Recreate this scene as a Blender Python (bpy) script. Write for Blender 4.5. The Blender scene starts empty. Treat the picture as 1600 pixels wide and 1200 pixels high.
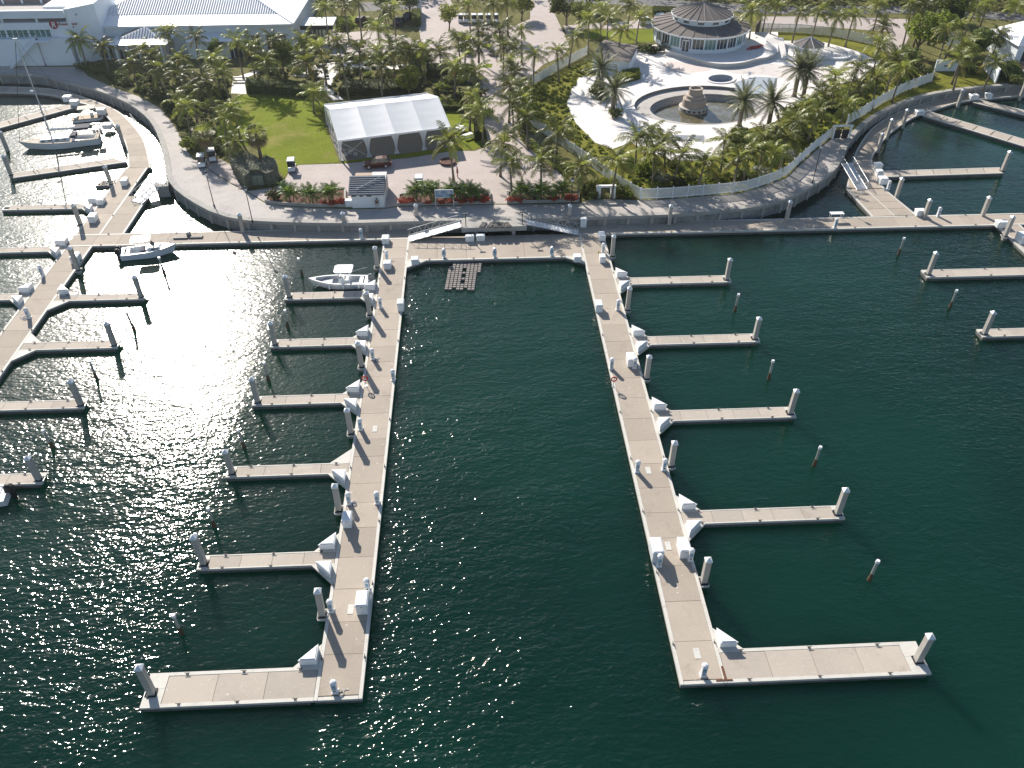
import bpy, bmesh, math, random
from math import sin, cos, pi, radians, sqrt, hypot, atan2
from mathutils import Vector, Matrix
from mathutils.geometry import tessellate_polygon

# ------------------------------------------------------------------ camera, sky, sun, exposure
SC = bpy.context.scene
COL = SC.collection
random.seed(7)
F, VX, VY, CAMH = 1265.0, 723.0, -433.0, 58.0        # focal length in px of a 1600 px wide frame, pier vanishing point, height in m
PITCH = math.atan2(600 - VY, F)
YAW = math.atan(-(VX - 800) / hypot(F, 600 - VY))
cam_data = bpy.data.cameras.new('camera')
cam_data.sensor_width = 36.0
cam_data.lens = F / 1600 * 36.0
cam_data.clip_start = 0.5
cam_data.clip_end = 6000
cam = bpy.data.objects.new('camera', cam_data)
cam.location = (0, 0, CAMH)
cam.rotation_euler = (pi / 2 - PITCH, 0, -YAW)
COL.objects.link(cam)
SC.camera = cam

SUN_EL, SUN_AZ = radians(31.5), radians(-24.5)        # azimuth from +Y (towards the shore), clockwise
world = bpy.data.worlds.new('World')
SC.world = world
world.use_nodes = True
wn = world.node_tree.nodes
sky = wn.new('ShaderNodeTexSky')
sky.sky_type = 'NISHITA'
sky.sun_disc = False
sky.sun_elevation = SUN_EL
sky.sun_rotation = SUN_AZ
sky.air_density = 1.0
sky.dust_density = 0.5
wn['Background'].inputs['Strength'].default_value = 0.082
world.node_tree.links.new(sky.outputs[0], wn['Background'].inputs[0])
sun_data = bpy.data.lights.new('sun', 'SUN')
sun_data.energy = 5.0
sun_data.angle = radians(0.53)
sun_data.color = (1.0, 0.93, 0.83)
sun = bpy.data.objects.new('sun', sun_data)
sd = Vector((sin(SUN_AZ) * cos(SUN_EL), cos(SUN_AZ) * cos(SUN_EL), sin(SUN_EL)))
sun.rotation_euler = sd.to_track_quat('Z', 'Y').to_euler()
COL.objects.link(sun)
SC.view_settings.view_transform = 'Standard'
SC.view_settings.look = 'None'
SC.view_settings.gamma = 1.0
SC.view_settings.use_curve_mapping = False
SC.view_settings.exposure = 0.7
SC.cycles.max_bounces = 6
SC.cycles.transparent_max_bounces = 6
SC.cycles.sample_clamp_indirect = 4.0

HAZE_D = 0.00016
DECK, LZ = 0.6, 1.9                                    # floating deck and quay heights above the water at z = 0

_fh = Vector((sin(YAW), cos(YAW), 0)); _r = Vector((cos(YAW), -sin(YAW), 0))
_fw = _fh * cos(PITCH) - Vector((0, 0, sin(PITCH))); _up = _fh * sin(PITCH) + Vector((0, 0, cos(PITCH)))


def W(x, y, z=LZ):
    """survey helper: where a sight line of the photo meets the level z"""
    d = _r * (x - 800) + _up * (600 - y) + _fw * F
    t = (z - CAMH) / d.z
    return Vector((d.x * t, d.y * t, z))


def W2(pts, z=LZ):
    return [tuple(W(x, y, z)[:2]) for x, y in pts]


def height_at(base, py):
    lo, hi = 0.0, 60.0
    for _ in range(40):
        m = (lo + hi) / 2
        v = Vector((base[0], base[1], base[2] + m - CAMH))
        if 600 - F * v.dot(_up) / v.dot(_fw) > py: lo = m
        else: hi = m
    return lo


# ------------------------------------------------------------------ materials
MATS = {}


def mat(name, rgb, rough=0.75, var=0.12, scale=0.6, fine=6.0, bump=0.0, bscale=8.0, spec=0.4, metal=0.0, rnd=0.0, translucent=0.0, stain=None, coat=0.0, speck=0.0):
    if name in MATS: return MATS[name]
    m = bpy.data.materials.new(name)
    m.use_nodes = True
    nt = m.node_tree; N = nt.nodes; Lk = nt.links
    b = N['Principled BSDF']
    b.inputs['Roughness'].default_value = rough
    b.inputs['Specular IOR Level'].default_value = spec
    b.inputs['Metallic'].default_value = metal
    if coat: b.inputs['Coat Weight'].default_value = coat; b.inputs['Coat Roughness'].default_value = 0.08
    geo = N.new('ShaderNodeNewGeometry')
    n1 = N.new('ShaderNodeTexNoise'); n1.inputs['Scale'].default_value = scale; n1.inputs['Detail'].default_value = 6; n1.inputs['Roughness'].default_value = 0.65
    n2 = N.new('ShaderNodeTexNoise'); n2.inputs['Scale'].default_value = fine; n2.inputs['Detail'].default_value = 3
    Lk.new(geo.outputs['Position'], n1.inputs['Vector']); Lk.new(geo.outputs['Position'], n2.inputs['Vector'])
    add = N.new('ShaderNodeMath'); add.operation = 'ADD'
    Lk.new(n1.outputs[0], add.inputs[0]); Lk.new(n2.outputs[0], add.inputs[1])
    last = add.outputs[0]
    hi_in = 1.35
    if rnd:
        oi = N.new('ShaderNodeObjectInfo')
        mul = N.new('ShaderNodeMath'); mul.operation = 'MULTIPLY_ADD'; mul.inputs[1].default_value = rnd; mul.inputs[2].default_value = -rnd / 2
        Lk.new(oi.outputs['Random'], mul.inputs[0])
        a2 = N.new('ShaderNodeMath'); a2.operation = 'ADD'
        Lk.new(last, a2.inputs[0]); Lk.new(mul.outputs[0], a2.inputs[1]); last = a2.outputs[0]
    mr = N.new('ShaderNodeMapRange'); mr.inputs['From Min'].default_value = 0.65; mr.inputs['From Max'].default_value = hi_in
    mr.inputs['To Min'].default_value = 0.0; mr.inputs['To Max'].default_value = 1.0
    Lk.new(last, mr.inputs['Value'])
    mix = N.new('ShaderNodeMix'); mix.data_type = 'RGBA'
    lo = [max(0, c * (1 - var)) for c in rgb]; hi = [min(0.95, c * (1 + var)) for c in rgb]
    mix.inputs[6].default_value = (*lo, 1); mix.inputs[7].default_value = (*hi, 1)
    Lk.new(mr.outputs[0], mix.inputs[0])
    outc = mix.outputs[2]
    if stain:
        n3 = N.new('ShaderNodeTexNoise'); n3.inputs['Scale'].default_value = stain[1]; n3.inputs['Detail'].default_value = 8; n3.inputs['Roughness'].default_value = 0.7
        mp = N.new('ShaderNodeVectorMath'); mp.operation = 'ADD'; mp.inputs[1].default_value = (31.7, 11.3, 5.1)
        Lk.new(geo.outputs['Position'], mp.inputs[0]); Lk.new(mp.outputs[0], n3.inputs['Vector'])
        m3 = N.new('ShaderNodeMapRange'); m3.inputs['From Min'].default_value = stain[2]; m3.inputs['From Max'].default_value = stain[2] + 0.16
        m3.inputs['To Max'].default_value = stain[3]
        Lk.new(n3.outputs[0], m3.inputs['Value'])
        mx = N.new('ShaderNodeMix'); mx.data_type = 'RGBA'
        mx.inputs[7].default_value = (*stain[0], 1)
        Lk.new(m3.outputs[0], mx.inputs[0]); Lk.new(outc, mx.inputs[6]); outc = mx.outputs[2]
    if speck:
        n5 = N.new('ShaderNodeTexNoise'); n5.inputs['Scale'].default_value = 3.2; n5.inputs['Detail'].default_value = 2
        Lk.new(geo.outputs['Position'], n5.inputs['Vector'])
        m5 = N.new('ShaderNodeMapRange'); m5.inputs['From Min'].default_value = 0.70; m5.inputs['From Max'].default_value = 0.74; m5.inputs['To Max'].default_value = speck
        Lk.new(n5.outputs[0], m5.inputs['Value'])
        x5 = N.new('ShaderNodeMix'); x5.data_type = 'RGBA'; x5.inputs[7].default_value = (0.72, 0.71, 0.68, 1)
        Lk.new(m5.outputs[0], x5.inputs[0]); Lk.new(outc, x5.inputs[6]); outc = x5.outputs[2]
    Lk.new(outc, b.inputs['Base Color'])
    if bump:
        n4 = N.new('ShaderNodeTexNoise'); n4.inputs['Scale'].default_value = bscale; n4.inputs['Detail'].default_value = 4
        Lk.new(geo.outputs['Position'], n4.inputs['Vector'])
        bp = N.new('ShaderNodeBump'); bp.inputs['Strength'].default_value = 1.0; bp.inputs['Distance'].default_value = bump
        Lk.new(n4.outputs[0], bp.inputs['Height']); Lk.new(bp.outputs[0], b.inputs['Normal'])
    if translucent:
        tr = N.new('ShaderNodeBsdfTranslucent'); Lk.new(outc, tr.inputs['Color'])
        ms = N.new('ShaderNodeMixShader'); ms.inputs[0].default_value = translucent
        Lk.new(b.outputs[0], ms.inputs[1]); Lk.new(tr.outputs[0], ms.inputs[2])
        Lk.new(ms.outputs[0], N['Material Output'].inputs['Surface'])
    MATS[name] = m
    return m


CONC = mat('deck_concrete', (0.385, 0.33, 0.272), 0.85, 0.10, 0.35, 9, bump=0.004, bscale=25, rnd=0.7, stain=((0.23, 0.19, 0.155), 0.45, 0.55, 0.5), speck=0.6)
CONCL = mat('finger_concrete', (0.43, 0.378, 0.32), 0.85, 0.10, 0.4, 9, bump=0.004, bscale=25, rnd=0.7, stain=((0.28, 0.24, 0.2), 0.5, 0.56, 0.5), speck=0.6)
EDGE = mat('painted_timber', (0.55, 0.53, 0.48), 0.7, 0.10, 1.2, 14, stain=((0.36, 0.33, 0.29), 0.9, 0.56, 0.5))
FLOATM = mat('float_concrete', (0.13, 0.125, 0.12), 0.9, 0.3, 1.0, 8, stain=((0.05, 0.06, 0.045), 1.5, 0.5, 0.7))
WHITE = mat('white_gelcoat', (0.78, 0.79, 0.80), 0.35, 0.03, 1.5, 10, stain=((0.55, 0.53, 0.48), 1.2, 0.62, 0.35))
WHITEP = mat('white_paint', (0.76, 0.77, 0.78), 0.6, 0.04, 0.7, 8, stain=((0.5, 0.5, 0.48), 0.6, 0.62, 0.4))
PILE = mat('pile_concrete', (0.43, 0.40, 0.36), 0.85, 0.12, 1.0, 12, bump=0.004, bscale=30, rnd=0.15, stain=((0.25, 0.23, 0.2), 1.2, 0.6, 0.5))
SEAW = mat('seawall_concrete', (0.36, 0.345, 0.32), 0.9, 0.15, 0.5, 6, bump=0.006, bscale=12, rnd=0.15, stain=((0.16, 0.155, 0.14), 0.5, 0.55, 0.55))
SEAF = mat('seawall_face', (0.25, 0.25, 0.24), 0.95, 0.2, 0.4, 5, bump=0.01, bscale=10, stain=((0.1, 0.11, 0.09), 0.6, 0.5, 0.7))
METAL = mat('galvanised_steel', (0.5, 0.51, 0.52), 0.4, 0.08, 2, 12, metal=0.6)
ALU = mat('white_aluminium', (0.72, 0.73, 0.74), 0.4, 0.04, 2, 12, spec=0.5)
BLACK = mat('black_rubber', (0.02, 0.02, 0.022), 0.6, 0.2, 3, 15)
DARKM = mat('black_steel', (0.025, 0.027, 0.03), 0.45, 0.2, 3, 15)
RUST = mat('rusty_steel', (0.16, 0.075, 0.04), 0.9, 0.35, 3, 15)
GREYP = mat('grey_plastic', (0.17, 0.15, 0.14), 0.6, 0.15, 2, 12, rnd=0.3)
BLUEG = mat('blue_grey_panel', (0.22, 0.36, 0.48), 0.35, 0.1, 2, 12)
GLASS = mat('dark_glass', (0.02, 0.032, 0.036), 0.06, 0.1, 1, 5, spec=0.8)
GLASSG = mat('green_glass', (0.09, 0.22, 0.19), 0.2, 0.25, 0.8, 3, spec=0.8)
PAVER = mat('paver_brick', (0.43, 0.37, 0.345), 0.85, 0.12, 0.25, 3.5, bump=0.004, bscale=6, stain=((0.30, 0.265, 0.25), 0.12, 0.52, 0.45))
PROM = mat('promenade_paver', (0.43, 0.395, 0.37), 0.85, 0.14, 0.3, 4, bump=0.004, bscale=6, stain=((0.27, 0.25, 0.24), 0.2, 0.52, 0.5))
ROADM = mat('asphalt', (0.16, 0.155, 0.155), 0.9, 0.15, 0.15, 3)
POOLD = mat('pool_deck', (0.74, 0.70, 0.67), 0.8, 0.08, 0.25, 4, stain=((0.5, 0.46, 0.43), 0.16, 0.56, 0.5))
GRASS = mat('lawn_grass', (0.15, 0.185, 0.014), 0.95, 0.3, 0.22, 4, spec=0.08, bump=0.05, bscale=9, stain=((0.27, 0.225, 0.08), 0.13, 0.53, 0.75))
GRASSD = mat('rough_grass', (0.165, 0.165, 0.025), 0.95, 0.5, 0.35, 3, spec=0.08, bump=0.12, bscale=3, stain=((0.05, 0.07, 0.014), 0.3, 0.5, 0.6))
SOIL = mat('planted_soil', (0.13, 0.125, 0.045), 0.95, 0.5, 0.3, 2.5, spec=0.08, bump=0.12, bscale=2.5, stain=((0.2, 0.17, 0.12), 0.12, 0.6, 0.5))
MULCH = mat('red_mulch', (0.11, 0.05, 0.032), 0.95, 0.4, 2, 9, bump=0.05, bscale=9)
ROOFW = mat('white_metal_roof', (0.80, 0.81, 0.83), 0.4, 0.05, 0.2, 3, spec=0.5)
ROOFG = mat('grey_metal_roof', (0.42, 0.41, 0.41), 0.5, 0.08, 0.2, 3, spec=0.5)
SHING = mat('brown_shingle', (0.155, 0.135, 0.125), 0.9, 0.25, 0.4, 8, bump=0.02, bscale=6, rnd=0.2)
STUCCO = mat('white_stucco', (0.79, 0.83, 0.87), 0.8, 0.05, 0.15, 3, stain=((0.52, 0.56, 0.6), 0.15, 0.6, 0.35))
TENTF = mat('tent_vinyl', (0.84, 0.85, 0.87), 0.45, 0.02, 0.4, 3, translucent=0.2)
STONE = mat('coral_stone', (0.42, 0.35, 0.29), 0.9, 0.15, 0.8, 7, bump=0.02, bscale=8, stain=((0.2, 0.17, 0.14), 0.7, 0.55, 0.6))
POOLW = mat('shallow_water', (0.12, 0.105, 0.06), 0.08, 0.4, 0.3, 1.5, spec=0.6, stain=((0.2, 0.21, 0.2), 0.2, 0.48, 0.8))
TRUNK = mat('palm_trunk', (0.20, 0.165, 0.13), 0.95, 0.25, 2, 12, bump=0.02, bscale=8)
FROND = mat('palm_frond', (0.20, 0.22, 0.045), 0.42, 0.5, 0.5, 2.5, spec=0.4, rnd=1.0, translucent=0.5)
FRONDY = mat('palm_frond_yellowing', (0.30, 0.25, 0.06), 0.42, 0.4, 0.5, 2.5, spec=0.4, rnd=0.8, translucent=0.4)
DATEF = mat('date_frond', (0.17, 0.185, 0.085), 0.42, 0.4, 0.5, 2.5, spec=0.4, rnd=0.4, translucent=0.35)
DEADF = mat('dead_frond', (0.24, 0.17, 0.10), 0.85, 0.3, 1, 6, translucent=0.15)
LEAF = mat('broad_leaf', (0.15, 0.185, 0.03), 0.6, 0.5, 0.5, 2.5, spec=0.2, rnd=1.0, translucent=0.5)
LEAFY = mat('yellow_green_leaf', (0.25, 0.27, 0.04), 0.6, 0.4, 0.5, 2.5, spec=0.2, rnd=0.3, translucent=0.4)
LEAFD = mat('dark_leaf', (0.10, 0.125, 0.033), 0.6, 0.5, 0.4, 2.5, spec=0.2, rnd=1.0, translucent=0.35)
LEAFG = mat('grey_leaf', (0.25, 0.26, 0.19), 0.7, 0.35, 0.6, 3, rnd=0.3, translucent=0.25)
SAGO = mat('bright_frond', (0.14, 0.21, 0.035), 0.42, 0.4, 0.8, 4, spec=0.4, rnd=0.3, translucent=0.4)
REDF = mat('red_blossom', (0.42, 0.07, 0.035), 0.7, 0.4, 1.2, 6, translucent=0.2)
CARRED = mat('dark_red_paint', (0.06, 0.008, 0.007), 0.38, 0.05, 1, 4, spec=0.3)
RED = mat('red_plastic', (0.5, 0.035, 0.03), 0.5, 0.1, 3, 10)
TAN = mat('tan_board', (0.40, 0.30, 0.22), 0.8, 0.1, 1, 6)
NAVY = mat('navy_canvas', (0.018, 0.024, 0.055), 0.8, 0.2, 3, 12)
TEAK = mat('teak', (0.28, 0.19, 0.11), 0.7, 0.15, 3, 14)
GREYFL = mat('tent_floor', (0.16, 0.155, 0.15), 0.9, 0.12, 0.5, 5)
SKIN = mat('skin', (0.36, 0.2, 0.13), 0.6, 0.05)
CLOTHD = mat('black_cloth', (0.02, 0.02, 0.022), 0.9, 0.1)
CLOTHL = mat('light_cloth', (0.5, 0.5, 0.48), 0.9, 0.1)
CLOTHR = mat('maroon_cloth', (0.2, 0.02, 0.025), 0.9, 0.1)
HAIR = mat('black_hair', (0.012, 0.01, 0.009), 0.6, 0.1)
SIGNP = mat('printed_board', (0.2, 0.29, 0.38), 0.5, 0.5, 0.9, 3.5, stain=((0.55, 0.57, 0.58), 1.4, 0.5, 0.8))
LOGOR = mat('sign_red', (0.30, 0.02, 0.035), 0.5, 0.05)


def water_material():
    m = bpy.data.materials.new('harbour_water'); m.use_nodes = True
    nt = m.node_tree; N = nt.nodes; Lk = nt.links; b = N['Principled BSDF']
    b.inputs['IOR'].default_value = 1.333
    b.subsurface_method = 'BURLEY'
    b.inputs['Subsurface Weight'].default_value = 1.0
    b.inputs['Subsurface Radius'].default_value = (0.5, 1.0, 0.9)
    b.inputs['Subsurface Scale'].default_value = 9.0
    geo = N.new('ShaderNodeNewGeometry')

    def noise(sx, sy, rot, detail, rough=0.5, off=0.0, dist=0.0):
        mp = N.new('ShaderNodeMapping'); mp.inputs['Scale'].default_value = (sx, sy, 1); mp.inputs['Rotation'].default_value = (0, 0, radians(rot)); mp.inputs['Location'].default_value = (off, off * 0.7, 0)
        Lk.new(geo.outputs['Position'], mp.inputs['Vector'])
        t = N.new('ShaderNodeTexNoise'); t.inputs['Scale'].default_value = 1.0; t.inputs['Detail'].default_value = detail; t.inputs['Roughness'].default_value = rough; t.inputs['Distortion'].default_value = dist
        Lk.new(mp.outputs[0], t.inputs['Vector']); return t.outputs[0]

    def mth(op, a, c):
        n = N.new('ShaderNodeMath'); n.operation = op
        for i, v in enumerate((a, c)):
            if isinstance(v, (int, float)): n.inputs[i].default_value = v
            else: Lk.new(v, n.inputs[i])
        return n.outputs[0]

    def rng(v, a, c, lo, hi):
        n = N.new('ShaderNodeMapRange'); n.inputs['From Min'].default_value = a; n.inputs['From Max'].default_value = c; n.inputs['To Min'].default_value = lo; n.inputs['To Max'].default_value = hi
        n.interpolation_type = 'SMOOTHSTEP'
        Lk.new(v, n.inputs['Value']); return n.outputs[0]
    swell = noise(0.16, 0.42, -8, 2, 0.5)
    chop = noise(0.75, 1.55, -14, 1, 0.5, 17, 0.6)
    rip = noise(1.6, 2.7, 12, 1, 0.5, 41, 0.5)
    fine = noise(3.2, 5.0, -20, 0, 0.5, 71, 0.3)
    patch = noise(0.035, 0.05, 20, 3, 0.55, 93)
    sep = N.new('ShaderNodeSeparateXYZ'); Lk.new(geo.outputs['Position'], sep.inputs[0])
    x, y = sep.outputs[0], sep.outputs[1]
    # lee of the piers: the slips between the finger docks and the basin by the quay lie calmer than the open water
    lee_w = mth('MULTIPLY', rng(x, -30, -23, 0, 1), rng(x, -14, -12, 1, 0))
    lee_e = mth('MULTIPLY', rng(x, 17, 19, 0, 1), rng(x, 38, 60, 1, 0))
    lee_q = rng(y, 104, 109, 0, 1)
    lee_s = mth('MULTIPLY', rng(y, 42, 84, 0, 1), rng(x, -15, -8, 0.95, 0.15))      # the fetch ends at the quay
    lee = mth('MAXIMUM', mth('MAXIMUM', mth('MULTIPLY', lee_w, 1.18), mth('MULTIPLY', lee_e, 0.6)), mth('MAXIMUM', lee_q, lee_s))
    run = mth('MULTIPLY', rng(x, -10, -8, 0, 1), rng(x, 2, 13, 1, 0))              # wind runs down the open channel
    amp = mth('MULTIPLY', rng(patch, 0.35, 0.65, 0.6, 1.3), mth('SUBTRACT', 1.0, mth('MULTIPLY', lee, 0.58)))
    h = mth('ADD', mth('MULTIPLY', swell, SWELL_A), mth('ADD', mth('MULTIPLY', chop, CHOP_A), mth('ADD', mth('MULTIPLY', rip, RIP_A), mth('MULTIPLY', fine, 0.027))))
    h = mth('MULTIPLY', mth('MULTIPLY', h, amp), mth('ADD', 1.0, mth('MULTIPLY', run, 0.4)))
    bp = N.new('ShaderNodeBump'); bp.inputs['Strength'].default_value = 1.0; bp.inputs['Distance'].default_value = 1.0
    Lk.new(h, bp.inputs['Height']); Lk.new(bp.outputs[0], b.inputs['Normal'])
    Lk.new(mth('ADD', 0.075, mth('MULTIPLY', rng(y, 40, 82, 0, 1), rng(x, -29, -24, 0.13, 0.03))), b.inputs['Roughness'])          # wind lines open out seaward, cat's-paw ripples under the quay
    murk = noise(0.02, 0.02, 0, 3, 0.6, 7)
    mix = N.new('ShaderNodeMix'); mix.data_type = 'RGBA'
    mix.inputs[6].default_value = (0.0024, 0.0195, 0.0132, 1); mix.inputs[7].default_value = (0.0036, 0.030, 0.0195, 1)
    Lk.new(rng(murk, 0.35, 0.65, 0, 1), mix.inputs[0]); Lk.new(mix.outputs[2], b.inputs['Base Color'])
    return m


SWELL_A, CHOP_A, RIP_A = 0.15, 0.11, 0.07
WATER = water_material()


# ------------------------------------------------------------------ mesh helpers
class MB:
    def __init__(s): s.v = []; s.f = []

    def add(s, v, f):
        o = len(s.v); s.v += [tuple(p) for p in v]; s.f += [tuple(i + o for i in q) for q in f]; return s

    def box(s, c, d, rz=0.0):
        x, y, z = d[0] / 2, d[1] / 2, d[2] / 2; a, b = cos(rz), sin(rz)
        v = []
        for k in (-z, z):
            for i, j in ((-x, -y), (x, -y), (x, y), (-x, y)): v.append((c[0] + i * a - j * b, c[1] + i * b + j * a, c[2] + k))
        return s.add(v, [(3, 2, 1, 0), (4, 5, 6, 7), (0, 1, 5, 4), (1, 2, 6, 5), (2, 3, 7, 6), (3, 0, 4, 7)])

    def bbox(s, x0, x1, y0, y1, z0, z1):
        return s.box(((x0 + x1) / 2, (y0 + y1) / 2, (z0 + z1) / 2), (abs(x1 - x0), abs(y1 - y0), abs(z1 - z0)))

    def taper(s, c, d0, d1, h, off=(0, 0)):
        v = [(c[0] + i * d0[0] / 2, c[1] + j * d0[1] / 2, c[2]) for i, j in ((-1, -1), (1, -1), (1, 1), (-1, 1))]
        v += [(c[0] + off[0] + i * d1[0] / 2, c[1] + off[1] + j * d1[1] / 2, c[2] + h) for i, j in ((-1, -1), (1, -1), (1, 1), (-1, 1))]
        return s.add(v, [(3, 2, 1, 0), (4, 5, 6, 7), (0, 1, 5, 4), (1, 2, 6, 5), (2, 3, 7, 6), (3, 0, 4, 7)])

    def prism(s, poly, z0, z1, top=None):
        n = len(poly); a = sum(poly[i][0] * poly[(i + 1) % n][1] - poly[(i + 1) % n][0] * poly[i][1] for i in range(n))
        if a < 0: poly = poly[::-1]; top = top[::-1] if top else None
        top = top or poly
        v = [(p[0], p[1], z0) for p in poly] + [(p[0], p[1], z1) for p in top]
        f = [tuple(range(n))[::-1], tuple(range(n, 2 * n))] + [(i, (i + 1) % n, n + (i + 1) % n, n + i) for i in range(n)]
        return s.add(v, f)

    def cyl(s, p0, p1, r0, r1=None, n=8, cap=True):
        r1 = r0 if r1 is None else r1
        p0, p1 = Vector(p0), Vector(p1); d = (p1 - p0)
        if d.length < 1e-6: return s
        d.normalize(); u = d.orthogonal().normalized(); w = d.cross(u)
        v = []
        for p, r in ((p0, r0), (p1, r1)):
            for i in range(n):
                a = 2 * pi * i / n; v.append(p + u * (r * cos(a)) + w * (r * sin(a)))
        f = [(i, (i + 1) % n, n + (i + 1) % n, n + i) for i in range(n)]
        if cap: f += [tuple(range(n))[::-1], tuple(range(n, 2 * n))]
        return s.add(v, f)

    def tube(s, pts, rs, n=6):
        if isinstance(rs, (int, float)): rs = [rs] * len(pts)
        pts = [Vector(p) for p in pts]; v = []; f = []
        for k, p in enumerate(pts):
            d = (pts[min(k + 1, len(pts) - 1)] - pts[max(k - 1, 0)]).normalized()
            u = d.cross(Vector((0.13, 0.97, 0.2)))
            if u.length < 0.05: u = d.orthogonal()
            u.normalize(); w = d.cross(u)
            v += [p + u * (rs[k] * cos(2 * pi * i / n)) + w * (rs[k] * sin(2 * pi * i / n)) for i in range(n)]
            if k: f += [((k - 1) * n + i, (k - 1) * n + (i + 1) % n, k * n + (i + 1) % n, k * n + i) for i in range(n)]
        f += [tuple(range(n))[::-1], tuple(range((len(pts) - 1) * n, len(pts) * n))]
        return s.add(v, f)

    def lathe(s, prof, n=24, c=(0, 0, 0), cap=True, a0=0.0, a1=2 * pi):
        full = abs(a1 - a0 - 2 * pi) < 1e-6
        m = n if full else n + 1; v = []; f = []
        for r, z in prof:
            for i in range(m):
                a = a0 + (a1 - a0) * i / n; v.append((c[0] + r * cos(a), c[1] + r * sin(a), c[2] + z))
        for k in range(len(prof) - 1):
            for i in range(n):
                j = (i + 1) % m; f.append((k * m + i, k * m + j, (k + 1) * m + j, (k + 1) * m + i))
        if cap and full: f += [tuple(range(m))[::-1], tuple(range((len(prof) - 1) * m, len(prof) * m))]
        return s.add(v, f)

    def sheet(s, poly, z, holes=()):
        loops = [[Vector((p[0], p[1], 0)) for p in poly]] + [[Vector((p[0], p[1], 0)) for p in h] for h in holes]
        tris = tessellate_polygon(loops)
        v = [(p.x, p.y, z) for l in loops for p in l]; f = []
        for t in tris:
            a, b, c = (v[i] for i in t)
            f.append(t if (b[0] - a[0]) * (c[1] - a[1]) - (c[0] - a[0]) * (b[1] - a[1]) > 0 else t[::-1])
        return s.add(v, f)

    def build(s, name, m, parent=None, smooth=False, loc=None, bevel=0):
        me = bpy.data.meshes.new(name); me.from_pydata(s.v, [], s.f); me.update()
        if m: me.materials.append(m)
        if smooth: me.polygons.foreach_set('use_smooth', [True] * len(me.polygons))
        o = bpy.data.objects.new(name, me); COL.objects.link(o)
        if parent: o.parent = parent
        if loc: o.location = loc
        if bevel:
            bv = o.modifiers.new('bevel', 'BEVEL'); bv.width = bevel; bv.segments = 2; bv.limit_method = 'ANGLE'
        return o


def tag(o, label, cat, group=None, kind=None):
    o['label'] = label; o['category'] = cat; o['kind'] = kind or 'thing'
    if group: o['group'] = group
    if kind: o['kind'] = kind
    return o


def thing(name, label, cat, loc=(0, 0, 0), rz=0.0, group=None):
    o = bpy.data.objects.new(name, None); COL.objects.link(o)
    o.location = loc; o.rotation_euler = (0, 0, rz); o.empty_display_size = 0.3
    return tag(o, label, cat, group)


def link_mesh(name, me, parent=None, loc=(0, 0, 0), rot=(0, 0, 0), scale=(1, 1, 1)):
    o = bpy.data.objects.new(name, me); COL.objects.link(o)
    if parent: o.parent = parent
    o.location = loc; o.rotation_euler = rot; o.scale = scale
    return o


def mesh_of(mb, name, m, smooth=False):
    me = bpy.data.meshes.new(name); me.from_pydata(mb.v, [], mb.f); me.update(); me.materials.append(m)
    if smooth: me.polygons.foreach_set('use_smooth', [True] * len(me.polygons))
    return me


def struct(o): o['kind'] = 'structure'; return o


ORD = ['first', 'second', 'third', 'fourth', 'fifth', 'sixth', 'seventh', 'eighth', 'ninth', 'tenth', 'eleventh', 'twelfth', 'thirteenth', 'fourteenth', 'fifteenth', 'sixteenth', 'seventeenth', 'eighteenth', 'nineteenth', 'twentieth', 'twenty-first', 'twenty-second', 'twenty-third', 'twenty-fourth', 'twenty-fifth'] + ['twenty-' + w for w in ('sixth', 'seventh', 'eighth', 'ninth')] + ['thirtieth'] + ['thirty-' + w for w in ('first', 'second', 'third', 'fourth', 'fifth', 'sixth', 'seventh', 'eighth', 'ninth')]


def ordn(i, word):
    return word if i == 0 else ORD[i] + ' ' + word


def resample(pts, step):
    # uniform arc length
    segs = [(Vector(a), Vector(b), (Vector(b) - Vector(a)).length) for a, b in zip(pts, pts[1:])]
    tot = sum(l for _, _, l in segs); n = max(1, round(tot / step)); res = []
    for k in range(n + 1):
        t = tot * k / n
        for a, b, l in segs:
            if t <= l + 1e-6 or (a, b, l) is segs[-1]:
                res.append(a + (b - a) * min(1, t / max(l, 1e-9))); break
            t -= l
    return res


def smooth_line(pts, it=2):
    pts = [Vector(p) for p in pts]
    for _ in range(it):
        q = [pts[0]]
        for a, b in zip(pts, pts[1:]): q += [a * 0.75 + b * 0.25, a * 0.25 + b * 0.75]
        pts = q + [pts[-1]]
    return pts

# ------------------------------------------------------------------ water
mb = MB().add([(-1500, -900, 0), (1500, -900, 0), (1500, 900, 0), (-1500, 900, 0)], [(0, 1, 2, 3)])
struct(mb.build('water', WATER))

# ------------------------------------------------------------------ land, seawall
shore_px = [(0, 116), (66, 117), (81, 123), (105, 130), (144, 138), (180, 152), (201, 161), (225, 178), (240, 194), (252, 220), (258, 250), (262, 281), (275, 297), (300, 315), (335, 334), (370, 343), (400, 346), (437, 347), (500, 349), (562, 349), (637, 346), (720, 345), (825, 342), (910, 340), (975, 338), (1050, 336), (1125, 330), (1175, 325), (1200, 321), (1237, 309), (1275, 287), (1297, 273), (1310, 258), (1317, 245), (1325, 221), (1340, 206), (1355, 190), (1385, 172), (1425, 155), (1462, 146), (1500, 140), (1550, 135), (1597, 132)]
shore = W2(shore_px)
shore = [(-400, shore[0][1] - 2), (-140, shore[0][1])] + [tuple(p) for p in smooth_line(shore, 2)] + [(150, shore[-1][1] - 4), (420, shore[-1][1] - 10)]


def ell_px(cx, cy, rx, ry, z=LZ, n=40):
    return [tuple(W(cx + rx * cos(2 * pi * i / n), cy + ry * sin(2 * pi * i / n), z)[:2]) for i in range(n)]


def offset_ring(poly, d):
    c = Vector((sum(p[0] for p in poly) / len(poly), sum(p[1] for p in poly) / len(poly)))
    return [tuple(Vector(p) + (Vector(p) - c).normalized() * d) for p in poly]


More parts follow.
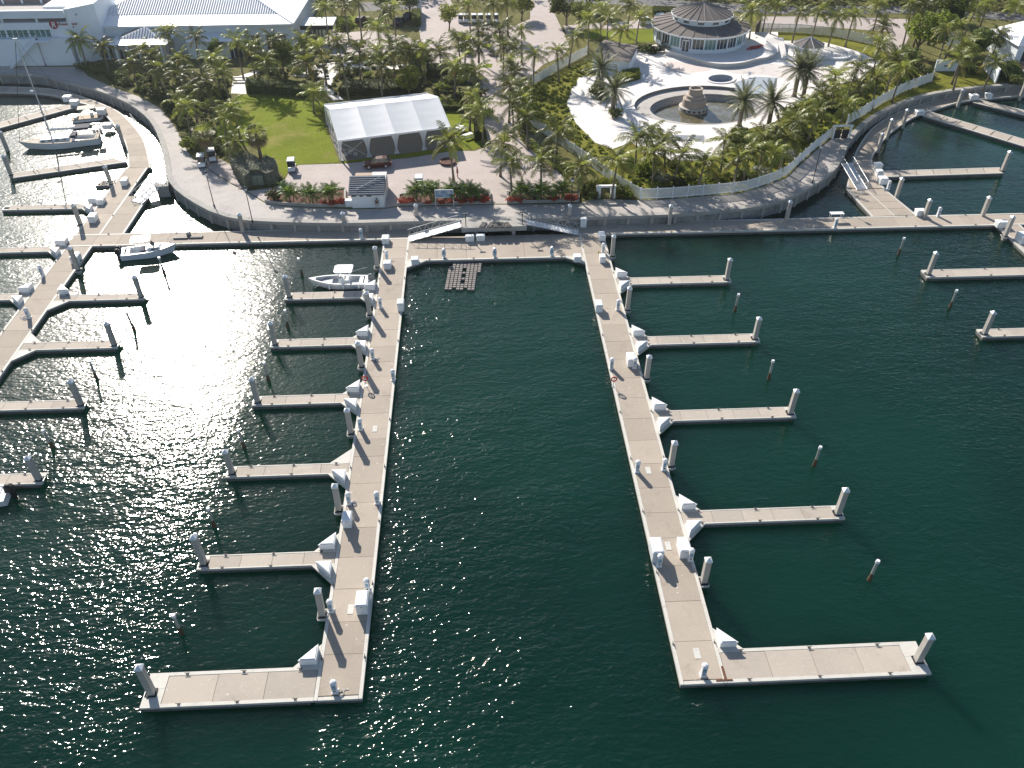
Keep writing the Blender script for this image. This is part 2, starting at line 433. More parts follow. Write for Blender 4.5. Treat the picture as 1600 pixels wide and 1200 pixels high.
# basin of the fountain and the round spa: real holes in the ground
basin_o = ell_px(1097, 165, 106, 31)
basin_i = ell_px(1102, 166, 86, 23.5)
spa_h = ell_px(1126, 124, 19.5, 6.2)
land = shore + [(900, 900), (900, 2600), (-900, 2600), (-900, 900)]
g = MB().sheet(land, LZ, [basin_o, spa_h])
n = len(shore)
for i in range(n - 1):
    a, b = shore[i], shore[i + 1]
    if -128 < a[0] < 140: continue                                   # the seawall stands there
    g.add([(a[0], a[1], -3), (b[0], b[1], -3), (b[0], b[1], LZ), (a[0], a[1], LZ)], [(0, 1, 2, 3)])
struct(g.build('ground', SOIL))

sw = thing('seawall', 'long grey concrete seawall with pilasters, following the curved edge of the promenade', 'seawall', (0, 0, 0))
vis = [Vector(p) for p in shore if -130 < p[0] < 145]
line = resample(vis, 3.5)
face = MB(); capm = None
for i, (a, b) in enumerate(zip(line, line[1:])):
    d = (b - a).normalized(); nn = Vector((d.y, -d.x)); L = (b - a).length
    # the platform of the gangways interrupts nothing: the cap runs on behind it
    q = [a + nn * 0.16 + d * 0.01, b + nn * 0.16 - d * 0.01, b - nn * 0.75 - d * 0.01, a - nn * 0.75 + d * 0.01]
    MB().prism([tuple(p) for p in q], LZ - 0.32, LZ + 0.14).build('cap_stone', SEAW, sw)
    c = a + nn * 0.1
    MB().box((c.x, c.y, 0.55), (0.42, 0.34, 2.1), atan2(d.y, d.x)).build('pilaster', SEAW, sw)
    q = [a + nn * 0.05, b + nn * 0.05, b - nn * 0.6, a - nn * 0.6]
    face.prism([tuple(p) for p in q], -2.0, LZ - 0.30)
face.build('wall_face', SEAF, sw)

zc = [LZ]


def ground_sheet(name, m, px, dz, holes=(), z=LZ):
    return struct(MB().sheet(W2(px, z), z + dz, holes).build(name, m))


# promenade strip along the quay
inner_px = [(0, 104), (121, 104.5), (128, 108), (137, 119), (175, 136), (217, 151), (250, 169), (270, 194), (282, 214), (297, 243)]
prom_px = [(0, 117), (66, 118), (81, 124), (105, 131), (144, 139), (180, 153), (201, 162), (225, 179), (240, 195), (252, 221), (258, 250), (263, 280), (275, 296), (300, 314), (335, 333), (370, 342), (400, 345), (437, 346), (500, 348), (562, 348), (637, 345), (825, 341), (910, 339), (975, 337), (1050, 335), (1125, 329), (1175, 324), (1200, 320), (1237, 308), (1275, 286), (1297, 272), (1310, 257), (1317, 244), (1324, 222)]
prom_in = [(1322, 205), (1300, 217), (1272, 238), (1247, 261), (1229, 278), (1200, 289), (1157, 302), (1087, 308), (1037, 312), (1000, 313), (965, 312), (925, 311), (905, 318), (792, 320), (768, 320), (622, 323), (605, 326), (548, 327), (500, 325), (440, 322), (413, 317), (385, 300), (362, 288), (330, 268), (300, 247)]
ground_sheet('promenade_paving', PROM, prom_px + prom_in + inner_px[::-1], 0.012)
# plaza, car park and avenue behind it
plaza_px = [(303, 252), (311, 248), (345, 249), (360, 258), (366, 272), (376, 289), (386, 299), (432, 293), (446, 280), (452, 268), (467, 258), (527, 256), (534, 256), (640, 247), (708, 236), (742, 236), (757, 231), (763, 224), (758, 200), (753, 165), (750, 130), (740, 116), (690, 113), (668, 112), (658, 66), (654, 40), (656, 0), (700, -6), (715, 20), (740, 38), (800, 42), (828, 30), (830, -5), (862, -5), (866, 20), (880, 50), (890, 72), (880, 88), (850, 100), (830, 118), (818, 150), (808, 185), (808, 205), (818, 225), (840, 243), (865, 262), (880, 276), (884, 298), (792, 299), (792, 318.5), (768, 318.5), (766, 296), (650, 300), (622, 306), (621, 321.5), (606, 324.5), (552, 325.5), (542, 322), (541, 297), (420, 300), (414, 315.5), (387, 299.5), (363, 287), (331, 267)]
ground_sheet('plaza_paving', PAVER, plaza_px, 0.024)
ground_sheet('lawn', GRASS, [(372, 147), (420, 149), (470, 154), (497, 160), (505, 190), (530, 254), (467, 257), (451, 266), (445, 278), (432, 262), (398, 228), (352, 226), (335, 215), (340, 195), (352, 172)], 0.02)
ground_sheet('tent_lawn', GRASS, [(498, 160), (690, 150), (716, 178), (745, 196), (757, 205), (760, 224), (740, 234), (706, 235), (640, 246), (533, 255)], 0.014)
ground_sheet('fence_grass', GRASSD, [(917, 92), (960, 96), (940, 118), (905, 121), (893, 141), (885, 163), (900, 194), (935, 226), (957, 234), (985, 224), (1010, 236), (1050, 252), (1100, 252), (1127, 242), (1152, 207), (1212, 192), (1252, 162), (1292, 137), (1342, 127), (1376, 98), (1420, 100), (1453, 126), (1375, 161), (1322, 196), (1295, 214), (1270, 236), (1245, 259), (1227, 276), (1200, 287), (1157, 300), (1087, 306), (1000, 311), (940, 277), (875, 226), (832, 198), (815, 180), (818, 150), (832, 134)], 0.016)
ground_sheet('quay_grass', GRASSD, [(1322, 205), (1342, 187), (1377, 164), (1414, 144), (1456, 130), (1470, 112), (1545, 112), (1556, 130), (1500, 138), (1462, 144), (1425, 153), (1385, 170), (1355, 188), (1338, 204), (1326, 216)], 0.018)
ground_sheet('pavilion_lawn', GRASSD, [(1180, 52), (1250, 52), (1300, 57), (1362, 70), (1400, 95), (1376, 98), (1340, 81), (1287, 67), (1180, 63)], 0.018)
ground_sheet('grass_strip', GRASS, [(915, 46), (1036, 46), (1036, 64), (975, 68), (915, 60)], 0.018)
ground_sheet('garden_lawn', GRASS, [(522, 25), (560, 24), (556, 44), (545, 48), (520, 46)], 0.018)
ground_sheet('round_island_lawn', GRASS, [(752, 68), (770, 69), (768, 76), (752, 76)], 0.032)
ground_sheet('round_island_grass', GRASS, [(750, 99), (770, 100), (768, 106), (750, 106)], 0.032)
ground_sheet('shore_road', ROADM, [(560, 4), (660, 2), (660, 14), (560, 18)], 0.016)
ground_sheet('back_road', ROADM, [(862, 4), (1000, 8), (1200, 22), (1420, 21), (1600, 33), (1700, 40), (1700, 28), (1600, 22), (1420, 10), (1200, 9), (1000, -3), (862, -4)], 0.02)
ground_sheet('back_plaza_paving', PAVER, [(880, 40), (935, 36), (1030, 30), (1036, 44), (915, 45), (888, 60)], 0.016)
ground_sheet('side_plaza_paving', PAVER, [(1190, 26), (1300, 26), (1418, 30), (1425, 48), (1410, 80), (1398, 92), (1362, 68), (1395, 50), (1300, 43), (1190, 44)], 0.026)
ground_sheet('garden_path', POOLD, [(455, 118), (470, 108), (500, 100), (560, 92), (600, 104), (640, 100), (640, 108), (560, 108), (530, 112), (520, 122), (518, 140), (538, 156), (520, 157), (505, 140), (508, 122), (480, 122)], 0.02)
ground_sheet('entrance_path', POOLD, [(395, 112), (402, 105), (420, 107), (384, 122), (385, 147), (361, 146), (364, 122)], 0.03)
ground_sheet('hotel_forecourt', PAVER, [(520, 52), (580, 48), (640, 60), (655, 70), (660, 80), (560, 85), (530, 90), (490, 78)], 0.012)
ground_sheet('house_path', POOLD, [(1575, 95), (1600, 96), (1640, 110), (1640, 130), (1600, 128), (1590, 110)], 0.016)

# ------------------------------------------------------------------ floating docks
def slab_run(parent, x0, x1, y0, y1, along, pitch, m, name='deck_slab', cuts=None):
    a0, a1 = (y0, y1) if along == 'y' else (x0, x1)
    if cuts is None:
        k = max(1, round((a1 - a0) / pitch)); cuts = [a0 + (a1 - a0) * i / k for i in range(k + 1)]
    for s0, s1 in zip(cuts, cuts[1:]):
        q = (x0, x1, s0 + 0.016, s1 - 0.016) if along == 'y' else (s0 + 0.016, s1 - 0.016, y0, y1)
        dz = random.uniform(-0.006, 0.006)
        MB().bbox(*q, DECK - 0.12, DECK + dz).build(name, m, parent)


def cleat_mesh():
    c = MB(); c.box((0, 0, 0.02), (0.12, 0.2, 0.04)); c.cyl((0, -0.05, 0.03), (0, -0.05, 0.13), 0.025, n=6); c.cyl((0, 0.05, 0.03), (0, 0.05, 0.13), 0.025, n=6)
    c.cyl((0, -0.2, 0.15), (0, 0.2, 0.15), 0.028, n=6)
    return mesh_of(c, 'cleat', mat('dull_iron', (0.12, 0.115, 0.11), 0.6, 0.2, 4, 15))


CLEAT = cleat_mesh()


def cleat(parent, x, y, rz=0.0): link_mesh('cleat', CLEAT, parent, (x, y, DECK + 0.01), (0, 0, rz), (1.05, 1.05, 1.05))


def rect_dock(name, label, cat, x0, x1, y0, y1, along, pitch, m=CONC, ew=0.3, sides=(1, 1), ends=(0, 0), cuts=None, cleats=0):
    """floating dock: dark float body, tan slabs, painted timber walers along its sides"""
    t = thing(name, label, cat)
    MB().bbox(x0 + 0.05, x1 - 0.05, y0 + 0.05, y1 - 0.05, -0.35, DECK - 0.13).build('float_body', FLOATM, t)
    e0, e1 = (ew if sides[0] else 0.0), (ew if sides[1] else 0.0)
    f0, f1 = (ew if ends[0] else 0.0), (ew if ends[1] else 0.0)
    if along == 'y':
        slab_run(t, x0 + e0, x1 - e1, y0 + f0, y1 - f1, 'y', pitch, m, cuts=cuts)
        st = [(x0, x0 + e0 - 0.015, y0, y1)] * bool(e0) + [(x1 - e1 + 0.015, x1, y0, y1)] * bool(e1)
        st += [(x0 + e0, x1 - e1, y0, y0 + f0 - 0.015)] * bool(f0) + [(x0 + e0, x1 - e1, y1 - f1 + 0.015, y1)] * bool(f1)
    else:
        slab_run(t, x0 + f0, x1 - f1, y0 + e0, y1 - e1, 'x', pitch, m, cuts=cuts)
        st = [(x0, x1, y0, y0 + e0 - 0.015)] * bool(e0) + [(x0, x1, y1 - e1 + 0.015, y1)] * bool(e1)
        st += [(x0, x0 + f0 - 0.015, y0 + e0, y1 - e1)] * bool(f0) + [(x1 - f1 + 0.015, x1, y0 + e0, y1 - e1)] * bool(f1)
    for (a, b, c, d) in st:
        # walers are bolted on in lengths
        L = max(b - a, d - c); k = max(1, round(L / 7.0))
        for i in range(k):
            if d - c >= b - a: q = (a, b, c + (d - c) * i / k + 0.01, c + (d - c) * (i + 1) / k - 0.01)
            else: q = (a + (b - a) * i / k + 0.01, a + (b - a) * (i + 1) / k - 0.01, c, d)
            MB().bbox(*q, DECK - 0.24, DECK + 0.025 + random.uniform(-0.008, 0.008)).build('waler', EDGE, t)
    if cleats:
        if along == 'y':
            k = max(1, int((y1 - y0) / cleats))
            for i in range(k):
                yy = y0 + (i + 0.5) * (y1 - y0) / k
                if e0: cleat(t, x0 + e0 * 0.5, yy)
                if e1: cleat(t, x1 - e1 * 0.5, yy)
        else:
            k = max(1, int((x1 - x0) / cleats))
            for i in range(k):
                xx = x0 + (i + 0.5) * (x1 - x0) / k
                if e0: cleat(t, xx, y0 + e0 * 0.5, pi / 2)
                if e1: cleat(t, xx, y1 - e1 * 0.5, pi / 2)
    return t


RX0, RX1, LX0, LX1, WX0, WX1 = 14.54, 18.2, -13.5, -9.83, -58.3, -54.6
CY0, CY1 = 103.85, 107.35
cuts_r = [33.37, 36.76, 40.6, 44.3, 47.45, 50.5, 53.7, 57.0, 60.4, 63.8, 67.2, 70.7, 74.2, 77.7, 81.2, 84.7, 88.2, 91.7, 95.2, 98.6, 102.0, CY0 - 0.02]
cuts_l = [33.37, 36.9, 39.9, 43.2, 46.6, 50.0, 53.1, 55.6, 59.35, 61.95, 65.95, 68.85, 72.3, 75.0, 78.0, 81.4, 84.8, 88.2, 91.6, 95.0, 98.4, 101.4, CY0 - 0.02]
PIERS = {}
PIERS['r'] = rect_dock('floating_pier', 'right main pier: long concrete pier right of the central channel, L-shaped at its end', 'pier', RX0, RX1, 33.0, CY0, 'y', 3.4, ends=(1, 0), cuts=cuts_r, cleats=6.5)
PIERS['l'] = rect_dock('floating_pier', 'left main pier: long concrete pier left of the central channel, L-shaped at its end', 'pier', LX0, LX1, 33.0, CY0, 'y', 3.4, ends=(1, 0), cuts=cuts_l, cleats=6.5)
PIERS['w'] = rect_dock('floating_pier', 'glare-lit concrete pier running off the left edge of the picture', 'pier', WX0, WX1, 22.0, CY0, 'y', 3.4, cleats=8)
PIERS['e'] = rect_dock('floating_pier', 'concrete pier leaving the picture at the right edge beside the two cut-off finger docks', 'pier', 76.4, 80.0, 40.0, CY0, 'y', 3.4, cleats=8)
rect_dock('dock_walkway', 'concrete walkway under the seawall from the glare-lit pier to the left channel pier', 'dock', WX0, LX1, CY0, CY1, 'x', 3.4, cleats=9)
rect_dock('dock_walkway', 'concrete walkway under the seawall right of the gangway platform, running to the right edge', 'dock', RX0, 96.0, CY0, CY1, 'x', 3.4, cleats=9)
rect_dock('dock_platform', 'wide concrete float under the twin gangways at the head of the central channel', 'dock', LX1, RX0, 97.65, 104.2, 'x', 4.0, sides=(1, 0), cleats=5, ew=0.3)
for sx, xx in ((1, LX1), (-1, RX0)):                                # corner fillets of the channel head
    t = thing('corner_float', 'triangular white corner float at the %s end of the channel head' % ('left' if sx > 0 else 'right'), 'dock')
    p = [(xx + sx * 0.01, 97.62), (xx + sx * 2.6, 97.62), (xx + sx * 0.01, 95.9)]
    MB().prism(p, DECK - 0.2, DECK + 0.01).build('top_plate', EDGE, t)
    MB().prism([(xx + sx * 0.05, 97.6), (xx + sx * 2.4, 97.6), (xx + sx * 0.05, 96.1)], -0.3, DECK - 0.21).build('float_body', FLOATM, t)
# the far-left pier goes on behind the walkway, then bends into the curved boardwalk along the quay
rect_dock('dock_walkway', 'straight concrete walkway between the glare-lit pier and the left boardwalk bend', 'dock', WX0, WX1, CY1 + 0.02, 130.0, 'y', 3.4, cleats=9)
rect_dock('landing_float', 'concrete landing float at the foot of the small left gangway', 'dock', WX1 + 0.02, -51.3, CY1 + 0.02, 119.5, 'y', 3.2, sides=(0, 1))


def ribbon_dock(name, label, left_px, right_px, m, nseg):
    """curved dock between two edges surveyed at deck height"""
    t = thing(name, label, 'dock')
    a = resample([tuple(p) for p in smooth_line([W(x, y, DECK)[:2] for x, y in left_px], 2)], 0.5)
    b = resample([tuple(p) for p in smooth_line([W(x, y, DECK)[:2] for x, y in right_px], 2)], 0.5)
    pa = [a[round(i * (len(a) - 1) / nseg)] for i in range(nseg + 1)]; pb = [b[round(i * (len(b) - 1) / nseg)] for i in range(nseg + 1)]
    for i in range(nseg):
        A0, A1, B0, B1 = pa[i], pa[i + 1], pb[i], pb[i + 1]
        f = 0.02 / max(0.5, (A1 - A0).length)
        A0, A1 = A0.lerp(A1, f), A1.lerp(A0, f); B0, B1 = B0.lerp(B1, f), B1.lerp(B0, f)
        w = 0.3 / (A0 - B0).length
        i0, i1, j0, j1 = A0.lerp(B0, w), A1.lerp(B1, w), B0.lerp(A0, w), B1.lerp(A1, w)
        MB().prism([tuple(i0), tuple(i1), tuple(j1), tuple(j0)], DECK - 0.15, DECK + random.uniform(-0.006, 0.006)).build('deck_slab', m, t)
        for p, q in ((A0.lerp(B0, 0.0), A1), (B0, B1)):
            o = (i0, i1) if p == A0 else (j0, j1)
            w2 = 0.05
            MB().prism([tuple(p), tuple(q), tuple(o[1].lerp(q, w2)), tuple(o[0].lerp(p, w2))], DECK - 0.25, DECK + 0.025).build('waler', EDGE, t)
    body = [tuple(p.lerp(q, 0.03)) for p, q in zip(pa, pb)] + [tuple(q.lerp(p, 0.03)) for p, q in zip(pa, pb)][::-1]
    MB().prism(body, -0.3, DECK - 0.26).build('float_body', FLOATM, t)
    return t


ribbon_dock('boardwalk', 'curved floating boardwalk along the quay behind the sailing yacht', [(200, 262), (199, 240), (195, 222), (185, 206), (170, 185), (150, 167), (107, 156), (75, 146), (0, 144), (-150, 144)], [(236, 262), (232, 240), (226, 218), (215, 203), (200, 186), (185, 173), (160, 162), (120, 147), (78, 137), (0, 135), (-150, 134)], CONC, 30)
ribbon_dock('boardwalk', 'curved floating boardwalk below the seawall by the right-hand slips', [(1382, 294), (1372, 280), (1365, 262), (1361, 247), (1372, 232), (1385, 212), (1411, 193), (1432, 180), (1465, 170), (1500, 158), (1545, 154), (1587, 150), (1680, 145)], [(1322, 294), (1330, 262), (1333, 250), (1337, 236), (1347, 219), (1361, 200), (1388, 182), (1425, 166), (1475, 153), (1550, 145), (1600, 141), (1690, 136)], CONC, 28)
# sloping landing from the small right gangway down to the walkway
t = thing('landing_float', 'wide concrete landing between the right gangway and the walkway, split by a white strip', 'dock')
lp = W2([(1322, 295), (1382, 295), (1432, 335.5), (1362, 338)], DECK)
MB().prism(lp, -0.3, DECK - 0.14).build('float_body', FLOATM, t)
for i, (u0, u1) in enumerate(((0.05, 0.48), (0.52, 0.95))):
    P = [Vector(p) for p in lp]
    for k in range(4):
        v0, v1 = k / 4 + 0.004, (k + 1) / 4 - 0.004
        def uv(u, v): return tuple((P[0].lerp(P[1], u)).lerp(P[3].lerp(P[2], u), v))
        MB().prism([uv(u0, v0), uv(u1, v0), uv(u1, v1), uv(u0, v1)], DECK - 0.13, DECK + 0.002).build('deck_slab', CONC, t)
for u0, u1 in ((0.0, 0.045), (0.485, 0.515), (0.955, 1.0)):
    MB().prism([uv(u0, 0.0), uv(u1, 0.0), uv(u1, 1.0), uv(u0, 1.0)], DECK - 0.2, DECK + 0.02).build('waler', EDGE, t)


def gusset(parent, xr, s, ya, up, leg=2.0):
    k = 1 if up else -1
    MB().prism([(xr + s * 0.02, ya + k * 0.01), (xr + s * leg, ya + k * 0.01), (xr + s * 0.02, ya + k * leg)], DECK - 0.2, DECK + 0.012).build('gusset_plate', EDGE, parent)
    MB().prism([(xr + s * 0.05, ya + k * 0.02), (xr + s * (leg - 0.3), ya + k * 0.02), (xr + s * 0.05, ya + k * (leg - 0.3))], -0.3, DECK - 0.21).build('gusset_float', FLOATM, parent)


def finger(label, xr, s, length, y0, y1, wide=False, gus=(1, 1)):
    """finger dock springing from a pier edge at xr, towards s"""
    t = thing('finger_dock', label, 'dock', group='finger docks of the marina')
    xa, xb = sorted((xr + s * 0.02, xr + s * length)); w = 0.3 if wide else 0.13
    plate = 1.5 if wide else 0.9
    MB().bbox(xa + 0.04, xb - 0.3, y0 + 0.04, y1 - 0.04, -0.35, DECK - 0.14).build('float_body', FLOATM, t)
    ia, ib = (xa, xb - plate) if s > 0 else (xa + plate, xb)
    slab_run(t, ia + 0.01, ib - 0.01, y0 + w, y1 - w, 'x', 3.5 if wide else 2.9, CONCL)
    for (c, d) in ((y0, y0 + w - 0.012), (y1 - w + 0.012, y1)):
        MB().bbox(ia, ib, c, d, DECK - 0.24, DECK + 0.02).build('waler', EDGE, t)
    # end plate, notched for the pile that guides the dock
    pa, pb = (xb - plate + 0.012, xb) if s > 0 else (xa, xa + plate - 0.012)
    ym = y0 + (y1 - y0) * 0.42; hw = 0.36
    for q in ((pa, pb, y0, ym - hw), (pa, pb, ym + hw, y1)):
        MB().bbox(*q, DECK - 0.2, DECK + 0.014).build('end_plate', EDGE, t)
    if s > 0: q = (pa, pa + plate - 0.86, ym - hw + 0.01, ym + hw - 0.01)
    else: q = (pb - plate + 0.86, pb, ym - hw + 0.01, ym + hw - 0.01)
    if plate > 1.0: MB().bbox(*q, DECK - 0.2, DECK + 0.012).build('end_plate', EDGE, t)
    k = (xb - 0.06, xb) if s > 0 else (xa, xa + 0.06)
    MB().bbox(k[0], k[1], ym - hw + 0.01, ym + hw - 0.01, DECK - 0.18, DECK - 0.02).build('pile_guide', METAL, t)
    for i in range(3):
        xx = ia + (ib - ia) * (0.12 + 0.38 * i)
        for yy in (y0 + w * 0.6, y1 - w * 0.6): cleat(t, xx, yy, pi / 2)
    if gus[0]: gusset(t, xr, s, y1, True)
    if gus[1]: gusset(t, xr, s, y0, False)
    return (xr + s * (length - 0.5), ym)


# square piles with white pyramid caps
def pile_parts(h, below=1.4, w=0.5):
    a = MB().box((0, 0, (h - below) / 2), (w, w, h + below))
    b = MB(); b.box((0, 0, h + 0.06), (w + 0.08, w + 0.08, 0.12)); b.taper((0, 0, h + 0.12), (w + 0.08, w + 0.08), (0.03, 0.03), 0.26)
    c = MB()
    for i in range(4):
        r = (w / 2 + 0.07); a0 = i * pi / 2
        c.box((r * cos(a0), r * sin(a0), 0.05), (0.09, w + 0.2, 0.1), a0)
    return mesh_of(a, 'shaft', PILE), mesh_of(b, 'cap', WHITE), mesh_of(c, 'guide_collar', DARKM)


PILES = [pile_parts(h) for h in (2.75, 3.0, 3.25)]


def pile(x, y, label, h=None, collar=True):
    k = 1 if h is None else min(range(3), key=lambda i: abs((2.75, 3.0, 3.25)[i] - h))
    t = thing('mooring_pile', label, 'pile', (x, y, DECK), group='square concrete piles')
    t.rotation_euler = (random.gauss(0, 0.009), random.gauss(0, 0.009), random.gauss(0, 0.03)); t.scale = (1, 1, random.uniform(0.93, 1.07))
    link_mesh('shaft', PILES[k][0], t); link_mesh('cap', PILES[k][1], t)
    if collar: link_mesh('guide_collar', PILES[k][2], t)
    return t


def side_pile(x, y, s, label, h=3.0):
    t = pile(x, y, label, h)
    m = MB()
    m.bbox(-s * 0.62 if s > 0 else 0.34, -0.34 if s > 0 else 0.62, -0.55, -0.42, -0.12, 0.0); m.bbox(-0.62 if s > 0 else 0.34, -0.34 if s > 0 else 0.62, 0.42, 0.55, -0.12, 0.0)
    m.bbox(-0.36, 0.36, -0.55, -0.42, -0.12, -0.001); m.bbox(-0.36, 0.36, 0.42, 0.55, -0.12, -0.001); m.bbox(0.36 * s - 0.06, 0.36 * s + 0.06, -0.42, 0.42, -0.12, -0.001)
    m.build('pile_bracket', EDGE, t)
    return t


# triangular dock boxes that stand on the gussets
def tri_box_mesh(s, k, leg=1.35, h=0.72):
    p = [(0, 0), (s * leg, 0), (0, k * leg)]
    a = MB().prism(p, 0, h - 0.16)
    c = Vector((s * leg / 3, k * leg / 3))
    big = [tuple(c + (Vector(q) - c) * 1.05) for q in p]; sm = [tuple(c + (Vector(q) - c) * 0.86) for q in p]
    b = MB().prism(big, h - 0.155, h - 0.02); b.prism(sm, h - 0.019, h + 0.05)
    return mesh_of(a, 'body', WHITE), mesh_of(b, 'lid', WHITE)


TRI = {(s, k): tri_box_mesh(s, k) for s in (-1, 1) for k in (-1, 1)}


def tri_box(xr, s, ya, k, label):
    t = thing('corner_dock_box', label, 'dock box', (xr + s * 0.16, ya + k * 0.16, DECK + 0.02), group='triangular dock boxes')
    link_mesh('body', TRI[(s, k)][0], t); link_mesh('lid', TRI[(s, k)][1], t)


yr = [(33.0, 35.9), (48.95, 50.6), (63.2, 64.9), (76.8, 78.5), (90.2, 91.9)]
yl = [(33.0, 35.9), (45.85, 47.4), (57.05, 58.55), (67.85, 69.4), (78.45, 80.0), (88.7, 90.3)]


def pier_fingers(who, xr, s, ys, lens, skip):
    for i, (a, b) in enumerate(ys):
        nm = "the %s main pier's %s" % (who, 'wide end dock' if i == 0 else ORD[i] + ' finger from open water')
        px_, py_ = finger('wide L-shaped end dock at the open-water end of the %s main pier' % who if i == 0 else '%s finger dock from the open water on the %s main pier' % (ORD[i], who), xr, s, lens[i], a, b, wide=(i == 0), gus=(1, i > 0))
        pile(px_ - (0.1 * s if i == 0 else 0), py_, 'capped square pile at the tip of ' + nm, 3.25 if i < 2 else 3.0)
        if i != skip: tri_box(xr, s, b, 1, 'white triangular box, shoreward corner of ' + nm)
        if i: tri_box(xr, s, a, -1, 'white triangular box, seaward corner of ' + nm)


pier_fingers('right', RX1, 1, yr, (16.1, 15.2, 15.2, 15.2, 15.2), -1)
pier_fingers('left', LX0, -1, yl, (13.0, 12.0, 12.0, 11.6, 11.6, 11.6), 2)
for i, y in enumerate((42.5, 56.7, 70.6, 84.4, 97.7)):
    side_pile(RX1 + 0.36, y, 1, 'square pile on the outer edge of the right main pier, %s from open water' % ORD[i], 3.0)
for i, y in enumerate((40.7, 52.3, 63.0, 74.3, 84.9, 96.3)):
    side_pile(LX0 - 0.36, y, -1, 'square pile on the outer edge of the left main pier, %s from open water' % ORD[i], 3.0)
yw = [(57.05, 58.55), (68.3, 69.75), (79.2, 80.75), (89.7, 91.1)]
for i, (a, b) in enumerate(yw):
    where = ['half-cut finger dock at the left picture edge beside the motorboat stern', 'lowest full-width finger dock reaching in from the left picture edge', 'middle finger dock reaching right from the glare-lit left pier', 'topmost finger dock reaching right from the glare-lit left pier'][i]
    px_, py_ = finger(where, WX1, 1, 11.4, a, b)
    pile(px_, py_, 'square pile in the glare at the tip of the ' + ['cut-off', 'lowest full', 'middle', 'topmost'][i] + ' left-edge finger dock', 3.0)
    if i > 2: tri_box(WX1, 1, b, 1, 'white triangular box at the root of the glare-lit pier\'s topmost finger dock')
for i, (y0_, y1_, L) in enumerate(((90.3, 91.8, 12), (102.6, 104.0, 12), (115.6, 117.1, 14))):
    px_, py_ = finger('finger dock on the outer side of the glare-lit pier, %s from the bottom' % ORD[i], WX0, -1, L, y0_, y1_)
    for k in (1, -1): tri_box(WX0, -1, y1_ if k > 0 else y0_, k, 'white triangular box, %s corner of the glare-lit pier\'s %s outer finger dock' % ('upper' if k > 0 else 'lower', ORD[i]))
side_pile(WX1 + 0.36, 97.4, 1, 'dark pile beside the white box on the glare-lit pier, below the walkway')
side_pile(WX0 - 0.36, 110.5, -1, 'square pile on the glare-lit pier just above the cross walkway')
side_pile(WX0 - 0.36, 124.0, -1, 'square pile on the left walkway beside the grey floats')
for i, (a, b) in enumerate(((90.1, 92.0), (76.5, 78.1))):
    px_, py_ = finger('finger dock entering from the right picture edge, the %s of two' % ('upper' if i == 0 else 'lower'), 76.4, -1, 16.6 if i == 0 else 15.9, a, b)
    pile(px_, py_, 'square white-capped pile on the tip of the %s finger dock at the right picture edge' % ('upper' if i == 0 else 'lower'))
side_pile(76.0, 100.6, -1, 'white square pile cut by the right picture edge below the walkway', 2.9)


def free_finger(label, pts, tip=None, tiplabel=None):
    t = thing('finger_dock', label, 'dock', group='finger docks of the marina')
    P = [Vector(p) for p in W2(pts, DECK)]
    MB().prism([tuple(p) for p in P], -0.3, DECK - 0.14).build('float_body', FLOATM, t)
    c = sum(P, Vector((0, 0))) / 4
    k = max(2, round((P[1] - P[0]).length / 3.0))
    for i in range(k):
        def uv(u, v): return tuple(P[0].lerp(P[1], u).lerp(P[3].lerp(P[2], u), v))
        u0, u1 = i / k + 0.004, (i + 1) / k - 0.004
        MB().prism([uv(u0, 0.1), uv(u1, 0.1), uv(u1, 0.9), uv(u0, 0.9)], DECK - 0.13, DECK).build('deck_slab', CONCL, t)
    for v0, v1 in ((0, 0.09), (0.91, 1)):
        MB().prism([uv(0, v0), uv(1, v0), uv(1, v1), uv(0, v1)], DECK - 0.2, DECK + 0.02).build('waler', EDGE, t)
    if tip: pile(*W(*tip, DECK)[:2], tiplabel)


free_finger('long finger dock with the far pile, below the curved boardwalk at upper right', [(1378, 267), (1562, 261.5), (1567, 270.5), (1380, 276.5)], (1566, 267), 'square pile at the far end of the long finger dock below the curved boardwalk')
free_finger('slanting finger dock running to the right edge from the bend of the boardwalk', [(1452, 174), (1640, 229), (1630, 238), (1442, 181)])
free_finger('slanting finger dock farthest up at the right edge', [(1532, 156), (1660, 186), (1655, 194), (1520, 160)])
free_finger('narrow finger dock above the sailing yacht at the left edge', [(-40, 202), (109, 161.5), (124, 166), (-40, 211)])
free_finger('narrow finger dock below the sailing yacht', [(18, 271), (178, 247), (198, 253), (20, 278)], (17, 273), 'dark square pile at the outer tip of the finger dock below the yacht')
for px_, lab in (((192, 223), 'square pile at the boardwalk edge beside the yacht stern'), ((10, 231), 'square pile at the left edge near the yacht bow'), ((380, 362), 'square pile on the left walkway below the tall black lamp post'), ((539, 360), 'square pile by the seawall in front of the kiosk'), ((652, 350), 'square pile behind the left gangway'), ((889, 350), 'square pile behind the right gangway'), ((1045, 350), 'lone square pile on the right walkway below the white corner fence'), ((1229, 343), 'square pile on the walkway beside the enclosed dark water'), ((1444, 340), 'square pile on the walkway at the foot of the landing, beside the white box'), ((1535, 337), 'rightmost square pile on the upper walkway'), ((1401, 306), 'square pile at the edge of the landing float'), ((1411, 195), 'upper of three square piles on the curved boardwalk'), ((1386, 213), 'middle of three square piles on the curved boardwalk'), ((1372, 233), 'lower of three square piles on the curved boardwalk'), ((1497, 163), 'square pile where the highest slips begin at upper right'), ((1594, 152), 'square pile at the far upper right picture edge')):
    x_, y_ = W(*px_, DECK)[:2]
    pile(x_, y_, lab, 2.75, collar=False)

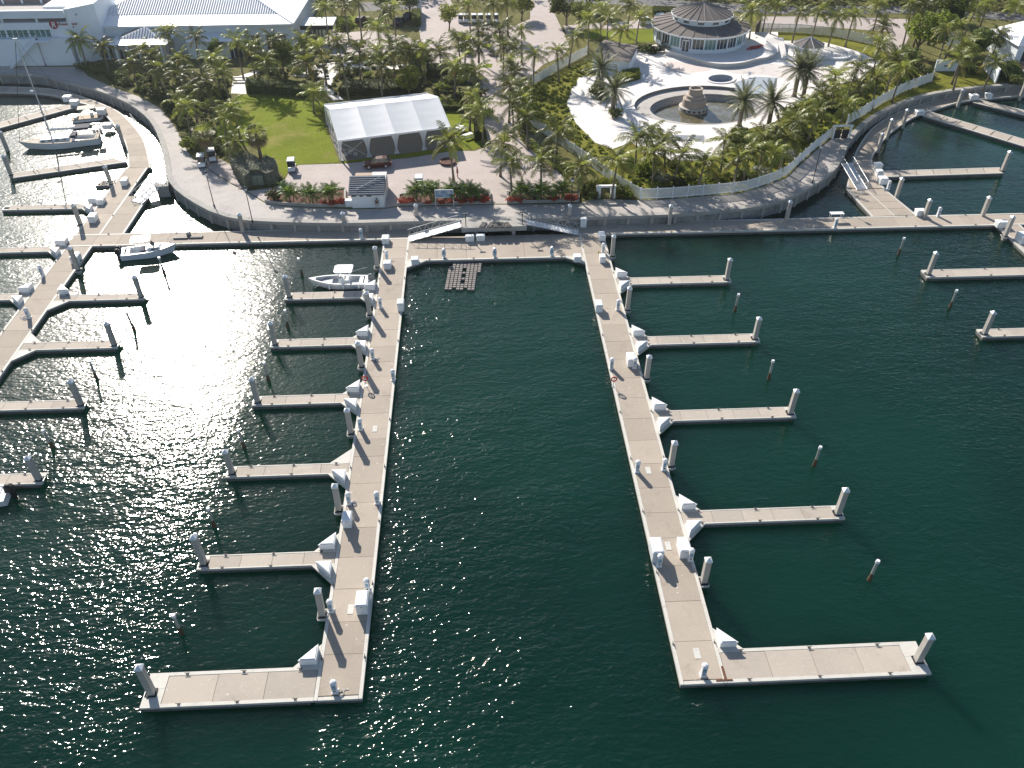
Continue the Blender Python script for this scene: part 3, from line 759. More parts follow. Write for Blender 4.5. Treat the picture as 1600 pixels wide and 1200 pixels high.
# ------------------------------------------------------------------ slim mooring poles standing in the water
POLE_A = mesh_of(MB().cyl((0, 0, -2.5), (0, 0, 2.55), 0.14, 0.13, 10), 'shaft', mat('pole_grey', (0.34, 0.35, 0.32), 0.8, 0.2, 1.5, 10))
POLE_B = mesh_of(MB().cyl((0, 0, 2.45), (0, 0, 2.72), 0.19, 0.16, 10), 'cap', WHITE)
POLE_C = mesh_of(MB().lathe([(0.155, -1.2), (0.21, -0.3), (0.2, 0.25), (0.17, 0.55), (0.142, 0.95)], 10), 'weed_band', mat('barnacle_crust', (0.11, 0.075, 0.04), 0.95, 0.5, 4, 15, bump=0.03, bscale=14))


def pole(px, py, label, tilt=(0, 0)):
    x, y, _ = W(px, py, 0)
    t = thing('mooring_pole', label, 'pole', (x, y, 0), group='slim mooring poles')
    t.rotation_euler = (tilt[0], tilt[1], random.uniform(0, 6))
    link_mesh('shaft', POLE_A, t); link_mesh('cap', POLE_B, t); link_mesh('weed_band', POLE_C, t)


for i, p in enumerate(((1358, 907), (1272, 728), (1201, 593), (1148, 487))):
    pole(*p, 'slim white-topped pole in the water off the right finger docks, %s from the open water' % ORD[i], (random.uniform(-.03, .03), random.uniform(-.03, .03)))
pole(1404, 398, 'slim pole in the water just below the right walkway'); pole(1484, 481, 'slim pole in the water between the two finger docks at the right edge')
for i, p in enumerate(((284, 990), (335, 823), (382, 700), (420, 596), (450, 512), (472, 430))):
    pole(*p, 'slim dark pole in the water off the left finger docks, %s from the open water' % ORD[i], (random.uniform(-.04, .04), random.uniform(-.04, .04)))
for p, l in (((210, 516), 'slim pole in the glare below the topmost left finger dock'), ((151, 592), 'bent-looking slim pole in the glare below the middle left finger dock'), ((83, 700), 'slim greenish pole below the lowest full left finger dock'), ((257, 428), 'slim pole in the glare below the motorboat with the hardtop')):
    pole(*p, l, (0.05, -0.05))

# ------------------------------------------------------------------ utility pedestals and dock boxes
def pedestal_meshes():
    a = MB().box((0, 0, 0.55), (0.34, 0.3, 1.1)); a.box((0, 0, 0.04), (0.44, 0.4, 0.08))
    b = MB().lathe([(0.24, 1.1), (0.25, 1.14), (0.17, 1.27), (0.05, 1.33)], 8)
    c = MB().box((0, -0.155, 0.72), (0.24, 0.02, 0.42)); d = MB().box((0, -0.16, 0.32), (0.12, 0.03, 0.12))
    return mesh_of(a, 'column', WHITE), mesh_of(b, 'hood', WHITE), mesh_of(c, 'socket_panel', BLUEG), mesh_of(d, 'hose_tap', DARKM)


PED = pedestal_meshes()


def coil_mesh(m):
    pts_ = [(0.24 * cos(k * 0.5) * (1 + 0.02 * sin(k)), 0.24 * sin(k * 0.5), 0.02 + 0.002 * k) for k in range(40)]; pts_ += [(0.45, 0.1, 0.03), (0.7, -0.1, 0.02)]
    return mesh_of(MB().tube(pts_, 0.022, 5), 'hose_coil', m)


COILS = [coil_mesh(mat('yellow_cable', (0.45, 0.33, 0.04), 0.6, 0.1)), coil_mesh(mat('blue_hose', (0.05, 0.14, 0.3), 0.6, 0.1)), coil_mesh(mat('white_hose', (0.6, 0.6, 0.58), 0.6, 0.1))]


def pedestal(px, py, label, sc=1.15, rz=0.0, z=DECK):
    x, y, _ = W(px, py, z)
    t = thing('utility_pedestal', label, 'pedestal', (x, y, z + 0.012), rz, group='white shore-power pedestals')
    for n, me in zip(('column', 'hood', 'socket_panel', 'hose_tap'), PED): link_mesh(n, me, t, scale=(sc, sc, sc))
    if random.random() < 0.45:
        k = random.uniform(0.8, 1.2); link_mesh('hose_coil', random.choice(COILS), t, (random.choice((-1, 1)) * 0.45, -0.25 + random.uniform(-.2, .2), 0.02), (0, 0, random.uniform(0, 6)), (k, k, 1))
    return t


Rp, Lp = 'on the right main pier', 'on the left main pier'
for p, l in (((1098, 1055), 'short white post at the seaward corner of the right main pier'), ((1029, 884), 'pedestal touching the tall white box %s' % Rp), ((1078, 875), 'pedestal beside the second white box and outer pile %s' % Rp), ((995, 737), 'pedestal on the channel side of the right pier, third from the open water'), ((1037, 734), 'pedestal on the outer edge of the right pier beside the second pile'), ((955, 576), 'pedestal on the channel side of the right pier near the red life ring'), ((991, 575), 'pedestal beside the white box at the third pile of the right pier'), ((965, 484), 'pedestal at the fourth outer pile of the right pier'), ((942, 395), 'pedestal at the head of the right pier beside its last pile'),
             ((524, 1081), 'short white and blue post at the seaward end of the left main pier'), ((518, 955), 'pedestal beside the first outer pile %s' % Lp), ((575, 922), 'pedestal behind the white box near the open end of the left pier'), ((546, 787), 'pedestal beside the second outer pile of the left pier'), ((590, 786), 'pedestal on the channel side of the left pier level with the second pile'), ((564, 671), 'pedestal beside the third outer pile of the left pier'), ((583, 561), 'pedestal beside the fourth outer pile of the left pier'), ((615, 594), 'pedestal on the channel side of the left pier near the life ring'), ((595, 481), 'pedestal beside the fifth outer pile of the left pier'), ((605, 407), 'pedestal near the head of the left pier'),
             ((565, 372), 'white post on the left walkway in front of the kiosk'), ((1304, 356), 'white post on the right walkway beside the white table'), ((1465, 338), 'white post on the right walkway beside the landing pile'), ((1387, 296), 'white post at the outer edge of the right landing'), ((67, 430), 'pedestal on the outer side of the glare-lit left pier'), ((46, 497), 'pedestal on the inner side of the glare-lit left pier')):
    pedestal(*p, l)


def dock_box(px, py, label, d=(0.9, 1.5, 1.0), rz=0.0, z=DECK):
    x, y, _ = W(px, py, z)
    t = thing('dock_box', label, 'dock box', (x, y, z + 0.012), rz, group='rectangular dock boxes')
    MB().box((0, 0, (d[2] - 0.2) / 2), (d[0], d[1], d[2] - 0.2)).build('body', WHITE, t, bevel=0.03)
    b = MB().box((0, 0, d[2] - 0.14), (d[0] + 0.07, d[1] + 0.07, 0.115)); b.taper((0, 0, d[2] - 0.08), (d[0] + 0.04, d[1] + 0.04), (d[0] - 0.14, d[1] - 0.14), 0.1)
    b.build('lid', WHITE, t)
    MB().box((0, -d[1] / 2 - 0.045, d[2] - 0.2), (0.16, 0.04, 0.1)).build('latch', METAL, t)


for p, l, d in (((1024, 868), 'tall white box on the channel side of the right main pier, casting a long shadow', (0.95, 1.7, 1.5)), ((1067, 862), 'white box on the outer edge of the right pier opposite the tall box', (0.95, 1.6, 1.1)), ((985, 568), 'white box beside the third outer pile of the right pier', (0.9, 1.5, 1.1)), ((935, 484), 'white box with dark vent on the channel side of the right pier, near its head', (0.85, 1.4, 1.1)), ((941, 408), 'white box at the head of the right pier beside its last pile', (0.8, 1.1, 0.9)), ((940, 373), 'white corner box where the right pier meets the walkway', (0.9, 1.5, 0.8)),
                ((568, 949), 'tall white box on the channel side near the open end of the left pier', (0.95, 1.5, 1.3)), ((544, 818), 'white box beside the second outer pile of the left pier', (0.8, 1.2, 1.1)), ((627, 483), 'tall white cabinet on the channel side of the left pier near its head', (0.8, 1.2, 1.2)), ((606, 418), 'white box on the outer edge of the left pier near its head', (1.0, 1.1, 0.9)), ((603, 378), 'white corner box where the left pier meets the walkway', (1.0, 1.4, 0.8)), ((649, 411), 'pale blue corner box at the left end of the channel head', (1.0, 1.1, 0.8)), ((902, 407), 'pale corner box at the right end of the channel head', (1.0, 1.1, 0.8)),
                ((734, 376), 'left of two white boxes under the gangway platform', (1.2, 0.8, 0.85)), ((751, 375), 'right of two white boxes under the gangway platform', (1.2, 0.8, 0.85)), ((911, 354), 'upright white cabinet at the foot of the right gangway', (0.9, 0.7, 1.4)), ((120, 408), 'white box beside the dark pile below the cross walkway on the left pier', (1.0, 1.5, 1.0)), ((147, 345), 'larger white box above the cross walkway on the left pier', (1.0, 1.5, 1.0)), ((196, 288), 'white box at the pile beside the grey floats', (0.9, 1.4, 0.9)), ((159, 317), 'white box on the left walkway, farther up by the cut-off finger dock', (1.0, 1.4, 0.8)),
                ((1436, 336), 'white box on the right walkway beside the landing pile', (1.3, 1.0, 0.9)), ((1378, 286), 'white box at the outer edge of the landing, next to the long finger dock', (1.3, 1.3, 1.0)), ((1373, 273), 'white box on the root of the long finger dock', (1.0, 1.0, 0.8)), ((1371, 262), 'white box above the root of the long finger dock', (1.2, 1.0, 0.8)), ((1436, 179), 'white box at the root of the slanting finger dock', (1.6, 1.2, 0.8)), ((1520, 155), 'white cart-shaped box on the highest boardwalk bend', (1.6, 1.1, 0.9)), ((1543, 154), 'round-topped white box by the highest slanting finger dock', (1.1, 1.0, 1.0)), ((1563, 354), 'white box at the corner where the walkway meets the right edge pier', (1.6, 1.0, 0.9)), ((1595, 378), 'tall white box cut by the right picture edge', (1.2, 1.6, 1.3)), ((107, 158), 'white box on the boardwalk behind the yacht, farther up', (1.5, 1.2, 1.0)), ((118, 164), 'white box at the root of the finger dock above the yacht', (1.5, 1.2, 0.9)), ((160, 178), 'white box on the boardwalk edge behind the dinghy', (1.4, 1.4, 1.0)), ((169, 200), 'white box on the boardwalk edge beside the yacht stern', (1.5, 1.4, 0.8))):
    dock_box(*p, l, d)

# oval-faced white cabinets along the channel head
for i, p in enumerate(((694, 403), (773, 402), (862, 400))):
    x, y, _ = W(*p, DECK)
    t = thing('safety_cabinet', '%s of three oval white cabinets along the channel head' % ('left', 'middle', 'right')[i], 'cabinet', (x, y, DECK + 0.03), group='oval white cabinets')
    o = MB(); prof = [(0.27 * sin(pi * k / 8) ** 0.6 if 0 < k < 8 else 0.1, 1.35 * (1 - cos(pi * k / 8)) / 2) for k in range(9)]
    for s in (-1, 1):
        pass
    v = []; nn_ = 20
    ring = [(0.3 * cos(2 * pi * k / nn_), 0.75 + 0.72 * sin(2 * pi * k / nn_)) for k in range(nn_)]
    v = [(a, -0.16, b) for a, b in ring] + [(a, 0.16, b) for a, b in ring] + [(a * 0.75, -0.2, 0.75 + (b - 0.75) * 0.85) for a, b in ring]
    f = [(k, (k + 1) % nn_, nn_ + (k + 1) % nn_, nn_ + k) for k in range(nn_)] + [tuple(range(nn_, 2 * nn_))] + [(2 * nn_ + k, 2 * nn_ + (k + 1) % nn_, (k + 1) % nn_, k) for k in range(nn_)] + [tuple(range(2 * nn_, 3 * nn_))]
    MB().add(v, f).build('shell', WHITE, t)
    MB().box((0, 0, 0.03), (0.5, 0.45, 0.06)).build('foot_plate', METAL, t)
    MB().box((0, -0.205, 0.85), (0.2, 0.02, 0.5)).build('door', BLUEG, t)

# life rings on posts
for p, l in (((572, 603), 'red life ring on a white stand on the outer edge of the left main pier'), ((958, 604), 'dark red life ring on a stand on the channel side of the right main pier')):
    x, y, _ = W(*p, DECK)
    t = thing('life_ring_stand', l, 'life ring', (x, y, DECK + 0.012))
    MB().cyl((0, 0, 0), (0, 0, 1.25), 0.035, n=8).box((0, 0, 0.02), (0.3, 0.3, 0.04)).build('post', METAL, t)
    r = MB(); v = []; f = []
    for i in range(20):
        a = 2 * pi * i / 20
        for j in range(8):
            b = 2 * pi * j / 8; q = 0.29 + 0.075 * cos(b)
            v.append((q * cos(a), -0.09 + 0.075 * sin(b), 1.12 + q * sin(a)))
    for i in range(20):
        for j in range(8): f.append((i * 8 + j, ((i + 1) % 20) * 8 + j, ((i + 1) % 20) * 8 + (j + 1) % 8, i * 8 + (j + 1) % 8))
    r.add(v, f).build('ring', RED, t, smooth=True)
    MB().box((0, -0.09, 1.12), (0.1, 0.02, 0.62)).build('bracket', METAL, t)

# rusty bracket at the corner of the right pier
x, y, _ = W(1132, 1057, DECK)
t = thing('hinge_plate', 'rusty steel hinge plate where the right pier meets its wide end dock', 'bracket', (x, y, DECK + 0.03))
MB().box((0, 0.3, 0.03), (0.16, 1.1, 0.06)).build('strap', RUST, t); MB().box((-0.1, -0.32, 0.02), (1.3, 0.12, 0.04)).build('cross_strap', RUST, t)
for px_, l in (((548, 952), 'pale square hatch in the left pier between the tall box and the first pile'), ((1089, 1021), 'pale rectangular patch in the right pier near its seaward end'), ((1044, 853), 'pale round-looking hatch in the right pier beside the tall white box'), ((1013, 735), 'white painted patch in the right pier by the third pedestal'), ((586, 670), 'small white patch in the middle of the left pier')):
    x, y, _ = W(*px_, DECK)
    h = thing('deck_hatch', l, 'hatch', (x, y, DECK + 0.012))
    MB().box((0, 0, 0.006), (0.5, 0.95, 0.012)).build('cover', mat('hatch_cover', (0.55, 0.54, 0.5), 0.8, 0.1, 2, 12), h)
    MB().box((0, 0.3, 0.02), (0.14, 0.03, 0.016)).build('handle', METAL, h)

# white table / fish cleaning bench on the right walkway
x, y, _ = W(1305, 343, DECK)
t = thing('fish_table', 'white table with thin legs on the right walkway beside the enclosed dark water', 'table', (x, y, DECK + 0.012))
MB().box((0, 0, 1.05), (2.0, 0.8, 0.08)).build('table_top', WHITE, t)
for i in (-1, 1):
    for j in (-1, 1): MB().cyl((i * 0.85, j * 0.3, 0), (i * 0.9, j * 0.33, 1.02), 0.035, n=6).build('leg', ALU, t)

# ------------------------------------------------------------------ jet-ski float of grey plastic blocks
t = thing('block_float', 'floating raft of brown-grey plastic blocks with a slot, at the head of the channel', 'float', (0, 0, 0))
blk = MB(); 
blk.taper((0, 0, -0.12), (0.46, 0.46), (0.46, 0.46), 0.28); blk.taper((0, 0, 0.16), (0.46, 0.46), (0.34, 0.34), 0.08)
BLK = mesh_of(blk, 'float_block', GREYP)
fx, fy = W(703, 410, 0.2)[:2]
t.location = (fx, fy, 0.0); t.rotation_euler = (0, 0, -0.085)
ncol, nrow = 9, 14
for r in range(nrow):
    for c in range(ncol):
        if c == 4 and 2 < r < 11 and r % 3 != 2: continue
        if c == 8 and r > 4: continue
        if c == 0 and r < 2: continue
        if r == nrow - 1 and c in (2, 5): continue
        link_mesh('float_block', BLK, t, (c * 0.5 + 0.2, -r * 0.5 - 0.2, 0.02 + random.uniform(-0.015, 0.015)), (0, 0, random.choice((0, pi / 2))))

# grey floats by the left walkway
t = thing('float_raft', 'small dark raft of three grey floats beside the left walkway', 'float', (*W(170, 290, 0)[:2], 0.05), 0.12)
for i in range(3):
    m = MB(); m.lathe([(0.05, -1.6), (0.3, -1.5), (0.34, -1.2), (0.34, 1.2), (0.3, 1.5), (0.05, 1.6)], 10); m.v = [(z + (i - 1) * 0.2, (i - 1) * 0.75 + x_, 0.12 + y_) for x_, y_, z in m.v]
    m.build('float_tube', GREYP, t, smooth=True)
for i in (-1, 1): MB().box((i * 0.9, 0, 0.49), (0.2, 2.1, 0.06)).build('cross_board', TEAK, t)

# stacked pipes and reel on the left walkway
t = thing('pipe_stack', 'stack of long grey boards with a small reel on the left walkway', 'boards', (*W(293, 373, DECK)[:2], DECK + 0.03), 0.0)
for i, (xx, yy, L) in enumerate(((-1.0, 0, 2.0), (1.15, 0.1, 1.9), (-0.6, 0.35, 2.2), (1.0, 0.5, 2.2))): MB().box((xx, yy, 0.1), (L, 0.2, 0.2)).build('board', GREYP, t)
r = MB().cyl((0, 0.7, 0.35), (0, 1.0, 0.35), 0.33, n=14); r.build('reel', METAL, t)
MB().box((0, 0.85, 0.08), (0.5, 0.5, 0.16)).build('reel_stand', DARKM, t)

# ------------------------------------------------------------------ gangways and their platform
pz = LZ + 0.02
pf = W2([(721, 358), (823, 354.5), (823, 342), (721, 345)], LZ)
t = thing('gangway_platform', 'concrete platform on posts jutting from the seawall between the two gangways', 'platform')
MB().prism([tuple(p) for p in pf], LZ - 0.55, LZ + 0.16).build('slab', SEAW, t)
for f_ in (0.22, 0.8):
    q = Vector(pf[0]).lerp(Vector(pf[1]), f_); MB().bbox(q.x - 0.25, q.x + 0.25, q.y + 0.3, q.y + 0.8, -1, LZ - 0.551).build('post', SEAW, t)
PFX0, PFX1, PFY = pf[0][0], pf[1][0], pf[0][1]


def gangway(label, a, b, width, mat_=ALU, tr=7):
    """truss-sided aluminium gangway from a (high) to b (low)"""
    a, b = Vector(a), Vector(b); d = (b - a); L = Vector((d.x, d.y)).length; az = atan2(d.y, d.x)
    t = thing('gangway', label, 'gangway', a, az)
    dz = d.z
    deck = MB(); w = width / 2
    n = 10
    for i in range(n):
        x0, x1 = L * i / n + 0.01, L * (i + 1) / n - 0.01
        deck.add([(x0, -w, dz * x0 / L), (x1, -w, dz * x1 / L), (x1, w, dz * x1 / L), (x0, w, dz * x0 / L), (x0, -w, dz * x0 / L - 0.06), (x1, -w, dz * x1 / L - 0.06), (x1, w, dz * x1 / L - 0.06), (x0, w, dz * x0 / L - 0.06)], [(0, 1, 2, 3), (7, 6, 5, 4), (0, 4, 5, 1), (1, 5, 6, 2), (2, 6, 7, 3), (3, 7, 4, 0)])
    deck.build('tread_deck', mat_, t)
    for s in (-1, 1):
        y = s * (w + 0.05); tm = MB()
        tm.tube([(0, y, 0), (L, y, dz)], 0.05); tm.tube([(0, y, 1.05), (0.3, y, 1.1), (L - 0.3, y, dz + 1.1 + 0.3 * -dz / L), (L, y, dz + 1.0)], 0.045)
        tm.build('rail', METAL, t)
        zz = MB()
        for i in range(tr):
            x0, x1 = L * i / tr, L * (i + 1) / tr; xm = (x0 + x1) / 2
            zz.tube([(x0, y, dz * x0 / L), (xm, y, dz * xm / L + 1.08)], 0.032); zz.tube([(xm, y, dz * xm / L + 1.08), (x1, y, dz * x1 / L)], 0.032)
        zz.build('truss', METAL, t)
    return t


xL = W(640, 366, DECK)[0]; yg = PFY + 1.0
gangway('left of the twin white truss gangways rising to the central platform', (PFX0 - 0.02, PFY + 1.1, LZ + 0.17), (W(640, 366, DECK)[0], PFY - 0.35, DECK + 0.1), 1.5)
gangway('right of the twin white truss gangways rising to the central platform', (PFX1 + 0.02, PFY + 1.4, LZ + 0.17), (W(903, 360, DECK)[0], PFY + 0.35, DECK + 0.1), 1.5)
gangway('short truss gangway from the left promenade to the landing float', (*W(252, 283, LZ)[:2], LZ + 0.1), (*W(214, 317, DECK)[:2], DECK + 0.1), 2.2, ALU, 6)
gangway('truss gangway from the right promenade corner down to the landing', (*W(1322, 256, LZ)[:2], LZ + 0.15), (*W(1347, 297, DECK)[:2], DECK + 0.1), 1.6, METAL, 7)
t = thing('gangway_footing', 'small concrete footing on the water under the left gangway', 'footing')
q = W2([(243, 282), (262, 282), (262, 290), (243, 291)], LZ)
MB().prism(q, -1, LZ - 0.35).build('block', SEAW, t); MB().prism(offset_ring(q, 0.1), LZ - 0.349, LZ - 0.05).build('cap', SEAW, t)

# dark lounge pads on the platform, leaning boards
for i, xx in enumerate((755, 767, 775, 784, 793)):
    x, y, _ = W(xx, 352, LZ + 0.16)
    t = thing('mooring_fender', '%s black rubber pad lying on the gangway platform, from the left' % ORD[i], 'fender', (x, y, LZ + 0.165), (-0.35, -0.45, 0.0, 0.15, 0.4)[i], group='black rubber pads on the platform')
    MB().box((0, 0, 0.07), (0.72, 1.5, 0.14)).build('pad', BLACK, t, bevel=0.03)
    for s in (-1, 1): MB().box((0, s * 0.45, 0.15), (0.74, 0.07, 0.03)).build('strap', DARKM, t)


def short_lamp(px, py, label, z, h=1.9):
    x, y, _ = W(px, py, z)
    t = thing('platform_light', label, 'lamp post', (x, y, z))
    MB().cyl((0, 0, 0), (0, 0, h), 0.06, n=8).build('post', DARKM, t)
    MB().box((0, 0, h + 0.04), (0.75, 0.3, 0.1)).build('lamp_head', DARKM, t)


short_lamp(728, 353, 'black T-shaped light at the left end of the gangway platform', LZ + 0.16)
short_lamp(816, 351, 'black T-shaped light at the right end of the gangway platform', LZ + 0.16)


def street_lamp(px, py, label, h=5.2):
    x, y, _ = W(px, py, LZ)
    t = thing('street_lamp', label, 'street lamp', (x, y, LZ + 0.012), group='black promenade lamps')
    MB().cyl((0, 0, 0), (0, 0, 0.5), 0.14, 0.1, 10).build('base', DARKM, t)
    MB().cyl((0, 0, 0.5), (0, 0, h - 0.45), 0.07, 0.05, 8).build('post', DARKM, t)
    MB().lathe([(0.1, h - 0.45), (0.2, h - 0.35), (0.24, h - 0.05), (0.2, h)], 10).build('globe', WHITE, t)
    MB().lathe([(0.28, h + 0.001), (0.2, h + 0.1), (0.05, h + 0.25)], 10).build('lamp_cap', DARKM, t)


for p, l in (((335, 323), 'tall black lamp post on the left promenade bend'), ((892, 333), 'black lamp post on the promenade beside the right planter'), ((1269, 287), 'black lamp post on the right promenade below the fence'), ((395, 348), 'black lamp post at the seawall above the left walkway'), ((72, 104), 'thin lamp post in front of the white resort wall')):
    street_lamp(*p, l, 5.4 if p[0] < 1000 else 6.2)

# railing along the promenade by the left gangway
t = thing('quay_railing', 'grey steel railing at the quay edge above the small left channel', 'railing')
pts = [W(x, y, LZ) for x, y in ((226, 187), (233, 218), (236, 250), (236, 262))]
pts = [Vector((*W(x, y, DECK)[:2], DECK + 0.03)) for x, y in ((205, 186), (219, 203), (229, 220), (235, 245), (237, 262))]
m = MB(); m.tube([p + Vector((0, 0, 1.0)) for p in pts], 0.03); m.tube([p + Vector((0, 0, 0.5)) for p in pts], 0.02); m.build('rail', METAL, t)
for p in resample([tuple(q) for q in pts], 2.2): MB().cyl((p.x, p.y, DECK), (p.x, p.y, DECK + 1.05), 0.03, n=6).build('post', METAL, t)

# ------------------------------------------------------------------ boats
def hull_mesh(L, B, fb, draft=0.45, bow=0.55, n=14, stern=0.9, sheer=0.25, inset=0.0):
    """lofted hull, stern at x=0, bow at x=L; returns body mesh, rim points"""
    v = []; f = []; rim = []
    for i in range(n + 1):
        u = i / n
        k = 1.0 if u < 0.45 else max(0.0, 1 - ((u - 0.45) / 0.55) ** 2.1)
        hw = B / 2 * (stern + (1 - stern) * min(1, u / 0.4)) * k
        hw = max(hw, 0.02)
        z = fb + sheer * u * u
        x = L * u; xb = x - bow * 0.9 * max(0, (u - 0.7) / 0.3)
        ch = hw * (0.86 - 0.35 * max(0, (u - 0.55) / 0.45))
        v += [(xb, 0, -draft * (1 - 0.8 * max(0, (u - 0.75) / 0.25))), (xb + (x - xb) * 0.3, ch, 0.08 + 0.3 * max(0, u - 0.6)), (x, hw, z), (xb + (x - xb) * 0.3, -ch, 0.08 + 0.3 * max(0, u - 0.6)), (x, -hw, z)]
        rim.append((x, hw, z))
    for i in range(n):
        a, b = i * 5, (i + 1) * 5
        f += [(a, b, b + 1, a + 1), (a + 1, b + 1, b + 2, a + 2), (a, a + 3, b + 3, b), (a + 3, a + 4, b + 4, b + 3)]
    f.append((0, 1, 2, 4, 3))
    return MB().add(v, f), rim


def deck_and_cockpit(rim, c0, c1, depth, gun=0.22):
    """deck ring with a sunk cockpit between stations c0..c1"""
    dk, ck = MB(), MB()
    n = len(rim) - 1
    for i in range(n):
        (x0, w0, z0), (x1, w1, z1) = rim[i], rim[i + 1]
        if c0 <= i < c1:
            i0, i1 = max(0.02, w0 - gun), max(0.02, w1 - gun)
            for s in (1, -1):
                dk.add([(x0, s * w0, z0 + 0.02), (x1, s * w1, z1 + 0.02), (x1, s * i1, z1 + 0.02), (x0, s * i0, z0 + 0.02)], [(0, 1, 2, 3)])
                ck.add([(x0, s * i0, z0 + 0.015), (x1, s * i1, z1 + 0.015), (x1, s * i1, depth), (x0, s * i0, depth)], [(0, 1, 2, 3)])
            ck.add([(x0, i0, depth), (x1, i1, depth), (x1, -i1, depth), (x0, -i0, depth)], [(0, 1, 2, 3)])
            if i == c0: ck.add([(x0, i0, depth), (x0, -i0, depth), (x0, -i0, z0 + 0.015), (x0, i0, z0 + 0.015)], [(0, 1, 2, 3)])
            if i == c1 - 1: ck.add([(x1, i1, depth), (x1, -i1, depth), (x1, -i1, z1 + 0.015), (x1, i1, z1 + 0.015)], [(3, 2, 1, 0)])
        else:
            cam_ = 0.06
            dk.add([(x0, w0, z0 + 0.02), (x1, w1, z1 + 0.02), (x1, 0, z1 + cam_), (x0, 0, z0 + cam_), (x0, -w0, z0 + 0.02), (x1, -w1, z1 + 0.02)], [(0, 1, 2, 3), (3, 2, 5, 4)])
    return dk, ck


def outboard(t, x, y, z, sc=1.0, m=BLACK):
    e = thing_part('outboard', t, (x, y, z))
    c = MB(); c.taper((-0.25 * sc, 0, 0.35 * sc), (0.62 * sc, 0.42 * sc), (0.5 * sc, 0.32 * sc), 0.5 * sc, (0.03, 0)); c.taper((-0.25 * sc, 0, 0.85 * sc), (0.5 * sc, 0.32 * sc), (0.2 * sc, 0.16 * sc), 0.1 * sc)
    c.taper((-0.3 * sc, 0, -0.75 * sc), (0.24 * sc, 0.12 * sc), (0.3 * sc, 0.2 * sc), 1.1 * sc); c.box((-0.3 * sc, 0, -0.5 * sc), (0.5 * sc, 0.3 * sc, 0.04 * sc))
    mesh = mesh_of(c, 'outboard', m); e.data = mesh
    return e


def thing_part(name, parent, loc):
    me = bpy.data.meshes.new(name); o = bpy.data.objects.new(name, me); COL.objects.link(o); o.parent = parent; o.location = loc; return o


def t_top(t, x, w, l, z0, h, m=WHITE):
    MB().prism([(x - l / 2, -w / 2 + 0.15), (x - l / 2 + 0.15, -w / 2), (x + l / 2 - 0.3, -w / 2), (x + l / 2, -w / 2 + 0.3), (x + l / 2, w / 2 - 0.3), (x + l / 2 - 0.3, w / 2), (x - l / 2 + 0.15, w / 2), (x - l / 2, w / 2 - 0.15)], h, h + 0.09).build('hardtop', m, t)
    for i in (-0.32, 0.25):
        for s in (-1, 1): MB().tube([(x + l * i + 0.1, s * w * 0.33, z0), (x + l * i, s * w * 0.4, h)], 0.03).build('hardtop_post', ALU, t)


# centre-console boat lying bow left in the slip of the left pier
t = thing('center_console_boat', 'white centre-console motorboat with hardtop in the slip beside the left channel pier', 'boat', (*W(576, 447, 0.2)[:2], 0.0), pi - 0.02)
t.location.y += 0.55
hm, rim = hull_mesh(7.9, 2.5, 0.85, 0.4, 0.8, 16, 0.92, 0.35)
hm.build('hull', WHITE, t, smooth=False)
dk, ck = deck_and_cockpit(rim, 1, 14, 0.35); dk.build('deck', WHITE, t); ck.build('cockpit', mat('nonskid_grey', (0.5, 0.52, 0.54), 0.7, 0.08, 2, 12), t)
cb = thing_part('console', t, (0, 0, 0)); cb.data = mesh_of(MB().taper((3.5, 0, 0.36), (0.9, 0.9), (0.55, 0.8), 1.0, (-0.05, 0)), 'console', WHITE)
wsp = MB().add([(3.9, -0.42, 1.2), (3.9, 0.42, 1.2), (3.55, 0.4, 1.75), (3.55, -0.4, 1.75)], [(0, 1, 2, 3)]); wsp.build('windshield', GLASS, cb)
MB().box((2.7, 0, 0.75), (0.45, 1.0, 0.75)).box((2.5, 0, 1.25), (0.1, 1.0, 0.4)).build('helm_seat', WHITE, t)
MB().box((0.95, 0, 0.6), (0.5, 1.7, 0.45)).build('stern_bench', WHITE, t); MB().box((5.4, 0, 0.55), (1.3, 0.9, 0.36)).build('bow_cushion', mat('grey_vinyl', (0.42, 0.44, 0.47), 0.6, 0.05), t)
t_top(t, 3.1, 2.1, 2.4, 0.8, 2.5)
MB().tube([(2.3, 1.0, 2.6), (-0.5, 2.6, 4.3)], 0.02, 5).build('outrigger', ALU, t)
outboard(t, -0.05, 0, 0.55, 1.25, mat('grey_cowling', (0.12, 0.14, 0.15), 0.35, 0.1, spec=0.6))
MB().box((-0.25, 0, 0.25), (0.5, 1.5, 0.12)).build('swim_platform', WHITE, t)

# walkaround boat moored at the left walkway
p0, p1 = W(192, 403, 0), W(277, 387, 0)
t = thing('walkaround_boat', 'white motorboat with blue-grey hull sides and hardtop moored at the left walkway', 'boat', (p0.x, p0.y, 0), atan2(p1.y - p0.y, p1.x - p0.x) * 0.5)
hm, rim = hull_mesh(7.4, 2.5, 0.95, 0.4, 0.8, 16, 0.94, 0.4)
hm.build('hull', mat('blue_grey_hull', (0.66, 0.71, 0.77), 0.35, 0.06, 1, 8), t)
dk, ck = deck_and_cockpit(rim, 1, 8, 0.4); dk.build('deck', WHITE, t); ck.build('cockpit', WHITE, t)
cab = thing_part('cabin', t, (0, 0, 0)); cab.data = mesh_of(MB().taper((4.6, 0, 0.95), (2.3, 1.5), (1.5, 1.2), 0.5, (-0.2, 0)), 'cabin', WHITE)
MB().add([(4.6, -0.62, 1.44), (4.6, 0.62, 1.44), (4.15, 0.58, 1.95), (4.15, -0.58, 1.95)], [(0, 1, 2, 3)]).build('windshield', GLASS, cab)
for s in (-1, 1): MB().add([(4.1, s * 0.78, 1.1), (5.2, s * 0.72, 1.1), (5.0, s * 0.7, 1.3), (4.2, s * 0.74, 1.3)], [(0, 1, 2, 3)]).build('side_window', GLASS, cab)
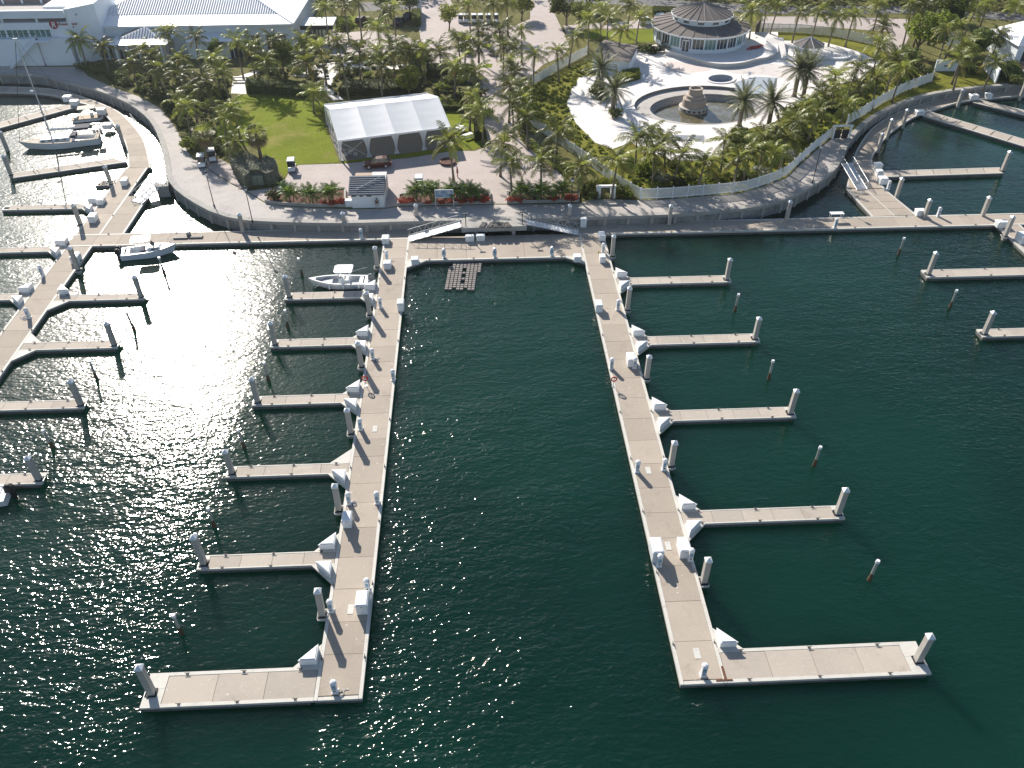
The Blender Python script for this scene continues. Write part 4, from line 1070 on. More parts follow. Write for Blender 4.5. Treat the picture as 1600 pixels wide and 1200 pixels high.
MB().box((2.9, 0, 0.75), (0.5, 1.1, 0.7)).build('helm_seat', NAVY, t); MB().box((0.9, 0, 0.65), (0.4, 1.8, 0.45)).build('stern_bench', WHITE, t); MB().box((3.6, 0, 0.85), (0.4, 1.2, 0.85)).build('console', WHITE, t)
t_top(t, 3.0, 2.0, 2.6, 0.9, 2.55)
m = MB(); m.tube([(4.8, 1.0, 1.55), (6.3, 0.6, 1.85), (7.3, 0, 1.95), (6.3, -0.6, 1.85), (4.8, -1.0, 1.55)], 0.025); m.build('bow_rail', ALU, t)
for s in (-0.42, 0.42): outboard(t, -0.05, s, 0.6, 1.15)

# sailing yacht
p0, p1 = W(158, 222, 0), W(33, 234, 0)
t = thing('sailing_yacht', 'white sailing yacht with tall mast and dark cockpit canopy in the upper left slip', 'yacht', (p0.x, p0.y, 0), atan2(p1.y - p0.y, p1.x - p0.x))
YL = (p1 - p0).length
hm, rim = hull_mesh(YL, 3.8, 1.15, 0.6, 1.6, 18, 0.7, 0.35)
hm.build('hull', WHITE, t)
dk, ck = deck_and_cockpit(rim, 1, 6, 0.7, 0.55); dk.build('deck', mat('teak_deck', (0.5, 0.44, 0.36), 0.8, 0.1, 2, 14), t); ck.build('cockpit', WHITE, t)
co = thing_part('coachroof', t, (0, 0, 0)); co.data = mesh_of(MB().taper((YL * 0.55, 0, 1.2), (YL * 0.4, 2.2), (YL * 0.34, 1.7), 0.5, (-0.2, 0)), 'coachroof', WHITE)
for i in range(4):
    for s in (-1, 1): MB().box((YL * 0.42 + i * 1.15, s * 1.0, 1.47), (0.6, 0.1, 0.16)).build('portlight', GLASS, co)
mx = YL * 0.58
ms = thing_part('mast', t, (0, 0, 0)); ms.data = mesh_of(MB().cyl((mx, 0, 1.5), (mx, 0, 18.2), 0.13, 0.1, 8), 'mast', ALU)
for z in (7.0, 12.2): MB().tube([(mx - 0.2, -1.0, z), (mx, 0, z + 0.1), (mx - 0.2, 1.0, z)], 0.04).build('spreader', ALU, ms)
MB().lathe([(0.02, 9.6), (0.3, 9.7), (0.3, 9.85), (0.02, 10.0)], 10, (mx + 0.45, 0, 0)).build('radar_dome', WHITE, ms)
MB().box((mx, 0, 18.25), (0.7, 0.08, 0.1)).build('masthead', ALU, ms)
MB().cyl((mx - 0.1, 0, 2.9), (mx - 4.8, 0, 2.8), 0.1, n=8).cyl((mx - 0.2, 0, 3.1), (mx - 4.6, 0, 2.98), 0.17, 0.12, 8).build('boom', WHITE, t)
st = MB(); st.tube([(mx, 0, 18.1), (YL - 0.3, 0, 1.6)], 0.045, 5); st.tube([(mx, 0, 18.1), (0.1, 0, 1.3)], 0.02, 4)
for s in (-1, 1): st.tube([(mx, 0, 18.0), (mx - 0.2, s * 1.0, 12.2), (mx - 0.3, s * 1.75, 1.3)], 0.018, 4); st.tube([(mx, 0, 12.2), (mx - 0.2, s * 1.0, 7.0), (mx - 0.3, s * 1.72, 1.3)], 0.015, 4)
st.build('rigging', DARKM, t)
bm_ = MB(); bm_.add([(0.7 * YL * 0.1 + 0.2, -1.35, 2.95), (3.6, -1.35, 2.95), (3.6, 1.35, 2.95), (0.7 * YL * 0.1 + 0.2, 1.35, 2.95), (0.9, -1.0, 3.2), (3.4, -1.0, 3.2), (3.4, 1.0, 3.2), (0.9, 1.0, 3.2)], [(4, 5, 6, 7), (0, 1, 5, 4), (1, 2, 6, 5), (2, 3, 7, 6), (3, 0, 4, 7)]); bm_.build('bimini', NAVY, t)
for x_ in (1.0, 3.5):
    for s in (-1, 1): MB().cyl((x_, s * 1.35, 1.1), (x_, s * 1.35, 2.97), 0.025, n=5).build('bimini_post', ALU, t)
MB().box((4.0, 0, 1.75), (0.9, 1.8, 0.5)).build('sprayhood', NAVY, t)
rl = MB()
for s in (-1, 1):
    pts_ = [(x_, s * (w_ - 0.08), z_ + 0.65) for x_, w_, z_ in rim[1:18:2]]; rl.tube(pts_ + [(YL - 0.1, 0, 2.2)], 0.018, 4)
    for q in pts_: rl.cyl((q[0], q[1], q[2] - 0.64), q, 0.018, n=4)
rl.build('lifelines', METAL, t)
MB().tube([(0.2, -1.2, 1.3), (0.1, -1.2, 2.6), (0.1, 1.2, 2.6), (0.2, 1.2, 1.3)], 0.05).build('stern_arch', ALU, t)
MB().box((0.1, 0, 2.7), (1.1, 2.2, 0.05)).build('solar_panel', mat('solar_cell', (0.25, 0.3, 0.36), 0.2, 0.1, spec=0.8), t)

# dinghy tied behind the yacht
p0 = W(152, 205, 0)
t = thing('inflatable_dinghy', 'small pale inflatable dinghy tied between the yacht stern and boardwalk', 'dinghy', (p0.x, p0.y, 0.0), 2.0)
ring = [(-1.4, 0.62), (0.6, 0.62), (1.2, 0.35), (1.45, 0), (1.2, -0.35), (0.6, -0.62), (-1.4, -0.62)]
MB().tube([(a, b, 0.3) for a, b in ring], 0.22, 8).build('tube', mat('pale_hypalon', (0.6, 0.61, 0.62), 0.6, 0.05), t, smooth=True)
MB().prism([(-1.3, -0.5), (0.8, -0.45), (1.1, 0), (0.8, 0.45), (-1.3, 0.5)], 0.1, 0.16).build('floor_board', GREYP, t)
MB().box((-0.2, 0, 0.42), (0.25, 1.0, 0.04)).build('thwart', TEAK, t); outboard(t, -1.35, 0, 0.3, 0.6)

# small pontoon boat with sun deck beyond the yacht
p0 = W(137, 187, 0)
t = thing('pontoon_boat', 'small white flat-topped boat moored beyond the yacht by the boardwalk', 'boat', (p0.x, p0.y, 0), 0.25)
for s in (-1, 1): MB().cyl((-2.4, s * 0.8, 0.15), (2.2, s * 0.8, 0.15), 0.32, n=10).cyl((2.2, s * 0.8, 0.15), (2.9, s * 0.8, 0.35), 0.32, 0.05, 10).build('pontoon', ALU, t)
MB().box((0, 0, 0.52), (5.2, 2.2, 0.1)).build('deck', TEAK, t)
MB().box((0.4, 0, 2.3), (3.0, 2.0, 0.08)).build('canopy', mat('sand_canvas', (0.6, 0.55, 0.46), 0.8, 0.06), t)
for i in (-0.8, 1.7):
    for s in (-1, 1): MB().cyl((i, s * 0.9, 0.55), (i, s * 0.9, 2.28), 0.03, n=6).build('canopy_post', ALU, t)
MB().box((-1.8, 0, 0.8), (0.6, 1.8, 0.45)).build('stern_seat', WHITE, t); MB().box((0.9, 0.4, 0.9), (0.5, 0.6, 0.7)).build('console', WHITE, t)

# motorboat half out of the picture at the left edge
p0 = W(16, 779, 0)
t = thing('motorboat', 'white motorboat stern with black outboard at the left picture edge', 'boat', (p0.x, p0.y, 0), pi + 0.15)
hm, rim = hull_mesh(7.0, 2.5, 0.85, 0.4, 0.8, 14, 0.94, 0.35)
hm.build('hull', WHITE, t); dk, ck = deck_and_cockpit(rim, 1, 11, 0.35); dk.build('deck', WHITE, t); ck.build('cockpit', WHITE, t)
MB().box((0.9, 0, 0.6), (0.5, 1.7, 0.45)).build('stern_bench', WHITE, t); MB().taper((3.4, 0, 0.36), (0.9, 0.9), (0.55, 0.8), 1.0).build('console', WHITE, t)
outboard(t, -0.05, 0, 0.55, 1.4)

# mooring lines
LINE = mat('mooring_rope', (0.5, 0.48, 0.42), 0.9, 0.1)
for nm, segs in (('center_console_boat', (((0.4, -1.05, 0.95), (-0.6, -1.9, 0.66)), ((6.3, 0.9, 1.1), (6.9, 1.55, 0.66)), ((0.4, 1.05, 0.95), (0.0, 1.7, 0.66)))), ('walkaround_boat', (((0.5, 1.1, 1.05), (-0.4, 2.6, 0.66)), ((6.6, 0.5, 1.4), (8.0, 1.6, 0.66)))), ('sailing_yacht', (((0.5, 1.2, 1.25), (-1.2, 2.2, 0.66)), ((0.5, -1.2, 1.25), (-1.6, -2.0, 0.66)), ((11.0, -1.0, 1.4), (12.2, -3.2, 0.66))))):
    bo = bpy.data.objects[nm]
    for a, b in segs:
        m_ = [(a[i] + b[i]) / 2 - (0.18 if i == 2 else 0) for i in range(3)]; MB().tube([a, m_, b], 0.03, 5).build('mooring_line', LINE, bo)
for nm, ys_ in (('center_console_boat', (1.2, 3.2, 5.0)), ('walkaround_boat', (1.4, 3.4, 5.0))):
    bo = bpy.data.objects[nm]
    for x_ in ys_: MB().lathe([(0.03, 0.2), (0.13, 0.3), (0.13, 0.75), (0.03, 0.85)], 8, (x_, 1.36, 0)).build('fender', WHITE if nm[0] == 'c' else NAVY, bo, smooth=True)

# ------------------------------------------------------------------ marquee tent
FLc, FRc = W(533, 252), W(705, 230)
u = (FRc - FLc); TL = u.length; ta = atan2(u.y, u.x); TD = 16.4
t = thing('marquee_tent', 'large white marquee tent with open draped front on the lawn', 'tent', FLc, ta)
EH = 3.55
mid = FLc + Vector((-sin(ta), cos(ta), 0)) * TD / 2
RH = EH + 2.2
MB().bbox(-0.1, TL + 0.1, -0.1, TD + 0.1, 0.0, 0.05).build('floor', GREYFL, t)
for b in range(4):
    x0, x1 = TL * b / 4, TL * (b + 1) / 4
    for side in (0, 1):
        m = MB(); nu, nv = 6, 9; v = []; f = []
        for j in range(nv + 1):
            for i in range(nu + 1):
                a, c = i / nu, j / nv
                sag = 0.2 * (1 - (2 * a - 1) ** 2) * (0.35 + 0.65 * abs(sin(c * pi * 4)) ** 1.5)
                yy = -0.25 + (TD / 2 + 0.25) * c; zz = EH + (RH - EH) * c - sag * (1 - 0.15 * c)
                if side: yy = TD - yy
                v.append((x0 + 0.06 + (x1 - x0 - 0.12) * a, yy, zz))
        for j in range(nv):
            for i in range(nu):
                q = (j * (nu + 1) + i, j * (nu + 1) + i + 1, (j + 1) * (nu + 1) + i + 1, (j + 1) * (nu + 1) + i); f.append(q if not side else q[::-1])
        m.add(v, f).build('roof_panel', TENTF, t, smooth=True)
for k in range(5):
    x = TL * k / 4
    m = MB(); w = 0.1
    for s in (0, 1):
        y0, y1 = (0, TD / 2) if not s else (TD, TD / 2)
        m.add([(x - w, y0, EH - 0.02), (x + w, y0, EH - 0.02), (x + w, y1, RH + 0.03), (x - w, y1, RH + 0.03), (x - w, y0, EH + 0.06), (x + w, y0, EH + 0.06), (x + w, y1, RH + 0.11), (x - w, y1, RH + 0.11)], [(4, 5, 6, 7), (0, 1, 5, 4), (1, 2, 6, 5), (2, 3, 7, 6), (3, 0, 4, 7), (3, 2, 1, 0)])
    m.build('rafter', TENTF, t)
    for y in (0.1, TD - 0.1): MB().box((x, y, EH / 2), (0.16, 0.16, EH)).build('leg', ALU, t)
    # drapes gathered at the front legs
    for s in (-1, 1):
        if (k == 0 and s < 0) or (k == 4 and s > 0): continue
        d = MB(); nn_ = 7; v = []; f = []
        for j in range(9):
            c = j / 8; wdt = 0.62 * (1 - c) ** 3.0 + 0.08 if c < 0.8 else 0.16 + (c - 0.8) * 1.0
            for i in range(nn_):
                a = i / (nn_ - 1); v.append((x + s * (0.09 + a * wdt), 0.02 + 0.07 * sin(i * 2.2 + k), EH - 0.05 - c * (EH - 0.1)))
        for j in range(8):
            for i in range(nn_ - 1): f.append((j * nn_ + i, j * nn_ + i + 1, (j + 1) * nn_ + i + 1, (j + 1) * nn_ + i))
        d.add(v, f).build('drape', TENTF, t, smooth=True)
for y in (-0.25, TD + 0.25): MB().box((TL / 2, y, EH + 0.0), (TL + 0.1, 0.06, 0.32)).build('valance', TENTF, t)
for x in (-0.05, TL + 0.05):
    m = MB().add([(x, -0.2, EH), (x, TD + 0.2, EH), (x, TD / 2, RH), (x + 0.05, -0.2, EH), (x + 0.05, TD + 0.2, EH), (x + 0.05, TD / 2, RH)], [(0, 1, 2), (5, 4, 3), (0, 3, 4, 1), (1, 4, 5, 2), (2, 5, 3, 0)])
    m.build('gable', TENTF, t)
    for k in range(4):
        y0, y1 = TD * k / 4 + 0.2, TD * (k + 1) / 4 - 0.2
        if x < 0 and k % 2 == 0:
            MB().add([(x, y0, 0.1), (x, y0 + 0.7, 0.1), (x, y0 + 1.6, EH), (x, y0, EH)], [(0, 1, 2, 3)]).build('drape', TENTF, t)
        MB().box((x, TD * (k + 1) / 4, EH / 2), (0.14, 0.14, EH - 0.04)).build('side_post', ALU, t)
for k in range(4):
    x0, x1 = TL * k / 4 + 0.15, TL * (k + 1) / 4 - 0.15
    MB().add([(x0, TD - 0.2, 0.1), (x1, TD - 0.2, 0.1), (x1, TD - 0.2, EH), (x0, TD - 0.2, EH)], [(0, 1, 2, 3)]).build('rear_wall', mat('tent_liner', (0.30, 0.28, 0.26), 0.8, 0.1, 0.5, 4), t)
MB().tube([(0.3, 0.5, 0.3), (TL / 4 - 0.3, 0.6, 3.0)], 0.03).tube([(0.3, 0.6, 3.0), (TL / 4 - 0.3, 0.5, 0.3)], 0.03).build('brace_cable', ALU, t)
# stacked chairs just inside, furniture outside the tent
def stacked(name, label, cat, pos, d, m, z):
    e = thing(name, label, cat, (pos[0], pos[1], z), random.uniform(0, 3))
    for k in range(d): MB().box((0, 0, 0.35 + k * 0.09), (0.5, 0.5, 0.04)).box((0, 0.24, 0.6 + k * 0.09), (0.5, 0.05, 0.45)).build('seat', m, e)
    for i in (-1, 1):
        for j in (-1, 1): MB().box((i * 0.22, j * 0.22, 0.17), (0.04, 0.04, 0.34)).build('leg', m, e)
c_, s_ = cos(ta), sin(ta)
for i, (a, b) in enumerate(((1.0, 1.2), (1.8, 1.7), (2.6, 1.0), (2.2, 2.6))):
    stacked('chair_stack', 'stack of pale chairs inside the left front tent corner, %s from the post' % ORD[i], 'chairs', (FLc.x + a * c_ - b * s_, FLc.y + a * s_ + b * c_), 6 - i, CLOTHL, LZ + 0.05)

# picnic tables right of the tent
def picnic(px, py, label, rz):
    x, y, _ = W(px, py)
    e = thing('picnic_table', label, 'picnic table', (x, y, LZ + 0.014), rz, group='white picnic tables by the tent')
    MB().box((0, 0, 0.74), (1.9, 0.8, 0.05)).build('table_top', WHITEP, e)
    for s in (-1, 1):
        MB().box((0, s * 0.75, 0.44), (1.9, 0.28, 0.05)).build('bench', WHITEP, e)
        MB().box((s * 0.7, 0, 0.42), (0.08, 1.7, 0.06)).box((s * 0.7, 0.3, 0.36), (0.08, 0.08, 0.72)).box((s * 0.7, -0.3, 0.36), (0.08, 0.08, 0.72)).build('trestle', WHITEP, e)


picnic(719, 205, 'white picnic table on the grass right of the tent, the farther one', 1.2); picnic(731, 216, 'white picnic table on the grass right of the tent, the nearer one', 0.6)

# ------------------------------------------------------------------ dockside kiosk
kL, kR = W(551, 325.5), W(601, 324.5)
t = thing('harbour_kiosk', 'small white harbour kiosk with grey slatted roof and conduit rail behind the seawall', 'kiosk', kL)
KW, KD, KH = kR.x - kL.x, 3.4, 2.35
MB().bbox(0, KW, 0, KD, 0.02, KH).build('wall', WHITEP, t)
for (a, b) in ((0.05, 0.75), (1.25, 1.75), (2.3, 3.0)): MB().bbox(a, b, -0.03, 0.02, 1.85, 2.05).build('vent_window', GLASS, t)
MB().bbox(KW - 0.02, KW + 0.03, 0.9, 2.3, 0.05, 2.05).build('door', STUCCO, t)
rf = thing_part('roof', t, (0, 0, 0)); y0, y1, z0, z1 = -0.45, KD - 0.2, KH + 0.02, KH + 1.35
rf.data = mesh_of(MB().add([(-0.35, y0, z0), (KW + 0.2, y0, z0), (KW + 0.2, y1, z1), (-0.35, y1, z1), (-0.35, y0, z0 - 0.12), (KW + 0.2, y0, z0 - 0.12), (KW + 0.2, y1, z0 - 0.12), (-0.35, y1, z0 - 0.12)], [(0, 1, 2, 3), (0, 4, 5, 1), (1, 5, 6, 2), (2, 6, 7, 3), (3, 7, 4, 0)]), 'roof', mat('kiosk_roof', (0.11, 0.14, 0.17), 0.6, 0.15, 1, 6))
for k in range(9):
    f0 = (k + 0.3) / 9; yy = y0 + (y1 - y0) * f0; zz = z0 + (z1 - z0) * f0
    MB().box((KW / 2 - 0.07, yy, zz + 0.05), (KW + 0.5, 0.05, 0.05)).build('roof_slat', mat('slat_grey', (0.3, 0.32, 0.34), 0.6, 0.1), rf)
MB().tube([(0.8, y0 + 0.9, z0 + 0.5), (KW, y1 - 0.3, z1 + 0.15)], 0.04).build('conduit', ALU, rf)
MB().bbox(0.1, KW * 0.55, KD + 0.01, KD + 3.2, 0.02, 2.6).build('rear_store', TAN, t); MB().bbox(KW * 0.55 + 0.01, KW + 0.1, KD + 0.01, KD + 3.4, 0.02, 2.62).build('rear_tank', mat('pale_render', (0.55, 0.54, 0.53), 0.8, 0.08), t)
# ice box beside kiosk
x, y, _ = W(546, 322)
t = thing('ice_chest', 'white ice chest standing against the left end of the kiosk', 'chest', (x, y, LZ + 0.03))
MB().box((0, 0, 0.45), (1.0, 0.8, 0.9)).build('body', WHITE, t, bevel=0.03); MB().taper((0, 0, 0.905), (1.06, 0.86), (0.96, 0.7), 0.14).build('lid', WHITE, t)

# notice board
x, y, _ = W(695, 323); xw = (W(709, 323) - W(681, 323)).length
t = thing('notice_board', 'white framed notice board on two posts before the middle planter', 'sign', (x, y, LZ + 0.03))
for s in (-1, 1): MB().cyl((s * xw / 2, 0, 0), (s * xw / 2, 0, 2.7), 0.05, n=8).build('post', ALU, t)
MB().box((0, 0, 2.1), (xw - 0.1, 0.06, 1.1)).build('panel', SIGNP, t)
for z in (1.5, 2.7): MB().box((0, -0.01, z), (xw, 0.09, 0.08)).build('frame_bar', ALU, t)

# planters with low walls
def planter(label, px):
    t = thing('planter', label, 'planter')
    P = W2(px); I = offset_ring(P, -0.3)
    n = len(P)
    for i in range(n):
        j = (i + 1) % n
        MB().prism([P[i], P[j], I[j], I[i]], LZ + 0.01, LZ + 0.5).build('wall', SEAW, t)
    MB().prism(I, LZ + 0.01, LZ + 0.34).build('mulch', MULCH, t)
    return t


planter('long low planter left of the kiosk with three leafy palms', [(414, 317), (440, 321), (500, 324), (541, 324), (541, 298), (480, 301), (421, 302)])
planter('long low planter between kiosk and central steps with red flowers', [(621, 322), (768, 319), (766, 301), (700, 303), (640, 305), (622, 308)])
planter('low planter right of the central steps with red flowers', [(792, 318.5), (905, 316), (905, 303), (840, 303), (792, 304)])

# white gate pavilion beside the fence
t = thing('gate_arch', 'small white gate with two pillars and a beam at the fence corner', 'gate')
for a, b in ((932, 938), (954, 961)):
    A, B = W(a, 311), W(b, 311); MB().bbox(A.x, B.x, A.y, A.y + 0.8, LZ + 0.01, LZ + 1.7).build('pillar', WHITEP, t)
A, B = W(931, 311), W(962, 311)
MB().bbox(A.x, B.x, A.y + 0.25, A.y + 0.7, LZ + 1.701, LZ + 2.0).build('beam', WHITEP, t)
A, B = W(939, 311), W(953, 311); m = MB()
for k in range(9): xx = A.x + (B.x - A.x) * (k + 0.5) / 9; m.box((xx, A.y + 0.5, LZ + 0.65), (0.04, 0.04, 1.2))
m.box(((A.x + B.x) / 2, A.y + 0.5, LZ + 1.27), (B.x - A.x - 0.05, 0.05, 0.05)); m.build('gate_leaf', DARKM, t)
t = thing('gate_arch', 'small white frame gate on the right promenade where the fence turns', 'gate')
A, B = W(1300, 217), W(1326, 217)
for xx in (A.x, B.x): MB().box((xx, A.y, LZ + 1.1), (0.3, 0.3, 2.2)).build('pillar', WHITEP, t)
MB().box(((A.x + B.x) / 2, A.y, LZ + 2.32), (B.x - A.x + 0.5, 0.5, 0.24)).build('beam', WHITEP, t)
for k in (0, 1): MB().box((A.x + (B.x - A.x) * (0.27 + 0.46 * k), A.y, LZ + 0.85), ((B.x - A.x) * 0.4, 0.06, 1.6)).build('gate_leaf', DARKM, t)

# ------------------------------------------------------------------ white picket fences
def fence(label, px, h=1.85, step=2.4, z=LZ):
    t = thing('picket_fence', label, 'fence')
    P = resample([tuple(p) for p in W2(px, z)], step)
    for i, p in enumerate(P):
        MB().box((p.x, p.y, z + h / 2 + 0.05), (0.14, 0.14, h + 0.1)).taper((p.x, p.y, z + h + 0.1), (0.2, 0.2), (0.02, 0.02), 0.12).build('post', WHITEP, t)
    for a, b in zip(P, P[1:]):
        d = b - a; L = d.length; az = atan2(d.y, d.x); m = MB(); k = max(3, int(L / 0.135))
        for i in range(k):
            c = a + d * ((i + 0.5) / k); m.box((c.x, c.y, z + h / 2 + 0.04), (0.085, 0.025, h - 0.16), az)
        mid_ = (a + b) / 2
        for zz in (0.28, h - 0.12): m.box((mid_.x, mid_.y, z + zz), (L - 0.14, 0.06, 0.11), az)
        m.build('picket_panel', WHITEP, t)


fence('white picket fence between the avenue palms and the rough grass, upper stretch', [(917, 86), (875, 108), (832, 134)])
fence('white picket fence slanting from the avenue down to the promenade corner', [(826, 190), (834, 199), (875, 227), (920, 258), (955, 285), (1000, 312)])
fence('long curved white picket fence along the right promenade', [(1001, 312), (1037, 311), (1087, 307), (1157, 301), (1200, 288), (1227, 276), (1245, 259), (1270, 236), (1298, 214)])
fence('white picket fence above the curved seawall at upper right', [(1322, 196), (1341, 185), (1376, 163), (1413, 143), (1455, 128)], 2.0)
fence('white picket fence behind the pool terrace, beyond the small gazebo', [(1182, 49), (1250, 51), (1300, 56), (1362, 70)], 1.9)

# ------------------------------------------------------------------ pool terrace, fountain basin, spa
deck_px = [(968, 76), (1040, 68), (1180, 62), (1287, 66), (1340, 80), (1376, 97), (1340, 125), (1290, 136), (1250, 161), (1210, 191), (1152, 206), (1126, 241), (1100, 251), (1050, 251), (1010, 235), (985, 223), (957, 233), (930, 223), (900, 193), (885, 163), (893, 140), (905, 121), (940, 118), (962, 96)]
struct(MB().sheet(W2(deck_px), LZ + 0.04, [basin_o, spa_h]).build('pool_deck', POOLD))
fb = thing('fountain_basin', 'large drained kidney-shaped stone basin with stepped rim around the fountain', 'basin')
n = len(basin_o)
m = MB()
for i in range(n):
    j = (i + 1) % n; a, b, c, d = basin_o[i], basin_o[j], basin_i[j], basin_i[i]
    m.add([(*a, LZ + 0.05), (*b, LZ + 0.05), (*b, LZ - 0.5), (*a, LZ - 0.5)], [(0, 1, 2, 3)])
m.build('outer_wall', mat('dark_stone_wall_shade', (0.22, 0.21, 0.2), 0.9, 0.2, 0.6, 6), fb)  # shade on the sunken wall is put into its darker stone colour
for i in range(n):
    j = (i + 1) % n; a, b, c, d = basin_o[i], basin_o[j], basin_i[j], basin_i[i]
    MB().add([(*a, LZ - 0.5), (*b, LZ - 0.5), (*c, LZ - 0.5), (*d, LZ - 0.5)], [(0, 1, 2, 3)]).build('rim_slab', mat('rim_stone', (0.45, 0.42, 0.39), 0.9, 0.15, 0.5, 6, rnd=0.25, stain=((0.28, 0.26, 0.24), 0.4, 0.52, 0.6)), fb)
prev = basin_i; pzv = LZ - 0.5
for k in range(4):
    nxt = offset_ring(prev, -0.28); m = MB()
    for i in range(n):
        j = (i + 1) % n
        m.add([(*prev[i], pzv), (*prev[j], pzv), (*prev[j], pzv - 0.3), (*prev[i], pzv - 0.3)], [(0, 1, 2, 3)]); m.add([(*prev[i], pzv - 0.3), (*prev[j], pzv - 0.3), (*nxt[j], pzv - 0.3), (*nxt[i], pzv - 0.3)], [(0, 1, 2, 3)])
    m.build('step', mat('step_stone', (0.36, 0.35, 0.34), 0.9, 0.15, 0.6, 6), fb); prev = nxt; pzv -= 0.3
MB().sheet(offset_ring(prev, 0.3), pzv + 0.05).build('stagnant_water', POOLW, fb)
fx, fy = W(1087, 178, pzv)[:2]
ft = thing('fountain', 'round three-tiered coral stone fountain standing in the drained basin', 'fountain', (fx, fy + 2.2, pzv + 0.0))
MB().lathe([(2.75, -0.2), (2.8, 0.75), (2.65, 0.85), (2.3, 0.86)], 32, cap=False).build('base_tier', mat('fountain_base_stone', (0.5, 0.46, 0.42), 0.9, 0.12, 0.8, 7), ft)
MB().lathe([(2.31, 0.87), (2.2, 2.2), (2.05, 2.35), (1.75, 2.36)], 32, cap=False).build('middle_tier', STONE, ft)
MB().lathe([(1.76, 2.37), (1.7, 2.9), (1.35, 3.0), (1.25, 3.9), (1.35, 4.05), (1.3, 4.15), (1.05, 4.15), (1.0, 3.8), (0.02, 3.75)], 32, cap=False).build('top_tier', STONE, ft)
for k in range(6):
    a = -pi / 2 + (k - 2.5) * 0.35; MB().box((2.8 * cos(a), 2.8 * sin(a), 0.5), (0.1, 0.4, 0.3), a).build('spout', DARKM, ft)
sp = thing('spa_pool', 'small round drained spa with white rim between pavilion and fountain', 'spa')
m = MB(); n2 = len(spa_h); so = offset_ring(spa_h, 0.55)
for i in range(n2):
    j = (i + 1) % n2; m.add([(*spa_h[i], LZ + 0.2), (*spa_h[j], LZ + 0.2), (*so[j], LZ + 0.2), (*so[i], LZ + 0.2), (*so[i], LZ + 0.041), (*so[j], LZ + 0.041)], [(0, 1, 2, 3), (3, 2, 5, 4)])
m.build('rim', POOLD, sp)
m = MB()
for i in range(n2):
    j = (i + 1) % n2; m.add([(*spa_h[i], LZ + 0.2), (*spa_h[j], LZ + 0.2), (*spa_h[j], LZ - 0.9), (*spa_h[i], LZ - 0.9)], [(0, 1, 2, 3)])
m.sheet(spa_h, LZ - 0.9); m.build('tiled_wall', mat('spa_tile', (0.36, 0.39, 0.44), 0.5, 0.2, 1.5, 8), sp)
# shallow drained lagoon and dark trough
struct(MB().sheet(W2([(1035, 103), (1046, 95), (1070, 97), (1095, 101), (1112, 107), (1108, 111), (1080, 114), (1050, 112)], LZ), LZ + 0.052).build('lagoon_floor', mat('pink_plaster', (0.62, 0.54, 0.5), 0.85, 0.1, 0.4, 4)))
struct(MB().sheet(W2([(1150, 128), (1180, 120), (1215, 122), (1212, 136), (1190, 146), (1160, 148), (1148, 140)], LZ), LZ + 0.05).build('lagoon_water', mat('grey_pool_floor', (0.36, 0.4, 0.44), 0.4, 0.15, 0.4, 4)))
struct(MB().sheet(W2([(1114, 106), (1160, 104), (1200, 100), (1260, 104), (1300, 112), (1290, 122), (1240, 126), (1200, 118), (1150, 116)], LZ), LZ + 0.048).build('lagoon_bed', mat('stained_plaster', (0.6, 0.55, 0.52), 0.85, 0.12, 0.3, 4, stain=((0.2, 0.18, 0.17), 0.35, 0.58, 0.8))))
t = thing('stone_trough', 'long grey sunken trough in the white terrace before the fountain', 'trough')
P = W2([(1040, 212), (1100, 213), (1101, 221), (1046, 220)])
MB().prism(offset_ring(P, 0.15), LZ + 0.03, LZ + 0.16).build('rim', POOLD, t); MB().sheet(P, LZ + 0.165).build('basin', mat('grey_tile', (0.25, 0.26, 0.27), 0.4, 0.2, 0.8, 6), t)

# raised terrace below the pavilion
ter_px = [(1040, 80), (1057, 82.5), (1080, 90), (1112, 98), (1137, 99.5), (1162, 97), (1182, 91), (1200, 89), (1215, 80), (1215, 50), (1040, 50)]
TZ = LZ + 0.95
t = thing('pavilion_terrace', 'raised white terrace with curved retaining wall in front of the round pavilion', 'terrace')
P = [tuple(p) for p in smooth_line(W2(ter_px[:9], TZ), 2)] + W2(ter_px[9:], TZ)
MB().prism(P, LZ + 0.03, TZ - 0.13).build('retaining_wall', mat('terrace_wall', (0.55, 0.54, 0.53), 0.85, 0.1, 0.4, 5, stain=((0.3, 0.29, 0.28), 0.5, 0.58, 0.6)), t)
MB().prism(offset_ring(P, 0.14), TZ - 0.129, TZ).build('coping', POOLD, t)

# ------------------------------------------------------------------ round pavilion
c0 = W(1108, 84, TZ); PR = 10.0
t = thing('round_pavilion', 'round glazed pavilion with two-tiered brown shingle roof and white frames', 'pavilion', (c0.x, c0.y + PR, TZ))
NS = 24; WH = 3.3


def ringpt(r, k, z): a = 2 * pi * (k + 0.5) / NS - pi / 2; return (r * cos(a), r * sin(a), z)


